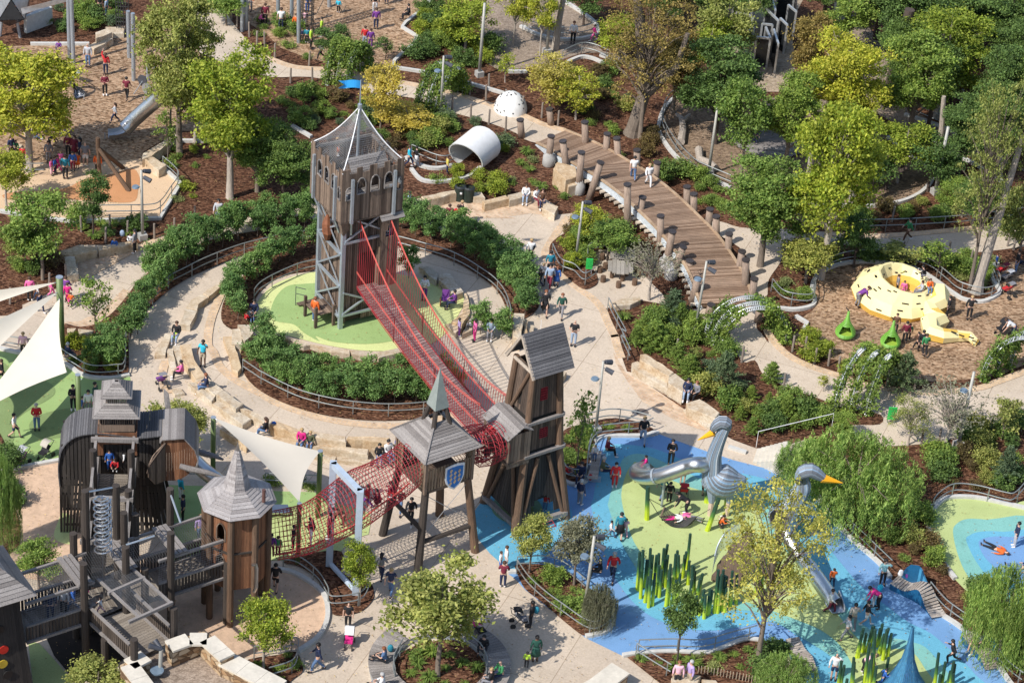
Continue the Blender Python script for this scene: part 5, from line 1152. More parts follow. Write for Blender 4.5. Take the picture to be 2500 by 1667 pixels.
def willow(name,H_,R_,seed,n=380):
    g=np.random.default_rng(seed); out=[]
    for i in range(n):
        a=g.uniform(0,2*PI); r=R_*g.uniform(.1,1)**.6; z=H_*(1-.28*(r/R_)**2)*g.uniform(.78,1.04); L=z*g.uniform(.35,.95); k=int(L*30)
        t=np.linspace(0,1,k); x=np.cos(a)*(r+t*.25*g.uniform(-.3,1)); y=np.sin(a)*(r+t*.25*g.uniform(-.3,1))
        out.append(np.stack([x+.07*np.sin(t*7+i),y+.07*np.cos(t*6+i),z-L*t*t*.7-L*t*.3],1)+g.normal(size=(k,3))*.06)
    lf=np.concatenate(out); cl=lf[g.integers(0,len(lf),14)]; cl[:,2]=H_*.8
    reg(name,leafmesh('leaves',lf,.1,.1,.2,seed=seed,hang=1),trunkmesh('trunk',H_*.95,.16,cl,14,seed),2*R_+.3,H_)
willow('willow',4.2,2.6,40)
def tuft(name,seed,n=90,h=.55,r=.45):
    g=np.random.default_rng(seed); vs=[];fs=[]
    for i in range(n):
        a=g.uniform(0,2*PI); q=g.uniform(.05,.3)*r; L=h*g.uniform(.6,1.1); o=r*g.uniform(.5,1.1); c,s=math.cos(a),math.sin(a); w=.018
        p=[(c*q,s*q,0),(c*(q+o*.4),s*(q+o*.4),L*.8),(c*(q+o),s*(q+o),L*.75)]
        b=len(vs)
        for x,y,z in p: vs+=[(x-s*w,y+c*w,z),(x+s*w,y-c*w,z)]
        fs+=[(b,b+1,b+3,b+2),(b+2,b+3,b+5,b+4)]
    me=bpy.data.meshes.new('blades'); me.from_pydata(vs,[],fs); KINDS.setdefault(name,[]).append((me,None,2*r,h))
tuft('tuft',50); tuft('tuft',51,70,.45,.5)
LM=dict(
 yellow=leafm('yellow green leaves',(.2,.27,.025),(.56,.56,.09),.35), lime=leafm('lime leaves',(.12,.2,.02),(.42,.48,.07),.35), gold=leafm('golden leaves',(.36,.32,.04),(.66,.58,.18),.35),
 green=leafm('mid green leaves',(.08,.16,.03),(.29,.4,.09),.3), dark=leafm('dark green leaves',(.045,.095,.025),(.17,.27,.07),.25), olive=leafm('olive leaves',(.14,.19,.04),(.42,.44,.13),.3),
 bronze=leafm('bronze leaves',(.14,.12,.03),(.38,.29,.09),.25), ygold=leafm('yellow olive leaves',(.2,.24,.05),(.54,.53,.15),.35), hedge=leafm('hedge leaves',(.06,.15,.04),(.26,.42,.13),.3), blue=leafm('blue green needles',(.055,.1,.05),(.17,.24,.12),.2),
 willow=leafm('willow leaves',(.12,.24,.06),(.38,.52,.16),.35), red=leafm('red tinged leaves',(.08,.05,.03),(.2,.17,.06),.25), pale=leafm('pale green leaves',(.15,.2,.07),(.35,.4,.16),.3), grey=leafm('grey green leaves',(.12,.13,.09),(.26,.27,.17),.25))
bark=M('grey brown bark',(.17,.135,.105),.9,var=.3,scale=5,bmp=.03,vec=(3,3,.6)); barkw=M('pale bark',(.36,.31,.26),.9,var=.3,scale=5,vec=(3,3,.6)); barkd=M('dark bark',(.07,.05,.04),.9,var=.3,scale=5)
cnt={}
def plant(kind,mat,base,w_=None,h_=None,label=None,cat='tree',group=None,name=None,bk=None,var=None):
    i=cnt.get(kind,0); cnt[kind]=i+1; v=KINDS[kind]; cr,tm,W_,H_=v[(i if var is None else var)%len(v)]
    sx=(w_/W_) if w_ else rnd.uniform(.85,1.15); sz=(h_/H_) if h_ else sx*rnd.uniform(.85,1.15)
    r=bpy.data.objects.new(name or 'tree',None); C.objects.link(r); r.location=base; r.rotation_euler=(0,0,rnd.uniform(0,6.28)); r.scale=(sx,sx,sz); r.empty_display_size=.2
    tag(r,label,cat,group)
    o=bpy.data.objects.new('crown' if tm and cat=='tree' else 'foliage',cr); 
    if not cr.materials: cr.materials.append(LM[mat])
    C.objects.link(o); o.parent=r; o.material_slots[0].link='OBJECT'; o.material_slots[0].material=LM[mat]
    if tm:
        if not tm.materials: tm.materials.append(bark)
        t=bpy.data.objects.new('trunk' if cat=='tree' else 'stems',tm); C.objects.link(t); t.parent=r; t.material_slots[0].link='OBJECT'; t.material_slots[0].material=bk or bark
    return r
def S_(p): return FPX/(p-CP).dot(FW)     # pixels per metre at p
def TR(kind,mat,bx,by,ty,wpx,label,bk=None,cat='tree',name=None,group=None,var=None):   # F coordinates
    px,py=bx*1.0629,by*1.0631; b=P(px,py); h=H(b,px,ty*1.0631); s=S_(b); w_=wpx*1.0629/s
    return plant(kind,mat,b,w_,max(.4,h-.16*w_),label,cat,group,name,bk,var)
TREES="""big|yellow|68|395|72|250|large bright yellow green tree at the left edge beside the silver chute
mid|yellow|15|478|325|120|yellow green tree at the left edge below the large yellow one
big|olive|412|352|-45|200|tall olive yellow tree with dark bare trunk behind the stone wall corner
mid|olive|392|300|130|110|olive leaf mass hanging low beside the shiny long slide
big|lime|528|455|72|240|large lime green tree left of the castle tower
mid|lime|448|330|95|190|lime green tree leaning over the silver slide, left of the large lime one
big|dark|652|478|285|165|darker green tree immediately left of the castle battlements
young|green|385|378|240|60|thin staked young tree in front of the dark bare trunk
mid|green|98|642|412|165|green tree with russet tips on a slim pale trunk below the orange surface
mid|olive|60|620|480|110|olive tree left of the russet tipped tree
mid|dark|215|548|380|85|narrow dark tree in front of the orange surface
young|green|222|775|618|95|sparse young tree in the corner between the paths at left
wispy|gold|873|300|118|95|pale yellow young tree above the castle flag
wispy|gold|930|300|225|120|low pale yellow foliage right of the castle flag
mid|lime|1068|118|-20|135|lime green tree with short dark trunk at the top beside the gravel
young|lime|1160|190|110|60|slim lime sapling by the white dome
mid|yellow|1178|105|-70|90|yellow green multi stem tree at the top on the gravel
mid|yellow|1240|128|-60|85|yellow green tree with thin straight trunk on the gravel
wispy|gold|1262|262|105|115|wispy golden tree between the gravel and the footbridge
wispy|yellow|1322|275|140|105|yellow green upright tree right of the wispy golden one
airy|bronze|1470|318|-75|235|tall bald cypress with thick trunk and bronze foliage
mid|lime|1420|150|20|110|bright lime tree left of the bronze cypress
big|dark|1640|330|70|200|dark green tree right of the bronze cypress
mid|lime|1620|200|20|110|bright green tree beside the mirror maze
mid|green|1700|412|150|150|dense green tree in front of the grey play oval
big|green|1745|612|335|220|full green tree right of the footbridge with short dark trunk
big|yellow|1920|350|45|215|brilliant yellow green tree top right of the play oval
big|lime|1885|640|180|245|tall lime tree with pale leaning trunk above the yellow ring
mid|bronze|1848|215|10|105|bronze tree beside the mirror maze frames
mid|olive|1660|180|-40|140|olive bronze tree at the top beside the maze
mid|green|1935|120|-40|130|green tree at the top above the brilliant yellow one
big|green|2085|330|60|190|mid green tree near the thick flared trunk
big|lime|2150|270|-10|210|lime green tree in the wood at the top right
big|dark|2300|170|-60|190|dark tree in the top right corner
big|dark|2080|190|-70|180|dark tree behind the brilliant yellow tree
big|dark|2185|120|-90|190|dark tree at the top edge near the corner
big|green|2360|330|90|150|green tree on the right edge above the sparse tree
big|dark|2260|420|170|150|dark tree behind the sparse white trunk tree
mid|dark|2130|440|290|130|dark low tree beside the oval's right rail
mid|lime|2060|420|250|150|lime tree growing inside the play oval
airy|olive|2225|672|120|190|thin crowned tree with long leaning pale trunk right of the yellow ring
mid|dark|1960|615|480|105|small dark big leaved tree beside the upper right path
mid|green|2190|480|400|90|small green tree between oval and upper right path
young|olive|2062|620|540|110|open young tree at the edge of the upper right path
young|green|2150|640|540|90|open sapling left of the long pale trunk
young|green|2330|560|480|80|open sapling by the right edge path
mid|olive|1850|650|520|150|olive gold bushy tree left of the yellow ring
mid|yellow|1355|560|455|100|yellow green tree beside the lamp post bed
mid|green|1395|600|490|120|green tree under the footbridge edge
bare|grey|1490|690|548|140|grey twiggy small tree by the log tables
airy|ygold|1738|1535|1050|285|tall sparse yellow tree in front of the two cranes
mid|olive|1005|1555|1262|255|spreading olive green tree inside the ring bench
mid|lime|825|1392|1222|90|narrow lime tree in the bed beside the steel portal frame
mid|lime|605|1545|1350|135|lime tree in front of the sand pit
mid|olive|235|1640|1505|160|olive bush topped tree at the bottom left edge
mid|olive|1215|1318|1158|100|yellow olive tree with two thin trunks in the blue island bed
mid|grey|1318|1345|1170|125|grey green tree in the blue island bed
mid|dark|1555|1522|1325|95|dark big leaved sapling in front of the painted reeds
young|green|1325|1085|880|85|tall young tree between the log tower and the lamp post
mid|olive|432|1040|903|120|olive tree behind the elephant head
young|olive|365|1010|903|75|small pale olive tree left of the elephant ear
bare|grey|2168|1040|868|190|bare grey tree beside the right hand lamp post
sparse|olive|2085|1022|900|110|thin leaved small tree right of the green sign
mid|green|1935|1012|940|65|bright green small tree by the top of the stairs
mid|dark|760|140|40|85|dark fan leaved small tree on the upper wood chips
young|dark|885|140|75|55|little dark tree right of the fan leaved one
mid|green|90|1352|1232|115|dense green bushy tree beside the dark corner tower
mid|pale|10|300|200|80|pale green tree at far left edge
mid|green|520|60|-40|110|green tree hanging over the top left path
young|olive|2300|1010|900|80|thin young tree at the right edge by the arches
young|yellow|1890|900|855|35|tiny yellow sapling beside the right hand path
big|dark|2010|90|-110|170|dark tree in the back row behind the brilliant yellow crown
big|green|2250|60|-130|180|mid green tree at the top edge, back row of the wood
big|dark|2340|250|20|150|dark tree right of the lime one, at the right edge
big|dark|2130|300|60|140|dark tree standing beside the flared trunk
big|dark|1700|60|-120|170|dark tree at the top edge left of the maze
big|dark|1600|70|-130|150|dark tree at the top edge behind the bronze cypress
big|dark|1520|60|-100|150|dark tree behind the bright lime tree at the top
mid|dark|1340|60|-60|110|dark tree on the mulch island at the top
big|dark|1890|60|-140|160|dark tree at the top edge right of the maze
big|bronze|1545|260|60|130|lower bronze branch mass right of the cypress trunk
mid|olive|2335|620|400|130|olive tree cut by the right edge by the upper path
big|green|1800|400|150|150|green tree beside the pale leaning trunk
big|green|590|440|250|150|green tree just behind the darker one left of the castle
big|dark|2200|400|200|150|dark tree below the lime one in the wood
big|dark|2060|240|10|150|dark tree between the yellow crown and flared trunk
big|dark|2290|330|90|150|dark tree between lime crown and right edge
mid|dark|1990|430|330|130|low dark tree at the right end of the oval
mid|dark|2240|520|400|120|low dark tree above the upper right railing"""
for ln in TREES.split('\n'):
    k,m,bx,by,ty,wp,lb=ln.split('|'); TR(k,m,float(bx),float(by),float(ty),float(wp),lb,bk=barkw if m in('yellow','lime') or k in('sparse','bare') else (barkd if m in('dark',) else None))
for x,y,ty,w_,l in ((1950,1185,985,320,"broad weeping willow beside the right crane's beak"),(2290,1520,1285,200,"weeping willow at the lower right edge"),(1850,1110,1010,160,"smaller weeping willow left of the broad one, by the stairs"),(8,1275,1035,95,"weeping willow at the left edge by the sand"),(1372,1448,1335,85,"low weeping shrub at the lamp post foot on the blue island"),(1800,1600,1500,150,"weeping shrub in the bottom bed beside the wave bench")): TR('willow','willow' if x!=1372 else 'grey',x,y,ty,w_,l)
for x,y,ty,w_,m,l in ((1545,730,650,95,'blue',"blue green conifer at the foot of the footbridge"),(2072,900,790,120,'blue',"blue green conifer in front of the second pear hut"),(2305,1115,1010,85,'blue',"pointed pale conifer at the right edge"),(1660,895,790,110,'blue',"spreading conifer behind the seated couple"),(1770,880,820,70,'green',"small conifer beside the right hand path"),(1580,870,800,90,'green',"low fern like conifer above the long stone wall"),(1500,800,720,100,'green',"feathery conifer in the bed below the log tables")): TR('conifer',m,x,y,ty,w_,l)
# hedges
def row(s,step,kind,mat,lab,grp,cat,name,w_,h_,jit=.18,n=8):
    for p in resample(smoothc(W(s),n,False),step):
        k=rnd.uniform(.85,1.15); plant(kind,mat,p+Vector((rnd.uniform(-jit,jit),rnd.uniform(-jit,jit),0)),w_*k,h_*rnd.uniform(.85,1.12),lab,cat,grp,name)
HB=lambda w:"leafy green birch bush in the "+w
for s,g_ in (("@F 600,800 640,850 720,880 820,895 920,895 1000,888 1050,875","hedge directly in front of the lime green disc"),("@F 590,850 640,885 720,918 820,932 920,932 1010,922 1060,905","hedge directly in front of the lime green disc"),
  ("@F 540,740 528,705 548,665 600,625 660,595 724,580","short hedge curving left of the castle tower"),("@F 300,790 322,740 350,690 390,645 440,605 500,575 580,548 660,532 724,528","outer hedge curving left of the ring path"),("@F 345,650 400,602 470,565 560,535 650,518 722,515","outer hedge curving left of the ring path"),
  ("@F 925,530 990,555 1060,580 1120,618 1170,660 1195,705 1200,725","hedge curving right of the castle along the plaza"),("@F 935,518 1010,538 1080,565 1145,602 1200,650 1222,700","hedge curving right of the castle along the plaza"),
  ("@F 220,845 245,850 270,845 260,815 235,820","bush group in the corner bed by the green surface"),("@F 940,640 955,655","pair beside the castle's rear right corner"),("@F 1110,765 1150,775 1170,790","bushes at the stone steps behind the rope bridge")):
    row(s,1.12,'hedge','hedge',HB(g_),g_,'bush','hedge_bush',1.45,2.35 if 'outer' not in g_ else 2.6)
# shrubs: area polygons with a mix of kinds
def inside(p,poly):
    c=False; n=len(poly)
    for i in range(n):
        a,b=poly[i],poly[i-1]
        if (a[1]>p[1])!=(b[1]>p[1]) and p[0]<(b[0]-a[0])*(p[1]-a[1])/(b[1]-a[1])+a[0]: c=not c
    return c
SCN=.8
def scatter(s,n,mixk,where,mind=.8):
    n=int(n*SCN)
    poly=Q(s); xs=[p[0] for p in poly]; ys=[p[1] for p in poly]; got=[]; tries=0
    while len(got)<n and tries<n*60:
        tries+=1; p=(rnd.uniform(min(xs),max(xs)),rnd.uniform(min(ys),max(ys)))
        if not inside(p,poly): continue
        q=P(*p)
        if any((q-g_).length<mind for g_ in got): continue
        got.append(q); k,m,w_,h_,ad=rnd.choice(mixk); f_=rnd.uniform(.5,1.15)
        nm={'bush':'shrub','low':'low_shrub','tuft':'grass_tuft','conifer':'conifer_shrub','young':'sapling','hedge':'upright_shrub'}[k]
        ct={'tuft':'grass tuft','young':'sapling','low':'low plant','conifer':'juniper','hedge':'upright bush'}.get(k,'shrub')
        plant(k,m,q,w_*f_,h_*f_,f"{ad} {nm.replace('_',' ')} {where}",ct,f"{ad} {ct}s {where}",nm)
B_=lambda *a:[dict(g=('bush','green',1.5,1.2,'rounded green'),d=('bush','dark',1.6,1.3,'dense dark green'),r=('bush','red',1.3,1.0,'russet tinged'),l=('low','lime',1.0,.6,'bright lime low'),p=('low','pale',1.1,.5,'pale leaved low'),o=('bush','olive',1.4,1.2,'olive green'),
  t=('tuft','green',1.0,.55,'arching green'),c=('conifer','green',1.6,1.5,'feathery'),y=('bush','lime',1.2,1.2,'bright yellow green'),h=('hedge','green',1.3,1.8,'upright'),b=('bush','blue',1.2,1.0,'grey blue'),w=('low','green',1.0,.5,'low green'))[k] for k in a]
SC=[("@10 250,830 500,850 700,880 900,920 1060,960 1400,1010 1650,1100 1660,1200 1500,1350 1200,1330 950,1200 700,1150 450,1200 250,1050 180,850",46,B_(*'ggdrrogdbw'),"on the slope behind the castle tower"),
 ("@10 1700,1000 1900,1060 2250,1200 2334,1300 2200,1400 2100,1200 1900,1150 1700,1350 1500,1330",12,B_(*'gboyw'),"around the big white pipe"),
 ("@21 860,0 1100,-100 @20 200,1350 60,1300 0,1568 @21 0,180 300,200 500,330 640,330 500,200 330,80 200,-50",16,B_(*'twtgp'),"below the footbridge's near posts"),
 ("@11 1380,120 1700,90 2000,20 2300,100 2334,200 2080,290 1780,190",12,B_(*'twwyg'),"behind the sandstone seat blocks"),
 ("@10 100,160 400,300 600,560 280,500 80,400 -100,200",12,B_(*'gwgd'),"beside the upper left path"),
 ("@10 1480,100 1650,50 1700,300 1600,500 1350,560 1450,380",16,B_(*'dgyd'),"beside the zigzag kerb"),("@10 1700,350 2100,400 2100,600 1750,600",14,B_(*'dgdy'),"in the dark thicket above the lamp post"),
 ("@20 200,700 500,620 800,560 1080,640 1120,1000 1000,1100 700,1080 450,1000 250,930",22,B_(*'dgborg'),"between the golden trees and the cypress"),
 ("@20 700,1100 1050,1120 1320,1200 1500,1500 1200,1430 900,1250",9,B_(*'wgrr'),"behind the footbridge"),("@21 1340,60 1700,60 2000,250 1950,400 1700,420 1560,250",13,B_(*'gdgw'),"between the footbridge and the oval"),
 ("@31 0,380 600,400 1100,380 1500,300 1900,250 2334,200 2334,420 1900,450 1300,490 900,500 300,460",28,B_(*'gdoygr'),"above the upper right path"),("@31 200,760 700,800 1200,860 1700,800 2000,790 2100,850 2000,1000 1900,1100 1750,1000 1500,850 1100,780 800,790 620,850 450,900 300,800",22,B_(*'gdrpbg'),"between the path and the ring's rail"),
 ("@31 100,1000 400,1050 420,1180 250,1220 120,1150",7,B_(*'pgw'),"in the small looped bed left of the yellow ring"),
 ("@22 1080,30 1250,-100 1600,-150 1900,100 2000,350 2200,450 2300,700 2200,900 2020,850 1900,620 1600,400 1400,230 1150,150",36,B_(*'gccwcotbw'),"in the big bed between plaza and right path"),
 ("@21 1000,1330 1700,1330 1750,1568 1150,1568",14,B_(*'gtcgy'),"in the top of the big bed"),("@32 50,580 500,640 600,740 300,860 20,860",16,B_(*'cgcd'),"above the stair rail"),
 ("@21 450,640 650,480 1000,450 1050,700 800,740 700,900 540,900",16,B_(*'gyrg'),"in the lamp post bed by the tables"),
 ("@32 1800,900 2334,700 2334,1300 2250,1420 1700,1380 1500,1300 1480,1100",34,B_(*'gdorw'),"on the bank right of the willow"),("@33 760,-50 1450,0 1480,250 1550,400 1640,600 1450,560 1180,420 950,200",40,B_(*'grggwo'),"on the bank beside the blue surface"),
 ("@33 1600,600 1800,760 2100,1300 2334,1500 2334,1200 2000,800",14,B_(*'god'),"below the right hand oval"),
 ("@13 1320,1350 1600,1300 1950,1350 2020,1480 1900,1620 1600,1680 1350,1600",46,B_('t','t','t','w'),"inside the ring bench"),
 ("@23 120,640 300,620 600,700 850,900 880,1030 700,1080 400,850",22,B_(*'ttwpg'),"on the blue island bed"),("@22 520,880 700,830 1000,800 1200,840 800,900 730,1000 680,1200 560,1280 510,1200",16,B_(*'ttgw'),"in the bed beside the log tower"),
 ("@23 1150,1370 1400,1320 1800,1330 2200,1250 2300,1400 2200,1550 1800,1450 1450,1480",34,B_(*'tttpw'),"in the bottom bed by the picket fence"),("@13 0,1420 330,1320 400,1430 250,1600 0,1600",14,B_('t','w'),"at the foot of the lime tree by the sand"),
 ("@02 600,100 800,60 1100,100 1100,300 900,340 700,280",12,B_(*'gyw'),"in the corner bed by the green surface"),("@12 80,1270 560,1340 560,1380 80,1370",8,B_('t','w','d'),"in the strip behind the octagonal tower"),
 ("@01 1580,100 1750,140 1720,320 1560,300",6,B_('p','p','l'),"right of the orange surface kerb"),("@01 700,480 1200,500 1250,600 900,640 720,620",12,B_(*'twgd'),"below the orange surface"),("@01 60,620 500,640 480,900 200,1000 40,900",14,B_(*'rgdw'),"left of the small stone seat corner"),
 ("@00 350,100 1050,60 1000,300 800,280 400,300",18,B_(*'gdgb'),"at the top left behind the posts"),("@00 1500,1320 1900,1300 1950,1500 1500,1500",8,B_(*'ypw'),"by the stone wall corner"),
 ("@30 1250,650 2300,500 2334,1100 2200,1500 1900,1300 1300,950",24,B_(*'dgdo'),"on the dark wood floor"),("@30 1300,-20 2334,-20 2334,500 1200,500",22,B_(*'dd'),"deep in the shaded wood"),("@32 110,-20 500,50 1000,300 1400,430 1500,480 900,400 400,250",10,B_(*'wgy'),"along the right hand path's upper edge"),
 ("@33 0,1300 250,1300 350,1568 0,1568",8,B_(*'wd'),"behind the left wave bench"),("@02 0,950 60,1100 100,1300 150,1500 60,1568 0,1568",6,B_(*'d'),"beside the sand at the left edge")]
for a in SC: scatter(*a)
# fallen leaves and bark scraps, too many to count
mb=MB()
for i in range(9000):
    px,py=rnd.uniform(-30,2530),rnd.uniform(-20,1690); q=P(px,py); a=rnd.uniform(0,6.28); s_=rnd.uniform(.025,.06); c_,d_=math.cos(a)*s_,math.sin(a)*s_; z=.118+rnd.uniform(0,.02)
    mb.add([(q.x-c_,q.y-d_,z),(q.x+d_*.5,q.y-c_*.5,z+.01),(q.x+c_,q.y+d_,z),(q.x-d_*.5,q.y+c_*.5,z+.008)],[(0,1,2,3)])
o=mb.build('leaf_litter',leafm('fallen leaves',(.2,.09,.03),(.6,.48,.2),.1)); tag(o,'scattered fallen leaves and bark scraps over the ground','leaf litter',kind='stuff')
# ================= railings, stones, lamps and other furniture =================
railm=M('brushed steel rail',(.3,.32,.31),.45,.5,.1)
RAILS="""@01 1150,1540 1195,1420 1285,1310 1385,1200 1505,1080 1645,1005 1805,925 1975,855 2160,790 2334,745 @11 100,740 300,690 560,665|railing curving along the outer hedge left of the castle
@11 1260,720 1330,735 1530,790 1705,840 1870,915 2005,1000 2130,1090 2220,1200 2270,1330 2280,1400|railing curving along the hedge right of the castle
@02 2160,330 2310,430 @12 40,425 230,525 430,610 690,675 920,708 1170,725 1440,715 1700,680 1850,640 2030,590|long curved railing in front of the south hedge
@11 0,1200 60,1130 200,1050 400,965 555,930|railing at the back left rim of the lime green disc
@02 545,230 650,300 810,380 1030,375 1110,340 1120,100 1140,0|railing round the corner bed by the green surface
@02 -40,100 120,130 280,150|railing by the standing person in pink at the left edge
@23 75,600 170,735 315,870 480,990 670,1120 790,1140 910,1060 930,960|railing along the plaza side of the blue island bed
@23 75,570 300,560 460,600 600,700 680,770|railing at the back of the blue island bed
@22 690,1300 720,1050 790,930 1010,895 1200,880 1280,850|railing behind the slatted bench at the blue surface
@22 700,810 900,770 1110,790 1260,830|railing at the back of the bed below the lamp post
@22 490,1250 520,1290 600,1310 680,1300|short curved rail beside the log tower's foot
@23 1135,1340 1290,1440 1440,1530|straight railing between plaza and bottom bed
@23 1155,1310 1440,1300 1720,1305 1970,1240 2200,1180|wavy railing between blue surface and bottom bed
@32 470,1420 520,1500 @33 575,30 720,200 880,350 1035,500 1140,600|long railing along the right edge of the blue surface
@33 1480,790 1620,950 1830,1100|railing between the two blue wave benches
@33 2070,1370 2160,1490 2300,1600|railing in the bottom right corner
@32 1510,1568 1560,1510 1690,1435 1900,1450 2140,1510 2230,1510 2334,1400|railing round the lime surface at the right edge
@31 80,1100 190,1210 400,1240 460,1180 460,1030 540,950 665,880 850,845 1055,840 1270,865 1480,925 1620,1030 1750,1130 1970,1180 2100,1110 2050,960|serpentine railing round the yellow ring's wood chips
@31 280,520 700,570 1030,570 1235,565 1425,555 1800,530 2160,485 2334,460|railing above the upper right path
@20 1500,880 1400,980 1370,1150 1480,1350 1600,1480 @21 1700,60 1980,180|railing round the left side of the grey play oval
@30 1190,1250 1300,1350 1450,1480 @31 1500,60 1510,140|railing round the right end of the grey play oval
@30 130,960 310,985 440,1010|railing behind the seated people in the grey oval
@30 1280,1010 1590,1140 1750,1200 2000,1320|railing beside the shaded path at top right
@01 1450,10 1590,150 1515,290 1435,400 1340,440 1060,445 840,450|railing round the angular orange and tan surface
@01 0,80 390,75|railing in front of the crowd at the left
@13 260,530 390,560 560,690 650,830 690,920 950,880 1030,740|railing between the sand pit and the portal frame bed
@13 0,1370 200,1340 375,1290 380,1420 320,1500 130,1560|railing round the lime tree bed by the sand pit
@10 1400,1400 1590,1480 1700,1500 1780,1470|railing in front of the big white pipe
@21 390,790 460,920 580,970 670,1050 770,1000|railing at the pointed corner of the table bed
@21 700,870 710,800 780,770 900,745 1000,738|curved railing behind the log tables
@21 885,1270 950,1400 1040,1568 @22 1000,60 1080,240|railing along the left edge of the big right bed
@20 130,280 300,320 500,350 700,330 790,280|railing round the dark tree island on the gravel
@20 480,560 640,490 760,500 900,560|railing at the front edge of the gravel
@12 100,1345 560,1365|railing on the strip behind the octagonal tower
@02 1620,1290 1860,1290|railing below the elephant trunk
@13 1250,1568 1240,1450 1320,1300|rail on the left inside of the ring bench
@13 1820,1215 1990,1325 2065,1460 2060,1568|rail on the right inside of the ring bench
@33 -? """.replace('@33 -? ','').strip()
def railing(s,label,h=.95,z=.02):
    pts=smoothc(W(s,z),5,False); o=E('railing',label,'railing',pts[0],'low steel tube railings')
    for hh in (h,h*.52):
        mb=MB(); mb.tube([p+Vector((0,0,hh)) for p in pts],.034,6); mb.build('rail',railm,o)
    q=resample(pts,2.0)
    for p in q: mb=MB(); mb.bar(p,p+Vector((0,0,h)),.07,.05); mb.build('post',railm,o)
for ln in RAILS.split('\n'):
    s,l=ln.split('|'); railing(s,l)
mb=MB(); hr=E('stair_handrail',"long sloping white handrail above the stone stairs",'handrail',W1("@32 0,900")); a,b=P(*Q("@22 2210,990")[0]),P(*Q("@32 610,880")[0]); mb.tube([a,a+Vector((0,0,1.1)),b+Vector((0,0,1.5)),b],.022,6); mb.build('rail',whitep,hr)
st=E('stone_stairs',"pale stone stairs climbing right beside the weeping willow",'stairs',W1("@22 2230,1100"))
for i in range(7):
    pts=W(f"@22 {2180+i*38},{1120-i*3} {2220+i*38},{1000-i*10} {2275+i*38},{995-i*10} {2240+i*38},{1130-i*3}",.15+.15*i); mb=MB(); mb.prism(pts if (pts[1]-pts[0]).cross(pts[2]-pts[0]).z>0 else pts[::-1],0,.15+.15*i); mb.build('step',capst,st)
# wood posts with wire
PO="""@32 270,140 385,150 465,250 590,265 680,330 800,355 890,410 1060,410 1110,450 1350,495|beside the right hand path's upper edge
@10 25,420 95,420 185,520 490,590 325,740 520,735 1070,860 1250,880 1765,985 1930,1060 2090,1110 2240,1170 1745,800 1920,845 2065,890 2090,790 2235,930|along the upper path
@20 130,990 300,1050 445,1120|where the upper path meets the footbridge
@32 190,475 2040,830 2250,710 1570,970 1420,970|along the right hand path's lower edge
@31 1245,790 1655,790 1850,870 2185,700 2240,730 1155,480 1780,440 1900,440|by the upper right path
@01 1555,590 1375,640 1730,480 940,670 590,1000 1135,610 90,1210 500,790 980,560 725,570 440,1080|around the small stone seat corner at left
@22 2080,235 1495,170 700,880|near the long stone wall
@00 2000,130 2060,180 2110,240 2170,280 2220,330 2290,410|beside the sandy path at the top left"""
for ln in PO.split('\n'):
    s,l=ln.split('|')
    for p in W(s):
        mb=MB(); mb.tube([p,p+Vector((rnd.uniform(-.05,.05),rnd.uniform(-.03,.03),1.15))],[.075,.065],7); o=mb.build('fence_post',wood('silver post',(.22,.18,.15),(.36,.31,.27)),loc=p); tag(o,"slim grey wooden post "+l,'post',"wooden posts "+l)
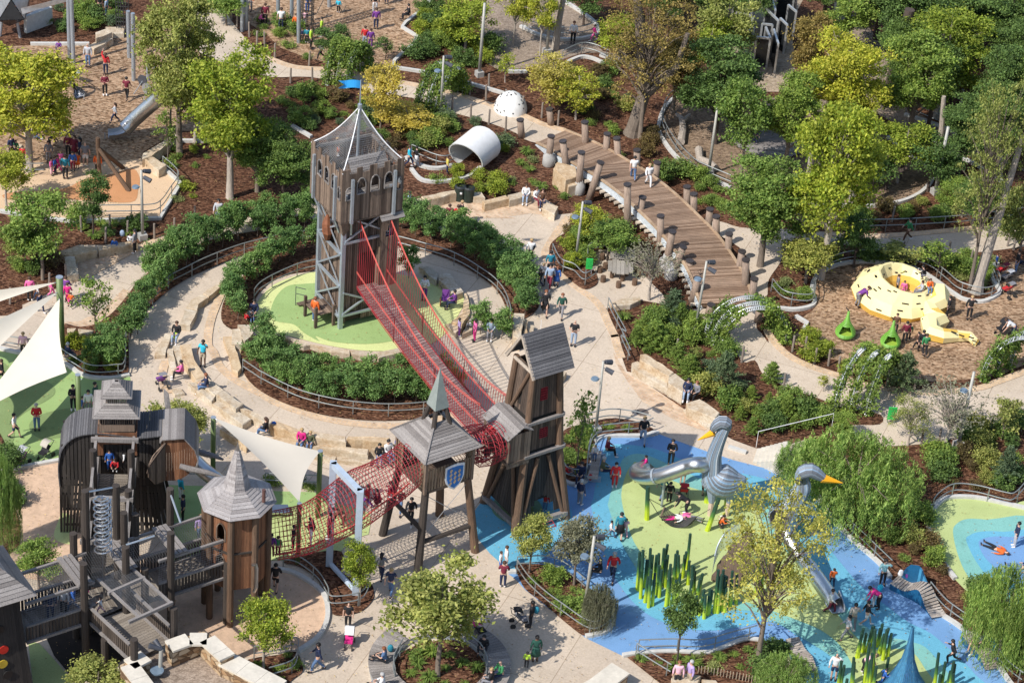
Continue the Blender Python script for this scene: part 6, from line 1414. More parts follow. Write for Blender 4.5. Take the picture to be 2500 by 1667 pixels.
# stone blocks
def stonemat():
    m,t,b=nodes('honey sandstone'); n=noise(t,.9,5,.7); n2=noise(t,7,4,.7); oi=t.nodes.new('ShaderNodeObjectInfo')
    c=ramp(t,n,[(.3,(.36,.22,.11)),(.42,(.5,.4,.28)),(.6,(.62,.55,.44)),(.75,(.66,.61,.52))]); c=mix(t,1.0,c,ramp(t,n2,[(.3,(.78,.76,.74)),(.6,(1,1,1))]),'MULTIPLY'); c=mix(t,1.0,c,ramp(t,oi.outputs['Random'],[(0,(.95,.82,.66)),(.5,(1,.97,.93)),(1,(.88,.88,.88))]),'MULTIPLY')
    t.links.new(c,b.inputs['Base Color']); b.inputs['Roughness'].default_value=.9; bump(t,b,n2,.6,.03); return m
stm=stonemat()
ZO6=lambda s:' '.join("@P" if 0 else t for t in s.split())
BL="""V .5 168,60 215,0 255,0 222,62;.5 168,168 222,165 240,250 300,330 245,350 185,260;.55 245,350 305,333 390,405 350,430;.75 352,425 395,405 490,475 455,500;.5 332,470 360,455 535,550 490,580;.45 205,365 240,360 350,440 330,465;.3 130,175 165,170 185,260 160,265;.25 90,190 128,190 150,300 120,300;.35 35,220 90,110 125,115 90,220;.2 120,400 170,390 190,420 140,430;.6 475,500 500,495 645,560 625,580;.8 632,580 650,560 800,610 785,640;.9 800,635 830,610 1020,640 1015,670;.95 1020,650 1030,640 1240,645 1235,675;.5 372,605 400,590 520,665 510,690;.45 640,650 660,640 770,665 765,690;.55 850,690 890,682 1135,705 1130,735;.55 1140,705 1150,700 1300,720 1290,745;.25 835,740 850,725 970,745 965,765;.3 970,760 980,745 1150,760 1140,780;.5 430,90 475,88 485,165 430,165;.55 465,65 530,65 545,110 500,155 480,130;.4 390,125 430,122 485,290 462,315 440,300
@01 .5 1605,1385 1650,1250 1755,1270 1695,1395;.5 1655,1240 1705,1170 1800,1120 1850,1150 1770,1205 1757,1262;.45 1810,1115 1940,1025 1975,1045 1860,1145;.4 1945,1020 2060,980 2070,1005 1980,1045;.6 525,740 700,690 850,700 860,735 680,778 560,770;.55 570,785 660,778 700,940 600,960;.6 872,700 1190,645 1225,670 880,735;.4 600,1430 680,1425 660,1460 600,1470;.4 700,1430 830,1450 820,1480 700,1465
@12 .45 260,-10 430,40 500,75 440,90 280,20;.5 505,70 700,110 850,125 850,155 680,140;.5 860,125 1000,130 1080,150 1080,185 870,158;.55 1090,150 1480,65 1500,95 1110,195
@11 .5 1470,880 1560,870 1640,930 1630,1000 1560,960;.55 1650,945 1740,930 1870,1100 1780,1130 1650,1000;.6 1875,1115 1895,1110 1930,1280 1850,1400 1760,1370 1860,1290;.4 1905,1120 1980,1280 1940,1440 1860,1480 1935,1290;.7 1280,330 1480,265 1515,300 1290,350;.7 1490,258 1790,195 1800,225 1522,297;.5 1920,215 2030,220 2060,265 1950,260;.6 2040,290 2240,245 2270,275 2060,325;.45 1700,1390 1770,1375 1860,1420 1800,1470
@21 .55 0,245 120,215 200,210 215,240 20,290;.55 320,300 450,345 415,410 300,360;.9 50,1290 150,1290 135,1400 110,1520 45,1500;.6 155,1340 180,1350 165,1500 135,1500;.35 185,1390 235,1400 225,1490 175,1490;.35 900,1200 1080,1150 1180,1140 1180,1175 1090,1215 960,1230
@22 1.0 1175,160 1220,155 1480,320 1440,350 1380,330 1180,210;.5 1105,235 1150,225 1425,400 1430,470 1110,290;.9 1432,352 1485,332 1600,412 1560,500 1435,425;.75 1590,590 1700,555 1890,680 1850,730 1600,640;.25 1560,648 1588,640 1815,790 1795,815;.45 400,290 530,320 460,390 400,350
@00 .5 785,405 985,320 1005,350 840,440;.9 850,290 960,250 1000,290 860,345;.7 1270,1370 1560,1190 1580,1220 1350,1390 1270,1415;.6 1280,1405 1345,1385 1480,1470 1410,1520;.5 100,1280 200,1290 190,1330 60,1320;.5 200,1080 300,1130 330,1180 230,1200;.4 940,240 1110,240 1100,300 960,290
@23 .6 1455,1520 1480,1470 1720,1500 1690,1568 1460,1590;.5 1725,1530 1850,1545 1900,1620 1740,1620
@20 1.2 440,1440 600,1480 620,1568 520,1600 400,1500;.8 500,1560 620,1520 640,1640 540,1660"""
BLn={'V':"in the stone seating terrace around the ring path",'@01':"of the stone seats left of the castle",'@12':"along the front rim of the lime green disc",'@11':"near the castle's right side",'@21':"near the log tables and plaza edge",'@22':"in the long stone wall below the lamp post",'@00':"on the upper left play area edge",'@23':"beside the picket fence at the bottom",'@20':"under the footbridge's concrete feet"}
for ln in BL.split('\n'):
    fr_n,rest=ln.split(' ',1)
    for i,bk_ in enumerate(rest.split(';')):
        h_,*pp=bk_.split(); h_=float(h_); f=ZM(360,760,2.1) if fr_n=='V' else fr(fr_n[1:])
        pts=[P(*f(*map(float,p.split(','))),h_) for p in pp]
        if (pts[1]-pts[0]).cross(pts[2]-pts[1]).z<0: pts=pts[::-1]
        cen=sum(pts,Vector())/len(pts); lo=[]; 
        # roughened outline with a bevelled top edge
        fine=[]
        for a,b in zip(pts,pts[1:]+pts[:1]):
            n=max(1,int((b-a).length/.45))
            for k in range(n): q=a.lerp(b,k/n); fine.append(q+Vector((rnd.uniform(-.04,.04),rnd.uniform(-.04,.04),rnd.uniform(-.02,.02))))
        n=len(fine); mb=MB(); top=[cen+(q-cen)*.965 for q in fine]; md=[q-Vector((0,0,.05)) for q in fine]; bt=[Vector((q.x,q.y,-.02)) for q in fine]
        v=top+md+bt; fs=[tuple(t) for t in tessellate_polygon([top])]; fs=[t if (v[t[1]]-v[t[0]]).cross(v[t[2]]-v[t[0]]).z>0 else t[::-1] for t in fs]
        for k in range(n): j=(k+1)%n; fs+=[(k+n,j+n,j,k),(k+2*n,j+2*n,j+n,k+n)]
        mb.add(v,fs); o=mb.build('stone_block',stm,loc=(cen.x,cen.y,0)); big='long ' if max((a-cen).length for a in pts)>1.6 else 'short '
        tag(o,big+"rough sandstone block "+BLn[fr_n],'stone block',big+"sandstone blocks "+BLn[fr_n])
# lamp posts
galv=M('grey painted pole',(.4,.39,.35),.6,.2,.1); lampd=M('dark lamp head',(.07,.075,.09),.5,.2); dome_g=M('blue grey disc',(.2,.27,.34),.35,.3)
def lamp(label,b,t,heads=1,wide=.09,disc=True,grp="tall lamp posts"):
    bp=W1(b); tx=Q(t)[0]; tp_=PY(*tx,bp.y); o=E('lamp_post',label,'lamp post',bp,grp)
    mb=MB(); mb.tube([bp+Vector((0,0,.3)),tp_],[wide,wide*.75],10); mb.build('pole',galv,o,True)
    mb=MB(); mb.box(bp+Vector((0,0,.2)),(.5,.5,.4),.5); mb.build('concrete_base',cfoot,o)
    d=(tp_-bp).normalized()
    if heads:
        for s,(dx,dy) in enumerate(((.35,.25),(.45,-.15))[:heads+1]):
            q=tp_-d*(.1+.35*s); mb=MB(); mb.tube([q,q+Vector((dx*.4,dy*.4,.02))],.03,6); mb.tube([q+Vector((dx*.35,dy*.35,0)),q+Vector((dx*1.35,dy*1.35,-.15))],[.13,.16],10); mb.build('floodlight',lampd,o)
    if disc: 
        q=bp.lerp(tp_,.76); mb=MB(); mb.tube([q,q+Vector((-.3,-.05,0))],.025,6); mb.tube([q+Vector((-.36,-.05,-.04)),q+Vector((-.36,-.05,.05))],[.24,.2],16); mb.build('round_shade',dome_g,o)
for l,b,t,h,w_,d in (("lamp post in front of the orange and tan surface","@01 1270,635","@01 1258,20",1,.1,True),("lamp post between the two vine arches above the castle","@10 1660,1040","@10 1690,500",1,.09,True),
 ("thick plain pole above the white dome","@10 2005,680","@10 2055,30",0,.12,False),("lamp post in the bed left of the log tables","@21 600,860","@21 668,300",1,.09,True),("lamp post by the lower end of the footbridge","@21 1665,1480","@21 1770,830",1,.09,True),
 ("lamp post on the plaza behind the blue surface","@22 780,860","@22 850,225",1,.09,True),("lamp post on the blue island bed","@23 675,985","@23 770,260",1,.1,True),("lamp post among bare trees by the right hand path","@32 1745,990","@32 1890,320",0,.11,True),
 ("thin pole standing in the upper right path","@31 590,690","@31 650,340",0,.09,False),("tall pole at the left of the gravel island","@20 345,480","@20 390,-40",0,.12,False),("thick plain pole right of the grey play oval","@31 1540,230","@30 1660,1130",0,.13,False),
 ("wooden looking pole inside the grey play oval","@20 1785,1560","@20 1868,945",0,.11,False),("leaning pole behind the maze frames","@20 2130,690","@20 2190,240",0,.12,False),("plain pole deep in the top right wood","@30 1750,1040","@30 1790,800",0,.12,False)): lamp(l,b,t,h,w_,d)
tb=P(*Q("@03 1425,1470")[0],TZ); o=E('lamp_post',"short floodlight pole on the stone terrace with a dark round shade",'lamp post',tb,"tall lamp posts"); tt=PY(*Q("@03 1435,1265")[0],tb.y)
mb=MB(); mb.tube([tb,tt],.1,10); mb.build('pole',galv,o); 
for dx,dy in ((-.35,.3),(-.55,-.1)): mb=MB(); mb.tube([tt,tt+Vector((dx,dy,.25))],[.1,.15],10); mb.build('floodlight',lampd,o)
mb=MB(); q=tb+Vector((-.1,-.3,.3)); mb.tube([q,q+Vector((0,0,.08))],.33,18); mb.build('round_shade',dome_g,o)
# tall poles of the upper play area
for b,t in (("@00 620,520","@00 605,-80"),("@00 655,570","@00 632,-80"),("@00 1150,515","@00 1140,100"),("@00 1190,720","@00 1182,120"),("@00 1318,715","@00 1318,560"),("@00 1380,830","@00 1376,600"),("@10 398,385","@10 398,-60"),("@10 215,205","@10 215,-60"),("@10 335,190","@10 338,-60"),("@00 2155,280","@00 2160,-60"),("@00 2190,265","@00 2192,-60"),("@10 670,65","@10 670,-50")):
    bp=W1(b); tp_=PY(*Q(t)[0],bp.y); mb=MB(); mb.tube([bp,tp_],.14,10); o=mb.build('steel_pole',steel,loc=bp); tag(o,"tall blue grey steel pole of the upper play area",'pole',"steel poles of the upper play area")
# arches with vines
truss=M('pale wire truss',(.62,.64,.65),.4,.5)
def arch_(label,n,f_,ht,vine_n=.5,vine_f=.5,grp=None):
    a,b=W1(n),W1(f_); o=E('vine_arch',label,'arch',a,grp); k=28; mid=[a.lerp(b,.5-.5*math.cos(PI*i/k)*1.0)+Vector((0,0,ht*math.sin(PI*i/k)**.75)) for i in range(k+1)]
    d=(b-a).normalized(); s=Vector((-d.y,d.x,0))
    mb=MB()
    for o1,o2 in ((-.14,0),(.14,0),(0,.16)): mb.tube([p+s*o1+((p-a.lerp(b,.5)).normalized()*o2) for p in mid],.028,5)
    for i in range(0,k,1):
        for q in (0,.5): p=mid[i].lerp(mid[i+1],q); c=(p-a.lerp(b,.5)).normalized()*.16; mb.tube([p-s*.14,p+s*.14],.02,4,cap=False); mb.tube([p-s*.14,p+c],.018,4,cap=False); mb.tube([p+s*.14,p+c],.018,4,cap=False)
    mb.build('wire_truss',truss,o)
    cl=[]
    for vn,seq in ((vine_n,mid),(vine_f,mid[::-1])):
        m_=int(vn*k*.62)
        for i in range(m_): 
            for q in range(5): p=seq[i].lerp(seq[i+1],q/5); cl.append(np.array(p-a)+nr.normal(size=3)*.13)
        for q in range(6): cl.append(np.array(seq[0]-a)+np.array([nr.uniform(-.5,.5),nr.uniform(-.5,.5),nr.uniform(.1,.9)]))
    lf=leaves(np.array(cl),30,.26,.9,seed=len(cl)); me=leafmesh('vine',lf,.085,.4,seed=3); me.materials.append(LM['green']); v=bpy.data.objects.new('vine_leaves',me); C.objects.link(v); v.parent=o
AG=[("vine covered wire arch over the upper path, above the castle flag",[("@10 650,760","@10 820,600"),("@10 740,770","@10 930,640"),("@10 830,790","@10 1010,650")],2.6,1,1),
 ("vine covered wire arch over the upper path beside the lamp post",[("@10 1470,980","@10 1730,790"),("@10 1550,1010","@10 1800,820"),("@10 1620,1030","@10 1870,840")],2.6,.9,.6),
 ("wire arch at the lower end of the footbridge",[("@22 1760,30","@31 80,1440"),("@22 1830,70","@31 150,1500"),("@22 1900,90","@31 200,1560")],2.6,.6,.7),
 ("vine covered wire arch over the right hand path",[("@32 640,690","@32 950,330"),("@32 780,700","@32 1050,380"),("@32 930,700","@32 1160,410")],2.8,.8,.7),
 ("wire arch at the right edge by the wood chips",[("@32 1960,400","@32 2420,300"),("@32 2080,340","@32 2500,240"),("@32 2200,290","@32 2560,170")],2.6,.7,.3)]
for l,lst,h_,vn,vf in AG:
    for n,f_ in lst: arch_(l,n,f_,h_,vn,vf,l.replace('arch','arches',1)+" (row of three)" if 0 else "row of three: "+l)
# white dome and pipe
wht=M('white fibreglass',(.74,.74,.72),.5,var=.06)
dc=P(1246,268); o=E('white_dome',"white dome with small round holes above the upper path",'dome',dc); mb=MB()
rr=[]
for i in range(9):
    z=1.35*math.sin(i*PI/16); r=1.15*math.cos(i*PI/16)+.001; rr.append([dc+Vector((r*math.cos(a*PI/12),r*math.sin(a*PI/12),z)) for a in range(24)])
mb.loft(rr,cap=False); mb.build('shell',wht,o,True)
mb=MB()
for i in range(46):
    a=rnd.uniform(0,2*PI); e=rnd.uniform(.1,1.4); n=Vector((math.cos(a)*math.cos(e),math.sin(a)*math.cos(e),math.sin(e))); p=dc+Vector((n.x*1.15,n.y*1.15,n.z*1.35)); mb.tube([p-n*.02,p+n*.012],.055,8)
mb.build('holes',M('dark hole',(.05,.05,.055),.8),o)
o=E('white_pipe',"big white concrete pipe tunnel opening left of the sandstone seats",'pipe tunnel',P(1130,405)); mb=MB()
c0=P(*Q("@10 1850,1480")[0]); c1=P(*Q("@10 2060,1420")[0]); dd=(c1-c0); nn_=Vector((.45,.9,0)).normalized()
rr=[];ri=[]
for i in range(5):
    t=i/4; c=c0+Vector((.5,.15,0))+nn_*(t*2.4-.6)+Vector((0,0,.9)); s_=Vector((.9,-.45,0)).normalized()
    rr.append([c+s_*1.28*math.cos(a*PI/12)+Vector((0,0,1.2*math.sin(a*PI/12))) - nn_*(.55*math.sin(a*PI/12) if i==0 else 0) for a in range(24)]); ri.append([c+(q-c)*.93 for q in rr[-1]])
mb.loft(rr,cap=False); mb.loft([r[::-1] for r in ri],cap=False); mb.add(rr[0]+ri[0],[(a,(a+1)%24,(a+1)%24+24,a+24) for a in range(24)]); mb.build('pipe_shell',wht,o,True)
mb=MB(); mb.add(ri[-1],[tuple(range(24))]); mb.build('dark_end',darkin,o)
# log tables and stools
for (u,v),l in (((1010,815),"round log picnic table with stump stools, the upper of two"),((990,930),"round log picnic table with stump stools, the lower of two")):
    b=P(*fr('21')(u,v+40)); o=E('picnic_table',l,'table',b); mb=MB()
    for i in range(6): 
        x=-.75+i*.26; w_=math.sqrt(max(.05,.8-(x+.12)**2)); mb.box(b+Vector((x+.12,0,.74)),(.245,w_*1.9,.08),0)
    mb.build('table_top',wood('grey table boards',(.26,.24,.21),(.42,.39,.35)),o)
    for a in range(4): mb=MB(); q=b+Vector((.5*math.cos(a*PI/2+.4),.5*math.sin(a*PI/2+.4),0)); mb.tube([q,q+Vector((0,0,.7))],.13,9); mb.build('leg',wlog,o)
    for a in range(7): mb=MB(); q=b+Vector((1.25*math.cos(a*PI/3.5+.2),1.25*math.sin(a*PI/3.5+.2),0)); mb.tube([q,q+Vector((0,0,.42))],.17,10); mb.build('stump_stool',wlog,o)
# bins
for (u,v),l in (((1832,290),"dark green slatted litter bin with white label"),((1908,300),"dark green slatted litter bin, right of the labelled one")):
    b=P(*fr('11')(u,v)); o=E('litter_bin',l,'litter bin',b,None); mb=MB(); 
    for a in range(24): q=lambda r,z,a_:b+Vector((r*math.cos(a_),r*math.sin(a_),z)); a0=a*PI/12; mb.bar(q(.3,.05,a0),q(.36,.98,a0),.06,.025,up=(math.cos(a0),math.sin(a0),0))
    mb.build('slatted_body',M('dark green paint',(.03,.05,.04),.5),o); mb=MB(); mb.tube([b+Vector((0,0,z)) for z in(.95,1.05,1.12)],[.38,.38,.28],16,cap=False); mb.tube([b+Vector((0,0,.05)),b+Vector((0,0,.9))],.28,12); mb.build('rim_lid',M('black rim',(.02,.025,.025),.5),o)
    if 'label' in l and 'right' not in l: mb=MB(); mb.box(b+Vector((.06,-.39,.75)),(.14,.02,.14)); mb.build('paper_label',whitep,o)
for s,l in (("@11 1665,385",'round brown manhole cover in the brick paving'),("@22 1195,685",'round grey manhole cover on the plaza below the lamp post')):
    b=W1(s); mb=MB(); mb.tube([b+Vector((0,0,.03)),b+Vector((0,0,.062))],.36,20); o=mb.build('manhole_cover',M('cast iron',(.16,.13,.11),.7,.2,.2),loc=b); tag(o,l,'manhole cover')
# green signs
def sign(label,u,v,fr_,w_,h_,z0,lines):
    b=P(*fr(fr_)(u,v)); o=E('green_sign',label,'sign',b); mb=MB(); mb.box(b+Vector((0,0,z0+h_/2)),(w_,.05,h_),.1); mb.build('panel',M('bright green sign',(.03,.5,.09),.5,var=.03),o)
    mb=MB()
    for x in(-.4,.4): mb.bar(b+Vector((x*w_,0.05,0)),b+Vector((x*w_,.05,z0+h_)),.05)
    mb.build('posts',steel,o); mb=MB()
    for i in range(lines):
        x=-w_*.38
        while x<w_*.36: L=rnd.uniform(.03,.1)*w_*1.5; mb.box(b+Vector((x+L/2,-.035,z0+h_*(.88-.78*i/lines))),(L,.012,.03*h_),.1); x+=L+.04
    mb.build('lettering',M('dark green print',(.01,.12,.04),.6),o)
sign("green notice board on posts beside the log tables",715,960,'21',.42,.75,.5,6); sign("green notice board by the right hand path",1145,780,'32',.5,.85,.3,7)
# slatted bench, wave benches, ring bench
bn_=wood('pale bench slats',(.36,.31,.27),(.52,.47,.42)); o=E('slatted_bench',"pale slatted bench along the left rim of the blue surface",'bench',W1("@22 760,1200")); mb=MB()
A,B,Cc,Dd=W("@22 705,1265 800,1270 835,1020 775,1010",.45)
for i in range(26): a,b,c,d=(A.lerp(Dd,(i+.1)/26),B.lerp(Cc,(i+.1)/26),B.lerp(Cc,(i+.9)/26),A.lerp(Dd,(i+.9)/26)); mb.slab([a,b,c,d],.05)
mb.build('seat',bn_,o); mb=MB(); 
for t in (.1,.5,.9): a,b=A.lerp(Dd,t),B.lerp(Cc,t); mb.box(((a.x+b.x)/2,(a.y+b.y)/2,.2),(.9,.1,.4))
mb.build('support',steel,o)
navy=M('deep blue panels',(.01,.09,.2),.45,var=.1); navy2=M('light blue stripes',(.05,.24,.42),.45)
def wave(label,pts,wd,zz,extra=None,side=1):
    o=E('wave_bench',label,'bench',pts[0]); p2=smoothc(pts,6,False); n=len(p2); top=[]
    zs=smoothc([Vector((z,0,0)) for z in zz],6,False); mb=MB(); s1=MB(); 
    nv=[]
    for i,p in enumerate(p2):
        d=(p2[min(i+1,n-1)]-p2[max(i-1,0)]).normalized(); s=Vector((-d.y,d.x,0))*wd*side; nv.append(s)
    for i in range(n-1):
        za,zb=zs[i].x,zs[i+1].x; L=max(1,int((p2[i+1]-p2[i]).length/.09))
        for k in range(L):
            t0,t1=(k+.1)/L,(k+.9)/L; a=p2[i].lerp(p2[i+1],t0)+Vector((0,0,za+(zb-za)*t0)); b=p2[i].lerp(p2[i+1],t1)+Vector((0,0,za+(zb-za)*t1)); q=[a,b,b+nv[i],a+nv[i]]
            mb.slab(q if side>0 else q[::-1],.05)
        for off in (.03,.94):
            a=p2[i]+nv[i]*off; b=p2[i+1]+nv[i+1]*off; s1.add([a,b,b+Vector((0,0,max(.02,zb-.06))),a+Vector((0,0,max(.02,za-.06)))],[(0,1,2,3)])
    mb.build('slatted_seat',bn_,o); s1.build('blue_side',navy,o)
    if extra:
        mb=MB(); a,b,h=extra; q=[p2[int((n-1)*(a+(b-a)*k/10))]+nv[0]*1.02 for k in range(11)]; f0=[x for x in q]; f1=[x+Vector((0,0,.1+h*math.sin(PI*k/10)**.6)) for k,x in enumerate(q)]; t=nv[0].normalized()*.12
        for k in range(10): mb.add([f0[k],f0[k+1],f1[k+1],f1[k]]+[x+t for x in (f0[k],f0[k+1],f1[k+1],f1[k])],[(0,1,2,3),(7,6,5,4),(3,2,6,7),(0,3,7,4),(1,5,6,2)],1 if k in(6,8) else 0)
        mb.build('fin_back',[navy,navy2],o)
wave("blue wave shaped bench with rounded fin back at the right rim of the blue surface",W("@33 1130,740 1250,800 1370,860 1450,930 1510,1010"),.85,[.5,.45,.95,.3,.2],(.05,.55,1.5),1)
wave("blue wave shaped bench with a seated man near the bottom right",W("@33 1770,1220 1850,1290 1920,1370 1990,1470"),.85,[.6,.4,.45,.15],(.3,1,.9),1)
wave("wave bench half hidden behind the weeping shrub at the bottom",W("@33 200,1240 260,1330 320,1420 350,1500"),.75,[.5,.35,.5,.35],None,1)
rb_=E('ring_bench',"round grey deck bench encircling the spreading olive tree",'bench',W1("@13 1650,1450")); ctr=P(*fr('13')(1650,1445)); R1=(P(*fr('13')(2060,1445))-ctr).length
mb=MB(); n=110
for i in range(n):
    a0,a1=2*PI*(i+.06)/n,2*PI*(i+.94)/n
    if PI*.42<(a0)%(2*PI)<PI*.75: continue
    q=[ctr+Vector((R1*math.cos(a),R1*math.sin(a),.45)) for a in(a0,)]+[ctr+Vector((r_*math.cos(a),r_*math.sin(a),.45)) for r_,a in((R1+1.25,a0),(R1+1.25,a1),(R1,a1))]; mb.slab(q,.06)
mb.build('deck_boards',wood('weathered deck boards',(.24,.22,.21),(.38,.35,.33)),rb_)
mb=MB(); 
for i in range(36):
    a0,a1=2*PI*i/36,2*PI*(i+1)/36; mb.add([ctr+Vector((R1*math.cos(a0),R1*math.sin(a0),0)),ctr+Vector((R1*math.cos(a1),R1*math.sin(a1),0)),ctr+Vector((R1*math.cos(a1),R1*math.sin(a1),.4)),ctr+Vector((R1*math.cos(a0),R1*math.sin(a0),.4))],[(0,1,2,3)])
    r_=R1+1.2; 
    if not PI*.42<a0<PI*.75: mb.add([ctr+Vector((r_*math.cos(a0),r_*math.sin(a0),0)),ctr+Vector((r_*math.cos(a1),r_*math.sin(a1),0)),ctr+Vector((r_*math.cos(a1),r_*math.sin(a1),.38)),ctr+Vector((r_*math.cos(a0),r_*math.sin(a0),.38))],[(3,2,1,0)])
mb.build('bench_base',steel,rb_)
# picket fence
pk=W("@23 1690,1490 1850,1510 2100,1560 2334,1620"); o=E('picket_fence',"low split picket fence along the bottom bed",'fence',pk[0]); mb=MB()
for p in resample(pk,.16): mb.bar(p,p+Vector((rnd.uniform(-.02,.02),0,.55+rnd.uniform(-.03,.03))),.07,.03)
mb.build('pickets',wood('raw pickets',(.42,.34,.24),(.58,.48,.36)),o)
# blue spire
o=E('blue_spire',"tall blue boarded spire like a breaching whale nose at the bottom right",'play sculpture',P(*fr('33')(1260,1640))); b=P(*fr('33')(1260,1640)); tp_=PY(*fr('33')(1345,1065),b.y); striped_=MB()
pts=[b,b.lerp(tp_,.25),b.lerp(tp_,.5),b.lerp(tp_,.75),tp_]; rd_=[1.35,.72,.34,.16,.07]
navyw=wood('blue boards',(.02,.12,.27),(.06,.25,.45)); mb=striped(MB(),pts,rd_,20); mb.build('boarded_body',navyw,o)
# maze frames
mir=M('dark mirror',(.04,.045,.05),.15,.6); frm=M('bright frame',(.6,.62,.62),.35,.6)
for s in ("@30 100,220 250,235","@30 40,190 85,350","@30 130,420 190,480","@30 180,180 280,200","@30 70,520 110,650","@30 0,330 110,440","@20 2000,360 2140,400","@20 2110,540 2150,420","@20 2040,600 2080,500","@20 2180,590 2300,600","@20 2230,470 2320,480","@20 1970,330 2140,330","@30 200,300 270,360","@30 0,500 40,600"):
    a,b=W(s); o=E('maze_frame',"upright dark mirror panel in a bright frame in the maze at the top",'maze panel',a,"mirror maze panels at the top"); h=2.3; mb=MB(); mb.add([a,b,b+Vector((0,0,h)),a+Vector((0,0,h))],[(0,1,2,3)]); d=Vector((-(b-a).y,(b-a).x,0)).normalized()*.06; mb.add([p+d for p in (a,b,b+Vector((0,0,h)),a+Vector((0,0,h)))],[(3,2,1,0)]); mb.build('mirror',mir,o)
    mb=MB(); mb.bar(a,a+Vector((0,0,h)),.14); mb.bar(b,b+Vector((0,0,h)),.14); mb.bar(a+Vector((0,0,h)),b+Vector((0,0,h)),.14); mb.build('frame',frm,o)
# fallen logs and timber platform in the oval
o=E('fallen_log',"bleached forked fallen trunk lying in the grey play oval",'log',W1("@20 1540,1150")); mb=MB(); q=W("@20 1540,1265 1560,1150 1550,1060 1500,1015",.25); mb.tube(q,[.28,.24,.22,.1],9); mb.tube(W("@20 1555,1080 1620,1020",.4),[.18,.1],8); mb.tube(W("@20 1570,1100 1530,1110",.6),[.1,.03],6); mb.build('trunk',barkw,o)
o=E('fallen_log',"short crooked pale log right of the forked trunk",'log',W1("@20 1750,1430")); mb=MB(); mb.tube(W("@20 1700,1330 1710,1420 1790,1450 1850,1500",.28),[.28,.26,.25,.24],9); mb.build('trunk',barkw,o)
o=E('climbing_log',"dark leaning climbing trunk on props in the grey play oval",'log',W1("@31 1150,150")); mb=MB(); mb.tube([P(*fr('31')(1060,110),1.0),P(*fr('31')(1180,60),1.5),P(*fr('31')(1290,0),1.9)],[.2,.2,.12],8); 
for u,v in ((970,220),(1100,200),(1220,110)): q=P(*fr('31')(u,v)); mb.tube([q,q+Vector((.15,.2,1.4))],.09,6)
mb.build('trunk',barkd,o)
pl=P(*fr('30')(60,1250)); mb=MB(); 
for i in range(24):
    y=-2.5+i*.21; w_=math.sqrt(max(.1,2.6**2-y*y)); mb.box(pl+Vector((0,y,.12)),(2*w_,.19,.06),0)
o=mb.build('round_deck',wgrey,loc=pl); tag(o,"round grey timber deck in the grey play oval",'deck')
# upper left play gear
def chute(label,pts,r,closed_to,w_=.45):
    o=E('slide_chute',label,'slide',pts[-1]); sp_=smoothc([Vector(p) for p in pts],6,False); k=int(len(sp_)*closed_to); mb=MB(); mb.tube(sp_[:k+1],r,14,cap=False); mb.build('tube',stainless,o,True); mb=MB(); rr=[]
    for i in range(k,len(sp_)):
        d=(sp_[min(i+1,len(sp_)-1)]-sp_[i-1]); s=Vector((d.y,-d.x,0)).normalized(); rr.append([sp_[i]+s*w_+Vector((0,0,.1)),sp_[i]+s*w_*.9+Vector((0,0,-.18)),sp_[i]-s*w_*.9+Vector((0,0,-.18)),sp_[i]-s*w_+Vector((0,0,.1))])
    mb.loft(rr,closed=False,cap=False); mb.build('trough',stainless,o); mb=MB(); q=sp_[-2]; 
    for s in(-.3,.3): mb.bar((q.x+s,q.y,0),(q.x+s,q.y,q.z),.05)
    mb.build('support',steel,o)
g0=fr('00'); PP=lambda u,v,z:P(*g0(u,v),z)
chute("long shiny steel slide coming down right of the standing woman, upper left",[PP(1440,640,5.2),PP(1440,760,4.0),PP(1410,870,3.1),PP(1290,980,2.1),PP(1180,1080,1.2),PP(1110,1150,.7),PP(1050,1180,.5),PP(965,1190,.45)],.5,.7)
chute("short steel chute beside the yellow tree, upper left",[PP(540,640,1.9),PP(590,690,1.5),PP(640,760,.9),PP(680,815,.45),PP(710,845,.35)],.55,.35)
o=E('silver_pod',"faceted silver grey climbing pod at the top left corner",'climbing pod',P(*g0(90,330))); mb=MB(); b=P(*g0(90,330)); bm_=bmesh.new(); bmesh.ops.create_icosphere(bm_,subdivisions=1,radius=1.9)
vs=[b+Vector((v.co.x*.9,v.co.y*.8,v.co.z*1.0+2.7)) for v in bm_.verts]; fs=[tuple(v.index for v in f.verts) for f in bm_.faces]; bm_.free()
for f in fs:
    c=sum((vs[i] for i in f),Vector())/3; mb.add([vs[i].lerp(c,.06) for i in f],[(0,1,2)],0 if c.z>b.z+2.9 else 1)
mb.build('shell_panels',[M('silver panels',(.4,.43,.46),.35,.5),M('dark glass',(.04,.05,.06),.2)],o)
for x in(-.7,.7): mb=MB(); mb.tube([b+Vector((x,0,0)),b+Vector((x*.6,0,2))],.1,8); mb.build('leg',steel,o)
o=E('silver_pod',"dark faceted pod hanging at the top left between steel poles",'climbing pod',P(*g0(1090,300))); mb=MB(); b=P(*g0(1090,300))
for f in fs: c=sum((vs[i] for i in f),Vector())/3; mb.add([b+(vs[i].lerp(c,.06)-P(*g0(90,330)))*.62+Vector((0,0,2.6)) for i in f],[(0,1,2)],0 if c.z>P(*g0(90,330)).z+3.1 else 1)
mb.build('shell_panels',[MATS['silver panels'],MATS['dark glass']],o); mb=MB()
for i in range(6): x=-.4+.16*i; netline(mb,[b+Vector((x,0,0)),b+Vector((x*1.2,0,3.6))],.03)
for i in range(12): netline(mb,[b+Vector((-.4,0,.3*i)),b+Vector((.4,0,.3*i))],.03)
mb.build('rope_net',blackrope,o)
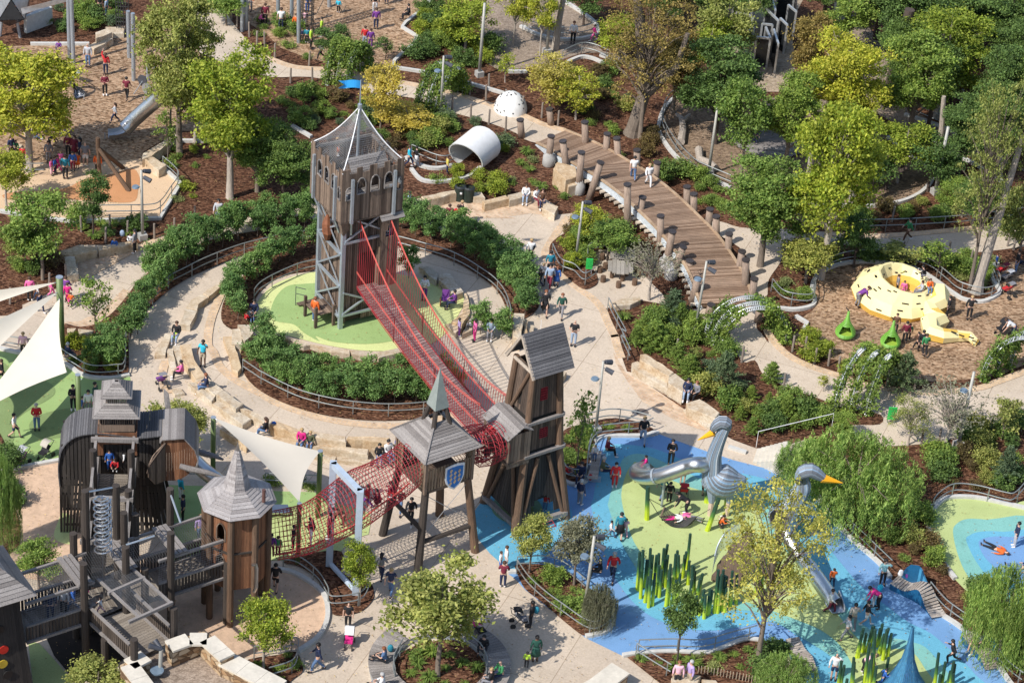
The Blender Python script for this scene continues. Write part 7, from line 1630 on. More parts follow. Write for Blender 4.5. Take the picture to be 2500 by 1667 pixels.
o=E('canvas_roof',"long white canvas strip at the top left corner",'canopy',P(*g0(400,200))); mb=MB(); mb.add([PP(185,75,3.2),PP(380,30,3.4),PP(600,-30,3.6),PP(600,15,3.1),PP(400,70,2.9),PP(200,130,2.7)],[(0,5,4,1),(1,4,3,2)]); mb.build('cloth',M('white canvas',(.78,.78,.76),.7),o); mb=MB(); mb.prism(W("@00 215,290 240,300 470,215 440,190"),0,1.3); mb.build('white_wall',whitec,o)
o=E('steel_platform',"small grey steel platform with handrail behind the short chute",'platform',P(*g0(640,650))); mb=MB(); mb.prism(W("@00 590,620 700,650 735,640 690,620 610,600",1.0)[::-1],.85,.95); mb.build('platform',steel,o); mb=MB(); mb.tube([PP(600,620,1),PP(600,620,1.9),PP(690,650,1.9),PP(690,660,1)],.03,6); mb.build('handrail',steel,o)
for (u,v,bu,bv),l in (((1270,722,1190,840),"black disc of a spinning play wheel near the long slide"),((1308,795,1262,950),"grey disc of a spinning play wheel near the long slide")):
    q=P(*g0(bu,bv)); t=PY(*g0(u,v),q.y); o=E('spinner',l,'spinner',q); mb=MB(); mb.tube([t+Vector((-.02,-.02,0)),t+Vector((.02,.04,0))],.42,18); mb.build('disc',lampd if 'black' in l else greymesh,o); mb=MB(); mb.tube([q,t],.03,5); mb.build('rod',steel,o)
o=E('log_tripod',"log tripod swing standing on the orange surface",'swing frame',W1("@00 890,1560")); q=P(*g0(888,1600)); tq=PY(*g0(870,1240),q.y)
for b in (q,P(*g0(1100,1500)),P(*fr('01')(1150,210))): mb=MB(); mb.tube([b,b.lerp(tq-Vector((0,0,.6)),1)],[.15,.12],8); mb.build('log_leg',wlog,o)
mb=MB(); mb.tube([tq-Vector((0,0,.8)),tq+Vector((0,0,.1))],.14,8); mb.build('top_log',wlog,o)
# rope net tower on upper chips
o=E('net_tower',"tall black rope net tower on the upper wood chips",'climbing net',W1("@10 470,290")); b=W1("@10 470,290"); mb=MB()
for i in range(8): a=i*PI/4; netline(mb,[b+Vector((.45*math.cos(a),.45*math.sin(a),0)),b+Vector((.45*math.cos(a),.45*math.sin(a),7))],.03)
for i in range(24): mb.tube([b+Vector((.45*math.cos(a*PI/4),.45*math.sin(a*PI/4),.3*i)) for a in range(8)],.025,3,closed=True)
mb.build('net',blackrope,o)
for s in ("@10 560,120;620,0","@10 790,120;720,-40","@10 260,250;390,20","@10 580,270;490,120"):
    f=fr('10'); a,b=s.split(' ')[1].split(';'); q=P(*f(*map(float,a.split(',')))); t=PY(*f(*map(float,b.split(','))),q.y+.5); mb=MB(); netline(mb,[q,t],.03); o=mb.build('guy_rope',blackrope,loc=q); tag(o,"black guy rope slanting up from the upper wood chips",'rope',"guy ropes on the upper wood chips")
# single trunks, not whole trees; their crowns are modelled apart
q=W1("@20 420,440"); t=PY(*fr('20')(500,-40),q.y); mb=MB(); mb.tube([q,q.lerp(t,.5)+Vector((-.05,0,0)),t],[.3,.22,.18],9); o=mb.build('tree_trunk',barkw,loc=q); tag(o,"pale leaning bare trunk rising from the gravel at the top",'tree')
q=W1("@31 1900,1100"); t=PY(*fr('30')(2330,1200),q.y+1.0); mb=MB(); mb.tube([q,q.lerp(t,.08),q.lerp(t,.5),t],[.55,.34,.28,.15],10); o=mb.build('tree_trunk',barkw,loc=q); tag(o,"long pale grey trunk leaning right behind the yellow ring",'tree')
q=P(*fr('30')(1120,880)); mb=MB(); mb.tube([q,q+Vector((0,0,.4)),q+Vector((.1,0,1.6)),q+Vector((.5,0,7))],[.9,.55,.42,.35],12); o=mb.build('tree_trunk',barkd,loc=q); tag(o,"dark flared buttress trunk in the top right wood",'tree')
q=W1("@20 1100,1200"); t=PY(*fr('20')(1150,-40),q.y+.3); k2=PY(*fr('20')(1210,850),q.y+.1); mb=MB(); mb.tube([q,k2.lerp(q,.85),k2,PY(*fr('20')(1190,400),q.y+.2),t],[.62,.5,.42,.36,.28],12); mb.tube([k2,PY(*fr('20')(1500,600),q.y),PY(*fr('20')(1600,300),q.y)],[.4,.24,.15],9); o=mb.build('tree_trunk',bark,loc=q); tag(o,"massive forked cypress trunk in front of the bronze foliage",'tree')
for u0,v0,u1,v1,fa_,fb_,l in ((310,730,480,1100,'31','30',"pale leaning trunk left of the yellow ring"),(790,390,830,1050,'31','30',"pale straight trunk behind the pale leaning one"),(1560,1450,1620,860,'30','30',"slim dark trunk beside the thick plain pole at right"),(2110,1568,2110,820,'30','30',"pale knotted trunk at the upper right edge"),(880,1210,800,880,'30','30',"grey crooked trunk under the bright lime crown")):
    q=P(*fr(fa_)(u0,v0)); t=PY(*fr(fb_)(u1,v1),q.y); mb=MB(); mb.tube([q,q.lerp(t,.5)+Vector((.08,0,0)),t],[.25,.2,.15],9); o=mb.build('tree_trunk',barkw,loc=q); tag(o,l,'tree')
# ================= people =================
def skinmesh(name,edges_pts,chains,sub=1):
    """chains: lists of (point, radius); first point of later chains may repeat an earlier one (joined by key)"""
    vs=[];rad=[];idx={};ed=[]
    def key(p): return tuple(round(c,4) for c in p)
    for ch in chains:
        prev=None
        for p,r in ch:
            k=key(p)
            if k not in idx: idx[k]=len(vs); vs.append(p); rad.append(r)
            if prev is not None and prev!=idx[k]: ed.append((prev,idx[k]))
            prev=idx[k]
    me=bpy.data.meshes.new(name+'_tmp'); me.from_pydata(vs,ed,[]); o=bpy.data.objects.new('tmp',me); C.objects.link(o)
    m_=o.modifiers.new('s','SKIN'); 
    for i,r in enumerate(rad):
        r=(r,r) if not isinstance(r,tuple) else r; me.skin_vertices[0].data[i].radius=r; me.skin_vertices[0].data[i].use_root=(i==0)
    s=o.modifiers.new('u','SUBSURF'); s.levels=sub; s.render_levels=sub
    dg=bpy.context.evaluated_depsgraph_get(); dg.update(); out=bpy.data.meshes.new_from_object(o.evaluated_get(dg)); out.name=name; out.shade_smooth()
    bpy.data.objects.remove(o); bpy.data.meshes.remove(me); return out
V=lambda *a:Vector(a)
def pose(kind):
    # returns dict of joints; forward is +Y, height 1.72 standing
    hip=V(0,0,.92); lean=0
    J=dict(hipL=V(-.09,0,.9),hipR=V(.09,0,.9))
    def legs(L,Rr): J['kL'],J['aL'],J['kR'],J['aR']=L[0],L[1],Rr[0],Rr[1]
    legs((V(-.1,.02,.5),V(-.1,0,.08)),(V(.1,.02,.5),V(.1,0,.08)))
    J['arm']={-1:(V(-.24,0,1.13),V(-.25,.06,.88)),1:(V(.24,0,1.13),V(.25,.06,.88))}
    tl=V(0,0,1)      # torso direction
    if kind=='walk': legs((V(-.09,.2,.52),V(-.09,.28,.08)),(V(.09,-.02,.5),V(.09,-.34,.16))); J['arm']={-1:(V(-.24,-.1,1.14),V(-.24,-.18,.92)),1:(V(.24,.08,1.14),V(.23,.26,1.0))}
    if kind=='phone': J['arm']={-1:(V(-.25,.08,1.12),V(-.1,.3,1.22)),1:(V(.25,.08,1.12),V(.1,.3,1.25))}
    if kind=='cross': J['arm']={-1:(V(-.24,.06,1.12),V(.08,.22,1.15)),1:(V(.24,.06,1.12),V(-.08,.24,1.12))}
    if kind=='raise': J['arm']={-1:(V(-.27,.15,1.55),V(-.22,.22,1.8)),1:(V(.24,0,1.13),V(.25,.06,.88))}
    if kind=='shade': J['arm']={-1:(V(-.3,.15,1.4),V(-.1,.2,1.6)),1:(V(.26,0,1.13),V(.27,.06,.88))}
    if kind=='hips': J['arm']={-1:(V(-.36,-.02,1.15),V(-.18,.08,.98)),1:(V(.36,-.02,1.15),V(.18,.08,.98))}
    if kind=='sit':
        J['hipL'],J['hipR']=V(-.1,0,.55),V(.1,0,.55); legs((V(-.12,.42,.56),V(-.12,.46,.1)),(V(.12,.42,.56),V(.12,.48,.1))); hip=V(0,0,.57); tl=V(0,.1,1)
        J['arm']={-1:(V(-.24,.1,.8),V(-.12,.34,.72)),1:(V(.24,.1,.8),V(.12,.34,.72))}
    if kind=='floor':
        J['hipL'],J['hipR']=V(-.1,0,.12),V(.1,0,.12); legs((V(-.2,.34,.35),V(-.12,.6,.08)),(V(.2,.34,.35),V(.12,.62,.08))); hip=V(0,0,.14); tl=V(0,.12,1)
        J['arm']={-1:(V(-.26,.12,.4),V(-.1,.36,.36)),1:(V(.26,.12,.4),V(.1,.36,.36))}
    if kind=='bend':
        tl=V(0,.85,.5); legs((V(-.12,.06,.5),V(-.12,-.02,.08)),(V(.12,.1,.5),V(.12,.05,.08)))
        J['arm']={-1:(V(-.22,.5,.85),V(-.18,.62,.6)),1:(V(.22,.5,.85),V(.18,.62,.6))}
    if kind=='crouch':
        J['hipL'],J['hipR']=V(-.1,0,.35),V(.1,0,.35); hip=V(0,0,.37); legs((V(-.14,.32,.45),V(-.12,.1,.08)),(V(.14,.32,.45),V(.12,.1,.08))); tl=V(0,.35,1); J['arm']={-1:(V(-.24,.3,.6),V(-.15,.5,.6)),1:(V(.24,.3,.6),V(.15,.5,.6))}
    if kind=='lie':
        J['hipL'],J['hipR']=V(-.1,0,.14),V(.1,0,.14); hip=V(0,0,.14); tl=V(0,-1,.06); legs((V(-.14,.42,.14),V(-.16,.82,.09)),(V(.14,.42,.16),V(.2,.82,.09))); J['arm']={-1:(V(-.34,-.3,.12),V(-.4,-.05,.1)),1:(V(.34,-.3,.12),V(.4,-.05,.1))}
    if kind=='run': legs((V(-.09,.28,.6),V(-.09,.2,.2)),(V(.09,-.06,.5),V(.09,-.4,.4))); tl=V(0,.25,1); J['arm']={-1:(V(-.26,-.12,1.15),V(-.24,.05,1.0)),1:(V(.26,.2,1.15),V(.2,.4,1.25))}
    tl=tl.normalized(); J['hip']=hip; J['tl']=tl; J['ch']=hip+tl*.3; J['sh']=hip+tl*.5; J['nk']=hip+tl*.56
    up=tl if kind in('lie',) else (tl+V(0,0,.7)).normalized(); J['h0']=J['nk']+up*.07; J['h1']=J['nk']+up*.15+V(0,.01,0); J['h2']=J['nk']+up*.235; J['up']=up
    J['sL']=J['sh']+V(-.17,0,-.02); J['sR']=J['sh']+V(.17,0,-.02); return J
BM={}
def fingers(mb,w,d):
    d=d.normalized(); s=V(1,0,0) if abs(d.x)<.7 else V(0,1,0); s=(s-d*s.dot(d)).normalized(); n=d.cross(s)
    for i in range(4): o=s*(-.027+.018*i); L=(.055,.07,.075,.06)[i]; mb.tube([w+o+d*.07,w+o+d*(.07+L*.55)+n*.008,w+o+d*(.07+L)+n*.025],[.0085,.008,.006],5)
    mb.tube([w+s*.03+d*.02,w+s*.055+d*.05+n*.01,w+s*.055+d*.08+n*.02],[.01,.009,.007],5)
def variants(kind):
    if kind in BM: return BM[kind]
    J=pose(kind); D={}
    f=V(0,.1,-.02)
    def fwd(k,a): v=(a-k); g=V(0,.13,0) if abs(v.normalized().z)>.4 else V(0,.05,.14); return g
    body=[[(J['hip'],.12),(J['ch'],.125),(J['sh'],(.12,.1)),(J['nk'],.055),(J['h0'],.058),(J['h1'],.092),(J['h2'],.062)]]
    fh=(V(0,1,0)-J['up']*J['up'].y).normalized() if kind!='lie' else V(0,0,1)
    body.append([(J['h1'],.092),(J['h1']+fh*.098,.014)])
    for s,c in ((-1,'L'),(1,'R')):
        e,w=J['arm'][s]; sh=J['s'+c]; body.append([(J['sh'],(.12,.1)),(sh,.062),(e,.043),(w,.03),(w+(w-e).normalized()*.06,(.036,.022))])
        hp,k,a=J['hip'+c],J['k'+c],J['a'+c]; body.append([(J['hip'],.12),(hp,.09),(k,.056),(a,.04),(a+fwd(k,a)*.6-V(0,0,.03),.035)])
    bm0=skinmesh('body',None,body)
    # add fingers to the same mesh
    mb=MB(); 
    for s in(-1,1): e,w=J['arm'][s]; fingers(mb,w,w-e)
    vs=[v.co.copy() for v in bm0.vertices]+[Vector(v) for v in mb.v]; o=len(bm0.vertices); fs=[tuple(p.vertices) for p in bm0.polygons]+[tuple(i+o for i in f) for f in mb.f]
    bd=bpy.data.meshes.new('body'); bd.from_pydata(vs,[],fs); bd.shade_smooth(); D['body']=bd
    def top(sl):
        ch=[[(J['hip']+J['tl']*-.02,(.15,.135)),(J['ch'],(.158,.135)),(J['sh'],(.15,.115)),(J['sh']+J['tl']*.045,.07)]]
        for s,c in ((-1,'L'),(1,'R')):
            e,w=J['arm'][s]; sh=J['s'+c]; ch.append([(J['sh'],(.15,.115)),(sh,.08)]+([(e,.058),(e.lerp(w,.92),.042)] if sl else [(sh.lerp(e,.7),.062)]))
        return skinmesh('top',None,ch)
    D['top1']=top(True); D['top0']=top(False)
    def trs(fr_):
        ch=[[(J['hip']+J['tl']*.06,(.14,.12)),(J['hip'],(.15,.13))]]
        for s,c in ((-1,'L'),(1,'R')):
            hp,k,a=J['hip'+c],J['k'+c],J['a'+c]; ch.append([(J['hip'],(.15,.13)),(hp,.105),(k if fr_ else hp.lerp(k,.92),.072 if fr_ else .085)]+([(k.lerp(a,.93),.052)] if fr_ else []))
        return skinmesh('trousers',None,ch)
    D['bot1']=trs(True); D['bot0']=trs(False)
    mb=MB()
    for c in 'LR': a=J['a'+c]; g=fwd(J['k'+c],a); mb.tube([a+V(0,0,.03),a-V(0,0,.03)+g*.1,a-V(0,0,.035)+g*.7,a-V(0,0,.04)+g*1.3],[.045,.052,.048,.032],7)
    me=bpy.data.meshes.new('shoes'); me.from_pydata([tuple(v) for v in mb.v],[],mb.f); me.shade_smooth(); D['shoes']=me
    for nm,lo in (('hair0',0),('hair1',1)):
        mb=MB(); c=J['h1']+J['up']*.03-fh*.018; rr=[]; up=J['up']; sd_=fh.cross(up).normalized()
        for i in range(6):
            t=-.35+i*.28; z=math.sin(min(PI/2,t)); r=math.cos(min(PI/2-.02,t)); rr.append([c+up*z*.118+(sd_*math.cos(a*PI/6)+fh*math.sin(a*PI/6)*(1.02 if i>1 or math.sin(a*PI/6)<.4 else .75))*r*.108 for a in range(12)])
        mb.loft(rr)
        if lo: mb.tube([c-fh*.03+up*.02,c-fh*.085-up*.05,c-fh*.1-up*.16,c-fh*.09-up*.28],[.085,.085,.07,.03],8)
        me=bpy.data.meshes.new('hair'); me.from_pydata([tuple(v) for v in mb.v],[],mb.f); me.shade_smooth(); D[nm]=me
    if kind not in('lie','floor','sit','crouch','bend'):
        mb=MB(); rr=[[J['hip']+V(math.cos(a*PI/8)*r,math.sin(a*PI/8)*r*.85,z) for a in range(16)] for z,r in((.1,.15),(-.05,.175),(-.42,.25))]; mb.loft(rr); me=bpy.data.meshes.new('skirt'); me.from_pydata([tuple(v) for v in mb.v],[],mb.f); me.shade_smooth(); D['skirt']=me
    BM[kind]=D; return D
COL=dict(bk=(.012,.012,.015),wh=(.72,.72,.72),gy=(.2,.2,.22),lg=(.42,.43,.46),nv=(.015,.025,.07),bl=(.03,.12,.42),je=(.09,.16,.3),lj=(.28,.36,.48),rd=(.5,.02,.025),mr=(.16,.015,.035),pk=(.75,.14,.35),mg=(.6,.02,.2),lp=(.7,.42,.5),pu=(.16,.04,.24),tl=(.02,.2,.28),tq=(.03,.45,.62),gn=(.04,.22,.08),dg=(.012,.07,.05),lm=(.42,.65,.05),ye=(.6,.5,.1),og=(.7,.13,.02),br=(.12,.06,.035),kh=(.36,.3,.22),aq=(.35,.62,.62),bg=(.42,.38,.33),ol=(.1,.11,.06),lv=(.4,.3,.55))
CN=dict(bk='black',wh='white',gy='grey',lg='light grey',nv='navy',bl='blue',je='denim',lj='faded denim',rd='red',mr='maroon',pk='pink',mg='magenta',lp='pale pink',pu='purple',tl='teal',tq='turquoise',gn='green',dg='dark green',lm='lime',ye='yellow',og='orange',br='brown',kh='khaki',aq='aqua',bg='beige',ol='olive',lv='lavender')
SKIN=[M('skin light',(.55,.34,.25),.6,var=.04),M('skin mid',(.36,.2,.13),.6,var=.04),M('skin dark',(.11,.055,.035),.6,var=.04)]
HAIR=dict(b=M('brown hair',(.06,.03,.018),.7),k=M('black hair',(.012,.01,.01),.6),f=M('fair hair',(.4,.27,.13),.7),g=M('grey hair',(.4,.4,.4),.7),r=M('auburn hair',(.2,.07,.03),.7))
FACE=dict(N=0,NE=-45,E=-90,SE=-135,S=180,SW=135,W=90,NW=45)
def cloth_m(c): return M('fabric '+CN[c],COL[c],.85,var=.1,scale=8)
def person(p,pk_,face,h,t,b,hair,label,z=0,skin=0,sl=1,lg=1):
    D=variants(pk_); s=h/1.72; 
    def ob(nm,me,mat,par=None):
        if not me.materials: me.materials.append(mat)
        o=bpy.data.objects.new(nm,me); C.objects.link(o); o.material_slots[0].link='OBJECT'; o.material_slots[0].material=mat
        if par: o.parent=par
        return o
    r=ob('person',D['body'],SKIN[skin]); r.location=(p.x,p.y,z); r.rotation_euler=(0,0,R(FACE[face]+rnd.uniform(-15,15))); ws=s*(1.18 if h<1.4 else 1.1); r.scale=(ws,ws,s)
    tag(r,label,'person'); ob('top',D['top%d'%sl],cloth_m(t),r); 
    if lg==2 and 'skirt' in D: ob('skirt',D['skirt'],cloth_m(b),r)
    else: ob('trousers' if lg else 'shorts',D['bot%d'%min(1,lg)],cloth_m(b),r)
    ob('shoes',D['shoes'],cloth_m('wh' if rnd.random()<.4 else 'bk'),r)
    if hair[0]!='-':
        hm=HAIR[hair[0]] if hair[0] in HAIR else cloth_m('bk'); o=ob('hair' if hair[0] in HAIR else 'cap',D['hair1' if len(hair)>1 else 'hair0'],hm,r)
    return r
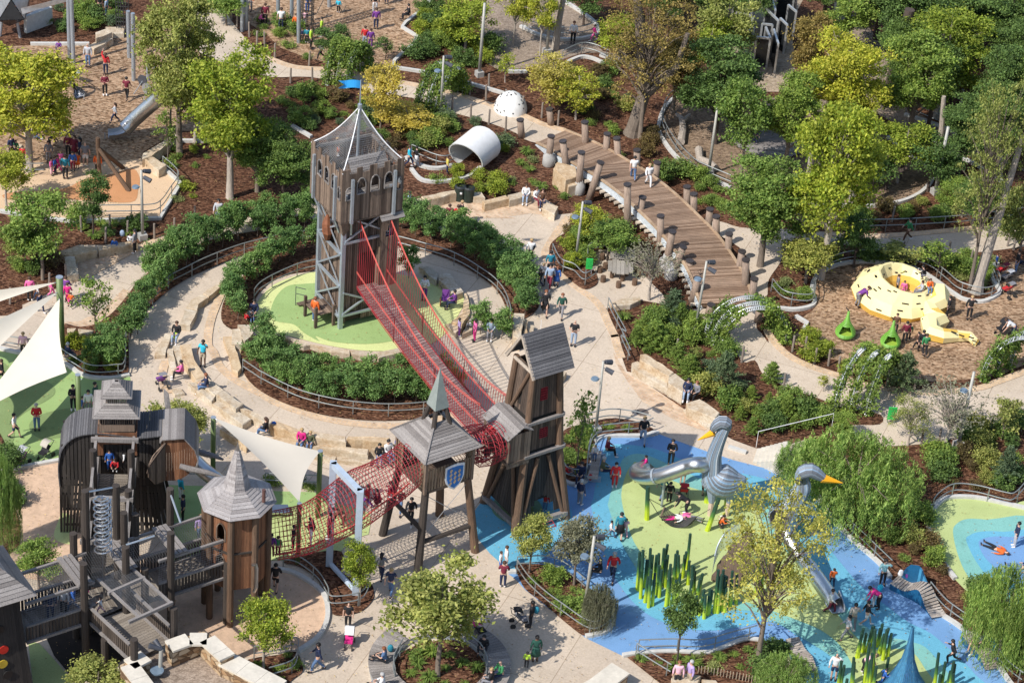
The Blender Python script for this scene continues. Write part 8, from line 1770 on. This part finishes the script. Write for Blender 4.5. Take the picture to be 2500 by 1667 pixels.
PD="""00
785,600 stand S 1.75 lg je -|man in light grey top and jeans standing near the sandstone boulders|
942,670 raise N 1.6 rd nv bl|woman in red top reaching up to a rope, upper left|
935,855 cross S 1.62 mr bk bl|woman in maroon top with crossed arms on the upper left wood chips|
1128,895 walk N 1.68 mr bk k|man in maroon tee walking away near the play wheels|sl0
1025,1100 walk W 1.45 lg nv bl|long haired girl in pale top striding left above the long slide|
508,1210 cross S 1.78 gy gy -|bald man in grey vest with crossed arms, upper left|
567,1222 stand N 1.45 bk je b|boy in black top with his back turned beside the bald man|
652,840 sit SE 1.15 bk bk b|child in black sitting at the end of the short chute|z.1
240,1060 floor S 1.1 wh gy b|child in white near the left yellow tree's lower branch|
325,1200 sit E 1.75 bk bk -|bald man in black sitting on a stone at upper left|
350,1120 sit E 1.1 wh bl f|child in white and blue beside the seated bald man|
300,1235 floor E 1.2 nv je k|dark haired child low beside the stone at upper left|
330,1035 stand S 1.6 bk gy k|dark clad adult under the left yellow tree|
525,440 floor S 1.1 pu nv b|child in purple sitting above the short chute|z.9
610,1400 stand S 1.65 mr bk bl|woman in maroon in the crowd behind the orange surface|
665,1410 stand S 1.6 mr mr bl|woman in maroon dress second from right in the crowd|lg2
712,1430 stand W 1.6 nv nv kl|long haired woman in navy in the crowd|
762,1492 stand N 1.8 gy wh -|bald man in grey tee and white shorts at the crowd's right end|sl0 lg0
692,1508 stand S 1.15 og og b|small child in orange red dress in the crowd|sl0 lg2
650,1525 stand S 1.35 bl mr b|child in blue top and maroon trousers in the crowd|
545,1500 stand S 1.2 pk gy f|child in pink top and grey trousers in the crowd|
515,1545 walk E 1.25 mg mg b|child all in magenta in the crowd|
435,1455 stand S 1.55 gy gy b|adult in grey left of the crowd by the rail|
105,1415 stand SE 1.6 nv bk bl|woman in navy at the far left by the rail|
145,1395 stand S 1.1 gn bk b|child in green at the far left by the rail|
205,1452 stand S 1.15 rd bk k|child in red top at the far left by the rail|
872,1565 stand N 1.6 og bk k|adult in orange vest beside the log tripod|
440,1320 bend E 1.2 bk bk k|child in black bending over on the wood chips above the crowd|
890,140 stand N 1.7 bk bk k|adult in black by the top left planting|
950,140 stand W 1.3 lj je b|child in faded blue by the top left planting|
2225,110 stand S 1.7 og gy b|adult in orange at the top by the sandy path|
2310,215 crouch E 1.4 pk bk b|person in pink crouching at the left end of the upper wood chips|
@01
583,108 stand N 1.75 tl bk b|man in teal top and black trousers facing the crowd|
460,72 stand E 1.25 pk lp b|child in pink at the front of the crowd|
492,62 stand E 1.25 bl nv b|child in blue at the front of the crowd|
1945,505 walk S 1.75 lg lj k|man in grey tee and faded jeans behind the outer hedge|
1022,748 sit S 1.15 bl bk f|child in bright blue on the small stone seat|
1162,702 sit S 1.1 wh bk b|child in white sitting on the small stone seat|
1202,768 stand W 1.68 gy bk k|slim adult in grey standing at the small stone seat|
270,1190 stand N 1.65 pk bk b|woman in pink top and black trousers behind the middle sail|
335,1175 walk W 1.1 wh je f|small child in white behind the middle sail|
358,1290 walk SE 1.3 nv nv b|child in dark navy between the sails and path|
457,1152 walk E 1.1 pk pk b|child in coral pink near the thick green post|
590,1185 walk N 1.65 pu bk b|adult in purple right of the thick green post|
605,1225 walk N 1.5 mg mg b|girl in magenta leggings right of the thick green post|
635,1248 walk N 1.0 og bk b|small child in orange right of the thick green post|
1578,1545 sit S 1.7 bk lj b|person in black sitting on the upper left stone terrace|
2225,1365 sit SE 1.1 wh je b|small child in white at the left rim of the green disc|
2262,1350 sit S 1.7 nv bk k|man in navy sitting at the left rim of the green disc|
2188,1395 sit NE 1.0 rd bk r|child in red backpack coat at the left rim of the green disc|
@02
212,190 stand S 1.62 lp bk f|woman in pale pink jumper above the lowest sail|
600,250 sit NE 1.7 nv gy g|man in navy leaning on the corner bed kerb|
20,430 walk W 1.6 bk bk b|person in black cut by the left edge|
330,842 cross S 1.72 rd je g|adult in bright red hoodie and jeans on the green surface|
132,915 walk E 1.6 wh nv k|man in white tee and navy shorts striding right on the green surface|sl0 lg0
655,665 cross S 1.65 bk bk kl|long haired woman in black left of the second green post|
850,645 stand E 1.68 dg bk k|man in dark green jacket right of the second green post|
790,705 stand S 1.6 wh gy k|person in white behind the elephant's back|
838,700 stand W 1.1 pk bk b|child in pink behind the elephant's back|
738,700 stand E 1.15 bl gy b|child in blue behind the elephant's back|
1808,275 shade S 1.75 tq kh k|man in turquoise tee shading his eyes on the ring path|sl0 lg0 sk2
1622,400 sit W 1.65 pk bk k|woman in bright pink hoodie on the stone terrace|
1842,518 sit W 1.68 nv je r|woman in navy jacket and jeans sitting below the turquoise man|
978,1205 stand S 1.3 bl bl b|child in blue inside the elephant's doorway|z4.1
1105,1190 stand W 1.2 wh bk b|child in white inside the elephant's doorway|z4.1
1030,1200 crouch S 1.2 rd bk b|child in dark red inside the elephant's doorway|z4.1
1608,1470 stand NE 1.65 tq wh k|person in turquoise sleeves behind the elephant's front leg|
@03
1630,135 stand W 1.7 nv bk k|man in navy and black by the elephant's front leg|
1785,308 stand S 1.68 lv je f|woman in checked lavender shirt left of the octagonal tower|
450,1012 stand N 1.75 nv nv k|adult in dark navy leftmost on the timber walkway|z2.9
570,965 stand S 1.7 lg bk k|adult in pale checked shirt on the timber walkway|z2.9
655,940 walk W 1.55 bl je k|person in blue on the timber walkway|z2.9
765,840 walk W 1.2 mg bk b|child in magenta on the timber walkway|z2.9
898,955 walk W .95 wh lp b|tiny child in white on the timber walkway|z2.9
@10
98,228 stand N 1.65 mr bk b|person in maroon at the left of the upper wood chips|
240,278 stand N 1.75 wh nv b|man in white tee and navy trousers on the upper wood chips|sl0
372,305 stand S 1.5 og bk b|person in orange top by the net tower|
425,300 stand N 1.2 gy gy b|child in grey by the net tower|
505,442 stand E 1.7 lm bk b|woman in fluorescent yellow top by the steel pole|
425,385 stand N 1.1 nv bk b|small child in navy by the steel pole|
470,392 stand N 1.2 tl bk b|small child in teal by the steel pole|
600,335 stand W 1.5 lm bk k|person in lime half behind the fan leaved tree|
595,540 walk W 1.5 wh bk b|girl in white striding left on the upper wood chips|
985,425 stand N 1.6 rd lj b|woman in red top and pale jeans on the upper wood chips|
1035,442 stand N 1.55 pu pu b|person all in purple beside the woman in red|
1085,268 stand N 1.65 pu nv b|woman in purple top and navy trousers on the upper wood chips|
1075,128 stand S 1.75 bk wh k|man in black vest and white trousers at the top|
475,115 raise N 1.4 bl bl b|child in blue climbing the net tower|z.8
750,122 stand N 1.1 tq bk b|small child in turquoise by a guy rope|
1180,40 stand S 1.5 je nv b|person in denim at the very top|
1378,190 sit W 1.6 bk bk k|person in black sitting on the zigzag kerb|
452,240 stand S 1.2 lp gy b|child in striped pink inside the net tower|
738,1395 stand E 1.2 lj og f|child in orange skirt at the top of the castle|z8.95 lg2
1378,1497 walk E 1.6 tq nv b|person in turquoise top walking by the white pipe|
1442,1492 walk E 1.5 bk wh k|person in black top and white skirt by the white pipe|lg2
1718,1550 stand E 1.25 ye nv b|child in yellow top at the mouth of the white pipe|
@20
575,392 stand S 1.7 wh bk r|woman in white jacket on the gravel at the top|
762,372 walk W 1.25 mg pk b|girl in magenta and pink on the gravel at the top|
2062,445 stand E 1.7 gy bk k|adult in grey among the maze frames|
2112,455 stand W 1.65 lg bk k|adult in pale top among the maze frames|
2200,1292 stand S 1.3 nv nv k|boy in navy on the round grey deck|
@30
100,1065 sit S 1.6 bk kh k|person in black sitting at the back of the grey oval|
215,1085 sit S 1.6 gy bl f|person in grey and blue sitting at the back of the grey oval|
1858,1405 walk N 1.6 rd lg k|man in red tee and grey shorts on the shaded path|sl0 lg0
1828,1380 walk N 1.6 dg bk k|person in dark green beside the man in red|
@11
552,340 stand N 1.6 mg bk bl|woman in magenta and black behind the castle's left edge|
540,1378 stand NE 1.72 og je r|adult in orange vest and jeans at the castle's platform|
1375,415 walk W 1.6 lj nv k|man in pale blue tee behind the right hedge|sl0
1732,535 stand N 1.65 mr bk b|woman in dark red with a white bag on the plaza|
1808,542 stand N 1.65 rd bk b|woman in red top and black trousers on the plaza|
1842,512 walk W 1.72 bk lj f|man in black tee and pale jeans beside the woman in red|
1512,1182 phone S 1.68 wh pu k|woman in white coat and purple trousers under the rope bridge|
1788,1262 sit W 1.65 pu nv k|woman in purple top sitting on the disc's stone steps|
1822,1505 stand E 1.25 lv pu k|child in lavender seen through the rope bridge|sk2
1958,1462 sit W 1.5 wh gy k|person in white beyond the rope bridge|sk2
2105,1510 sit S 1.6 lj gy k|person in pale blue beyond the rope bridge|
958,1010 stand S 1.3 tq tl b|child in turquoise at the castle end of the rope bridge|z2.7
@12
1962,55 stand W 1.55 pk mg k|woman in bright pink beyond the rope bridge|sk2
112,915 sit W 1.68 bk je bl|woman in black top and jeans on the stone terrace above the grey sail|
425,1000 sit S 1.65 mg je f|woman in magenta top and jeans on the stone terrace|
500,1010 sit S 1.5 ol je f|girl in olive top and jeans on the stone terrace|
1112,1130 sit S 1.6 bk je k|boy in black on the stones left of the shield hut|
1185,1112 sit SE 1.75 wh je k|man in white top on the stones left of the shield hut|
1240,1095 sit S 1.15 gn je f|small child in green on the stones left of the shield hut|
1295,1055 sit S 1.7 bl je k|person in royal blue top on the stones left of the shield hut|
1972,1085 stand N 1.4 bl nv k|child in blue in the short red net tunnel|z4.75
2090,1095 crouch W 1.5 bk bk k|person in black in the short red net tunnel|z4.75
2140,900 crouch W 1.3 rd rd k|child in red at the log tower end of the short net tunnel|z4.9
1005,1545 walk W 1.5 rd pu k|child in bright red top in the long net tunnel|z4.35
1120,1520 crouch W 1.5 mr mr k|person in maroon in the long net tunnel|z4.4
1240,1440 crouch W 1.4 mr rd k|child in dark red at the shield hut end of the long net tunnel|z4.6
@13
155,448 stand N 1.4 pu mr k|child in purple at the octagonal end of the net tunnel|z2.9
212,440 stand N 1.2 gn mr b|child in green at the octagonal end of the net tunnel|z2.95
350,385 stand W 1.5 bk bk k|person in black with pale cap in the net tunnel|z3.1
505,345 stand W 1.1 wh lj k|small child in white in the net tunnel|z3.3
530,245 crouch W 1.4 mr mr k|person in maroon crouching in the net tunnel|z3.5
668,290 stand W 1.6 mr mr k|adult in maroon by the portal frame in the net tunnel|z3.6
800,185 bend W 1.4 br br k|person in brown bending right of the portal frame|z4.1
1295,62 walk S 1.6 bk je k|person in jeans behind the shield hut's left leg|
1392,155 walk S 1.68 bk bk k|woman in black walking under the shield hut|
190,755 walk N 1.75 bk bk k|man in black jacket and shorts in the sand pit|lg0
565,1472 walk W 1.78 nv je k|man in navy jacket and jeans walking at the bottom|
835,1082 stand S 1.6 bk bk -|man in black tee behind the white covered stroller|sl0
1128,650 walk N 1.68 gy nv kl|long haired woman in grey top carrying a purple coat|
1212,795 walk N 1.75 nv je f|man in navy blue tee and jeans by the olive tree|sl0
1165,1385 floor W 1.65 je bk r|woman in blue tee sitting on the ring bench|sl0 z.45
1150,1620 floor W 1.7 wh gy g|person in white with a cap at the bottom of the ring bench|z.45
2045,1265 floor S 1.6 bk bk k|person in black beside the magenta stroller on the ring bench|z.3
2192,1560 sit SW 1.7 gn nv -|bald man in green tee and dark jacket on the ring bench|
2112,1625 sit W 1.65 bk gy f|fair haired person in black on the ring bench|
2190,562 stand E 1.15 wh bl b|small child in white at the edge of the cyan surface|
2238,560 stand E 1.5 wh lg b|girl in white at the edge of the cyan surface|
2212,722 phone N 1.68 mr nv b|woman in maroon with a grey backpack by the cyan surface|
@21
112,880 walk W 1.6 wh bk r|woman in white top and black leggings walking left, top of the plaza group|
195,850 walk N 1.7 wh bk f|person in white with a black backpack on the plaza|
188,975 walk W 1.6 gy bk k|person in grey top and black trousers on the plaza|
275,1072 walk W 1.3 bk nv k|boy in black leading the plaza group|
308,1022 walk S 1.3 wh bk f|girl in white in the plaza group|
365,1080 walk S 1.7 lj mr k|person in pale blue top and maroon trousers in the plaza group|
395,1052 stand S 1.5 gy bk k|person in grey behind the plaza group|
428,1058 stand S 1.35 bl bl r|girl in blue dress in the plaza group|lg2
368,960 stand N 1.7 tl bk k|person in teal at the rear of the plaza group|
325,1312 walk S 1.7 bk bk r|woman in black floral dress on the plaza|lg2
470,1335 walk S 1.65 dg gy r|woman in dark green top and grey trousers on the plaza|
155,305 sit S 1.6 wh lj b|woman in white, leftmost of the three seated on sandstone|
242,332 sit SE 1.6 wh mr b|woman in white in the middle of the three seated on sandstone|
300,350 sit S 1.65 br nv b|woman in brown, rightmost of the three seated on sandstone|
1110,118 walk N 1.75 wh je k|man in white tee and jeans on the footbridge|z1.5 sl0
1245,178 walk S 1.68 wh wh f|woman in white carrying a child on the footbridge|z1.5
@22
580,92 phone S 1.78 bk lj -|bald man in black tee and faded jeans looking at his phone|sl0
1195,957 walk S 1.75 bk lj f|man in black hoodie stepping onto the blue surface|
1445,1152 phone S 1.68 bk bk k|woman in long black coat on the blue surface|
872,1080 sit E 1.65 mr bk f|woman in maroon on the slatted bench|
768,1115 stand S 1.0 wh je f|small fair child in white standing on the slatted bench|z.45
828,1268 sit E 1.75 ol nv g|man in olive sitting on the slatted bench|
945,1348 stand S 1.6 rd rd k|woman all in red on the teal surface|
645,1305 sit S 1.7 nv nv k|man in navy sitting by the log tower's bed|
515,1235 floor E 1.2 rd gy b|child in red sitting by the log tower's bed|
635,1512 stand NE 1.7 nv gy g|man in navy top and grey trousers right of the log tower|
325,1565 raise N 1.2 rd je k|child in red climbing the log tower's rope ladder|
1225,1200 sit W 1.2 mg bk k|girl in magenta at the mouth of the left tube slide|z.3
1590,555 sit S 1.68 nv lj k|woman in navy and faded jeans on the long stone wall|z.3
1672,572 sit SW 1.6 gy bk r|woman in dark grey sitting right of the one in navy on the wall|z.3
1365,1452 walk NE 1.6 tl je k|person in teal and jeans under the left tube slide|
1430,1488 stand N 1.35 bk bk k|boy in black under the left tube slide|
1550,1325 stand S 1.6 bk gy k|adult in black shorts hidden behind the tube slide|lg0
1728,1422 stand E 1.2 lg bk b|child in grey tee below the left crane's body|sl0 lg0
1590,1600 bend W 1.7 bk bk k|adult in black bending over the net hammock|
@23
910,280 walk E 1.1 wh je k|small child in white holding an adult's hand on the blue surface|
990,288 walk N 1.7 tl bk k|woman in teal top and black skirt on the blue surface|lg2
1038,268 walk N 1.15 lp lp b|child in pale pink beside the woman in teal|
925,658 walk S 1.8 rd nv g|man in red and navy jacket on the blue surface|
1878,190 crouch E 1.3 og bk k|child in orange by the right crane's foot|
1935,165 crouch W 1.1 wh bk k|small child by the right crane's foot|
1480,120 lie W 1.2 wh mg b|child in white and magenta lying in the net hammock|z.25
1625,112 lie E 1.2 pk gy b|child in pink lying in the net hammock|z.25
815,645 sit W 1.6 bk bk k|dark haired person half hidden by the weeping shrub|
200,1077 stand W 1.68 bk bk k|person in black with teal backpack pushing a stroller|sk2
240,1388 stand N 1.68 dg dg k|woman in dark green dress at the bottom|lg2 sk2
162,1437 stand N 1.0 lm bk k|toddler in lime vest at the bottom|sk2
1500,1610 stand S 1.65 lp bk r|woman in floral pink top by the picket fence|
1605,1610 stand SW 1.7 lv kh g|person in purple top and white cap by the picket fence|
@31
1290,660 walk W 1.7 gn br k|man in green top striding along the upper right path|
1838,1352 shade S 1.65 bk bk f|woman in black with white shirt tied at her waist|
1645,1335 stand W 1.5 bk bk k|boy in black with orange print right of the yellow ring|
1195,1118 stand E 1.3 gy bk b|girl in grey inside the yellow ring|z.1
1250,1150 stand S 1.1 pk pk b|child in pink inside the yellow ring|z.1
1415,1160 sit W 1.5 lg gy b|adult in grey at the rim of the yellow ring|z.5
1480,1110 climb S 1.2 og je b|child in orange sitting on the yellow ring|z.9
1445,995 crouch W 1.4 bk gy k|child in black climbing on the yellow ring's back|z1.35
838,1242 bend E 1.7 pu gy b|adult in purple check bending into the yellow ring|
2075,905 stand E 1.1 bl bk r|child in blue at the upper right loop|
2255,940 stand W 1.65 bk je b|woman in black and jeans by the red strollers|
1180,1480 stand S 1.4 br bk b|person in brown behind the second pear hut|
1265,1568 stand N 1.55 mr bk k|person in maroon right of the second pear hut|
1297,1545 stand N 1.2 gn bk b|child in green right of the second pear hut|
2232,1525 bend W 1.65 wh nv b|adult in white tee bending over the black stroller|sl0
@32
1408,165 walk N 1.65 bk bk k|woman in black top and cap on the right wood chips|
1440,178 walk N 1.5 gn bk b|person in bright green with backpack on the right wood chips|
1372,125 walk W 1.2 br bk k|child in brown left of the woman in black on the right wood chips|
@33
620,712 walk N 1.15 og nv b|child in orange running beside the long slide|
600,952 walk E 1.55 wh mr b|woman in white at the long slide's exit|
1065,702 shade S 1.68 aq bk k|woman in aqua top by the blue railing|
1035,912 bend W 1.65 mg bk k|woman in magenta bending down on the blue surface|
800,1092 walk N 1.65 bg gy k|person in beige carrying a white bag on the blue surface|
918,1062 walk E 1.6 bk wh k|woman in black hoodie and white shorts on the blue surface|lg0
745,1192 walk W 1.6 lg gy k|man in striped grey top and dark trousers on the lime surface|
985,895 stand W 1.1 lg wh b|small child beside the bending woman in magenta|
632,1542 shade S 1.7 wh nv -|man in white red and navy jumper and navy shorts|lg0
888,1492 bend E 1.6 lp bk f|woman in pale pink bending among the bottom right reeds|
1060,1600 run E 1.15 bl bl k|child in bright blue running at the bottom|
1275,1610 stand W 1.15 pk lp f|child in pink in front of the blue spire|
1685,1412 run W 1.6 bk bk k|person in black cap running at the bottom right|
1915,1290 sit SW 1.72 gy nv k|man in grey tee sitting on the lower blue wave bench|sl0 lg0 z.1
2245,362 stand W 1.65 nv lg k|person in navy and grey on the right edge's blue surface|
2080,395 lie NW 1.5 og bk b|child in orange and black lying on the right edge's blue surface|
2310,560 lie W 1.6 nv je k|person in jeans lying cut by the right edge"""
f=fr('00'); frn='00'
for ln in PD.split('\n'):
    if ln.startswith('@') or len(ln)==2: frn=ln.replace('@',''); f=fr(frn); continue
    a,lab,opt=(ln+'|').split('|')[:3]; uv,pk_,fc,h_,t_,b_,hr_=a.split(); o=dict(z=0,skin=0,sl=1,lg=1)
    for x in opt.split():
        if x[0]=='z': o['z']=float(x[1:])
        elif x[:2]=='sk': o['skin']=int(x[2:])
        elif x[:2]=='sl': o['sl']=int(x[2:])
        elif x[:2]=='lg': o['lg']=int(x[2:])
    if pk_=='climb': pk_='sit'
    u,v=map(float,uv.split(',')); zz=o.pop('z'); base=P(*f(u,v),zz); sit=pk_ in('sit',)
    if sit and zz==0: base=P(*f(u,v),.0)
    if len(lab.split())>16: print('LONG',lab)
    person(base,pk_,fc,float(h_),t_,b_,hr_,lab,z=zz+.075,**o)
# ---------- strollers ----------
def stroller(label,fr_,u,v,yaw,col,hood):
    b=P(*fr(fr_)(u,v)); o=E('stroller',label,'stroller',b); o.rotation_euler=(0,0,R(yaw)); tb=M('dark tube',(.05,.05,.055),.4,.4)
    def part(nm,fn,m): mb=MB(); fn(mb); return mb.build(nm,m,o,local=True)
    part('frame',lambda m:[m.tube([V(s*.24,-.42,1.02),V(s*.22,.05,.6),V(s*.2,.42,.15)],.018,6) for s in(-1,1)]+[m.tube([V(s*.24,-.3,.12),V(s*.22,.05,.62)],.018,6) for s in(-1,1)]+[m.tube([V(-.24,-.42,1.02),V(.24,-.42,1.02)],.02,6)],tb)
    for x,y,r_ in ((-.26,-.3,.15),(.26,-.3,.15),(-.18,.42,.11),(.18,.42,.11)): part('wheel',lambda m:[m.tube([V(x-.02,y,r_),V(x+.02,y,r_)],r_,14)],M('black rubber',(.02,.02,.02),.7))
    part('seat',lambda m:m.slab([V(-.2,-.12,.85),V(-.2,.12,.5),V(.2,.12,.5),V(.2,-.12,.85)],-.1) and m.slab([V(-.2,.12,.5),V(-.2,.42,.52),V(.2,.42,.52),V(.2,.12,.5)],-.08),cloth_m(col))
    part('hood',lambda m:m.loft([[V(x*.23,-.12+.34*math.sin(a*PI/12)*(1),.75+.34*math.cos(a*PI/12)) for x in(-1,-.9,-.4,.4,.9,1)] for a in range(-2,6)],closed=False,cap=False),cloth_m(hood))
for a in (("pink and white stroller on the green surface, lower of two",'02',200,1140,150,'lp','lg'),("black and cream stroller on the green surface, upper of two",'02',410,1082,150,'bk','bg'),("purple stroller parked at the stone terrace",'02',1440,462,30,'pu','gy'),("stroller covered with a white cloth pushed at the bottom",'13',845,1230,180,'mg','wh'),
 ("stroller with magenta hood at the ring bench",'13',1985,1170,-60,'bk','mg'),("grey black stroller at the plaza's bottom edge",'23',90,1055,-80,'gy','bk'),("red stroller under the tube slide",'22',1560,1450,0,'rd','rd'),("red stroller nearest the pale trunk at right",'31',2140,975,40,'rd','mr'),("blue grey stroller between the two red ones",'31',2180,1035,40,'gy','lg'),
 ("dark red stroller, lowest of the row by the railing",'31',2190,1145,40,'rd','gy'),("black double stroller on the right wood chips",'31',2140,1480,120,'bk','bk'),("black stroller cut by the right edge",'31',2325,905,60,'nv','bk')): stroller(*a)
b=W1("@11 1700,1225"); o=E('wheelchair',"purple wheelchair with orange spoked wheel on the lime green disc",'wheelchair',b)
mb=MB(); mb.tube([b+V(-.28,-.1,.32),b+V(-.24,-.1,.32)],.32,20); w_=mb.build('wheel',M('black rubber'),o); mb=MB(); mb.tube([b+V(-.3,-.1,.32),b+V(-.285,-.1,.32)],.24,18); mb.build('rim',cloth_m('og'),w_)
mb=MB(); mb.tube([b+V(.26,-.1,.32),b+V(.3,-.1,.32)],.32,20); mb.build('wheel',M('black rubber'),o)
mb=MB(); mb.slab([b+V(-.22,-.2,.5),b+V(.22,-.2,.5),b+V(.22,.25,.5),b+V(-.22,.25,.5)],.08); mb.slab([b+V(-.22,.2,.5),b+V(.22,.2,.5),b+V(.22,.3,.95),b+V(-.22,.3,.95)],.06); mb.build('seat',cloth_m('pu'),o)
mb=MB(); mb.tube([b+V(-.2,.3,.9),b+V(-.35,.4,1.15),b+V(-.2,.5,1.2)],.02,5); mb.tube([b+V(.1,-.25,.5),b+V(.15,-.55,.15)],.025,5); mb.build('frame',lampd,o)
# bags and backpacks
def bag(label,base,z,col,rot=0,s=1):
    mb=MB(); c=V(base.x,base.y,z); n=10; rr=[]
    for i in range(6): t=i/5; k=math.sin(PI*(.12+.8*t))**.5*s; rr.append([c+V(.16*k*math.cos(a*2*PI/n+rot),.11*k*math.sin(a*2*PI/n+rot),.4*s*t) for a in range(n)])
    mb.loft(rr); o=mb.build('backpack',cloth_m(col),loc=c,smooth=True); tag(o,label,'backpack')
for l,s,z,c in (("blue backpack lying on the small stone seat at left","@01 1090,680",.6,'lj'),("royal blue bag beside the woman in black on the terrace","@12 175,880",.5,'bl'),("turquoise backpack on the blue surface by the aqua woman","@33 1048,755",.08,'tq'),("royal blue bag on the lower wave bench","@33 1960,1260",.45,'bl'),("dark patterned bag on the upper wave bench","@33 1285,700",.5,'pu'),("white bag on the upper wave bench","@33 1220,680",.5,'wh'),("red bag at the end of the slatted bench","@22 730,1295",.08,'rd'),("bright green bag beside the person on the upper terrace","@02 1565,60",.3,'lm'),("teal bag beside the woman on the ring bench","@13 1210,1350",.5,'tl'),
 ("black backpack on the person in white on the plaza","@21 208,850",1.0,'bk'),("grey blue backpack on the woman in maroon by the cyan surface","@13 2212,715",.95,'gy'),("teal backpack on the person pushing the grey stroller","@23 240,1070",.95,'tl'),("light blue backpack on the woman in purple on upper wood chips","@10 1070,262",.95,'lj'),("white handbag of the woman in dark red on the plaza","@11 1748,530",.75,'wh')): bag(l,W1(s),z,c)
assert len([o for o in bpy.data.objects])>0
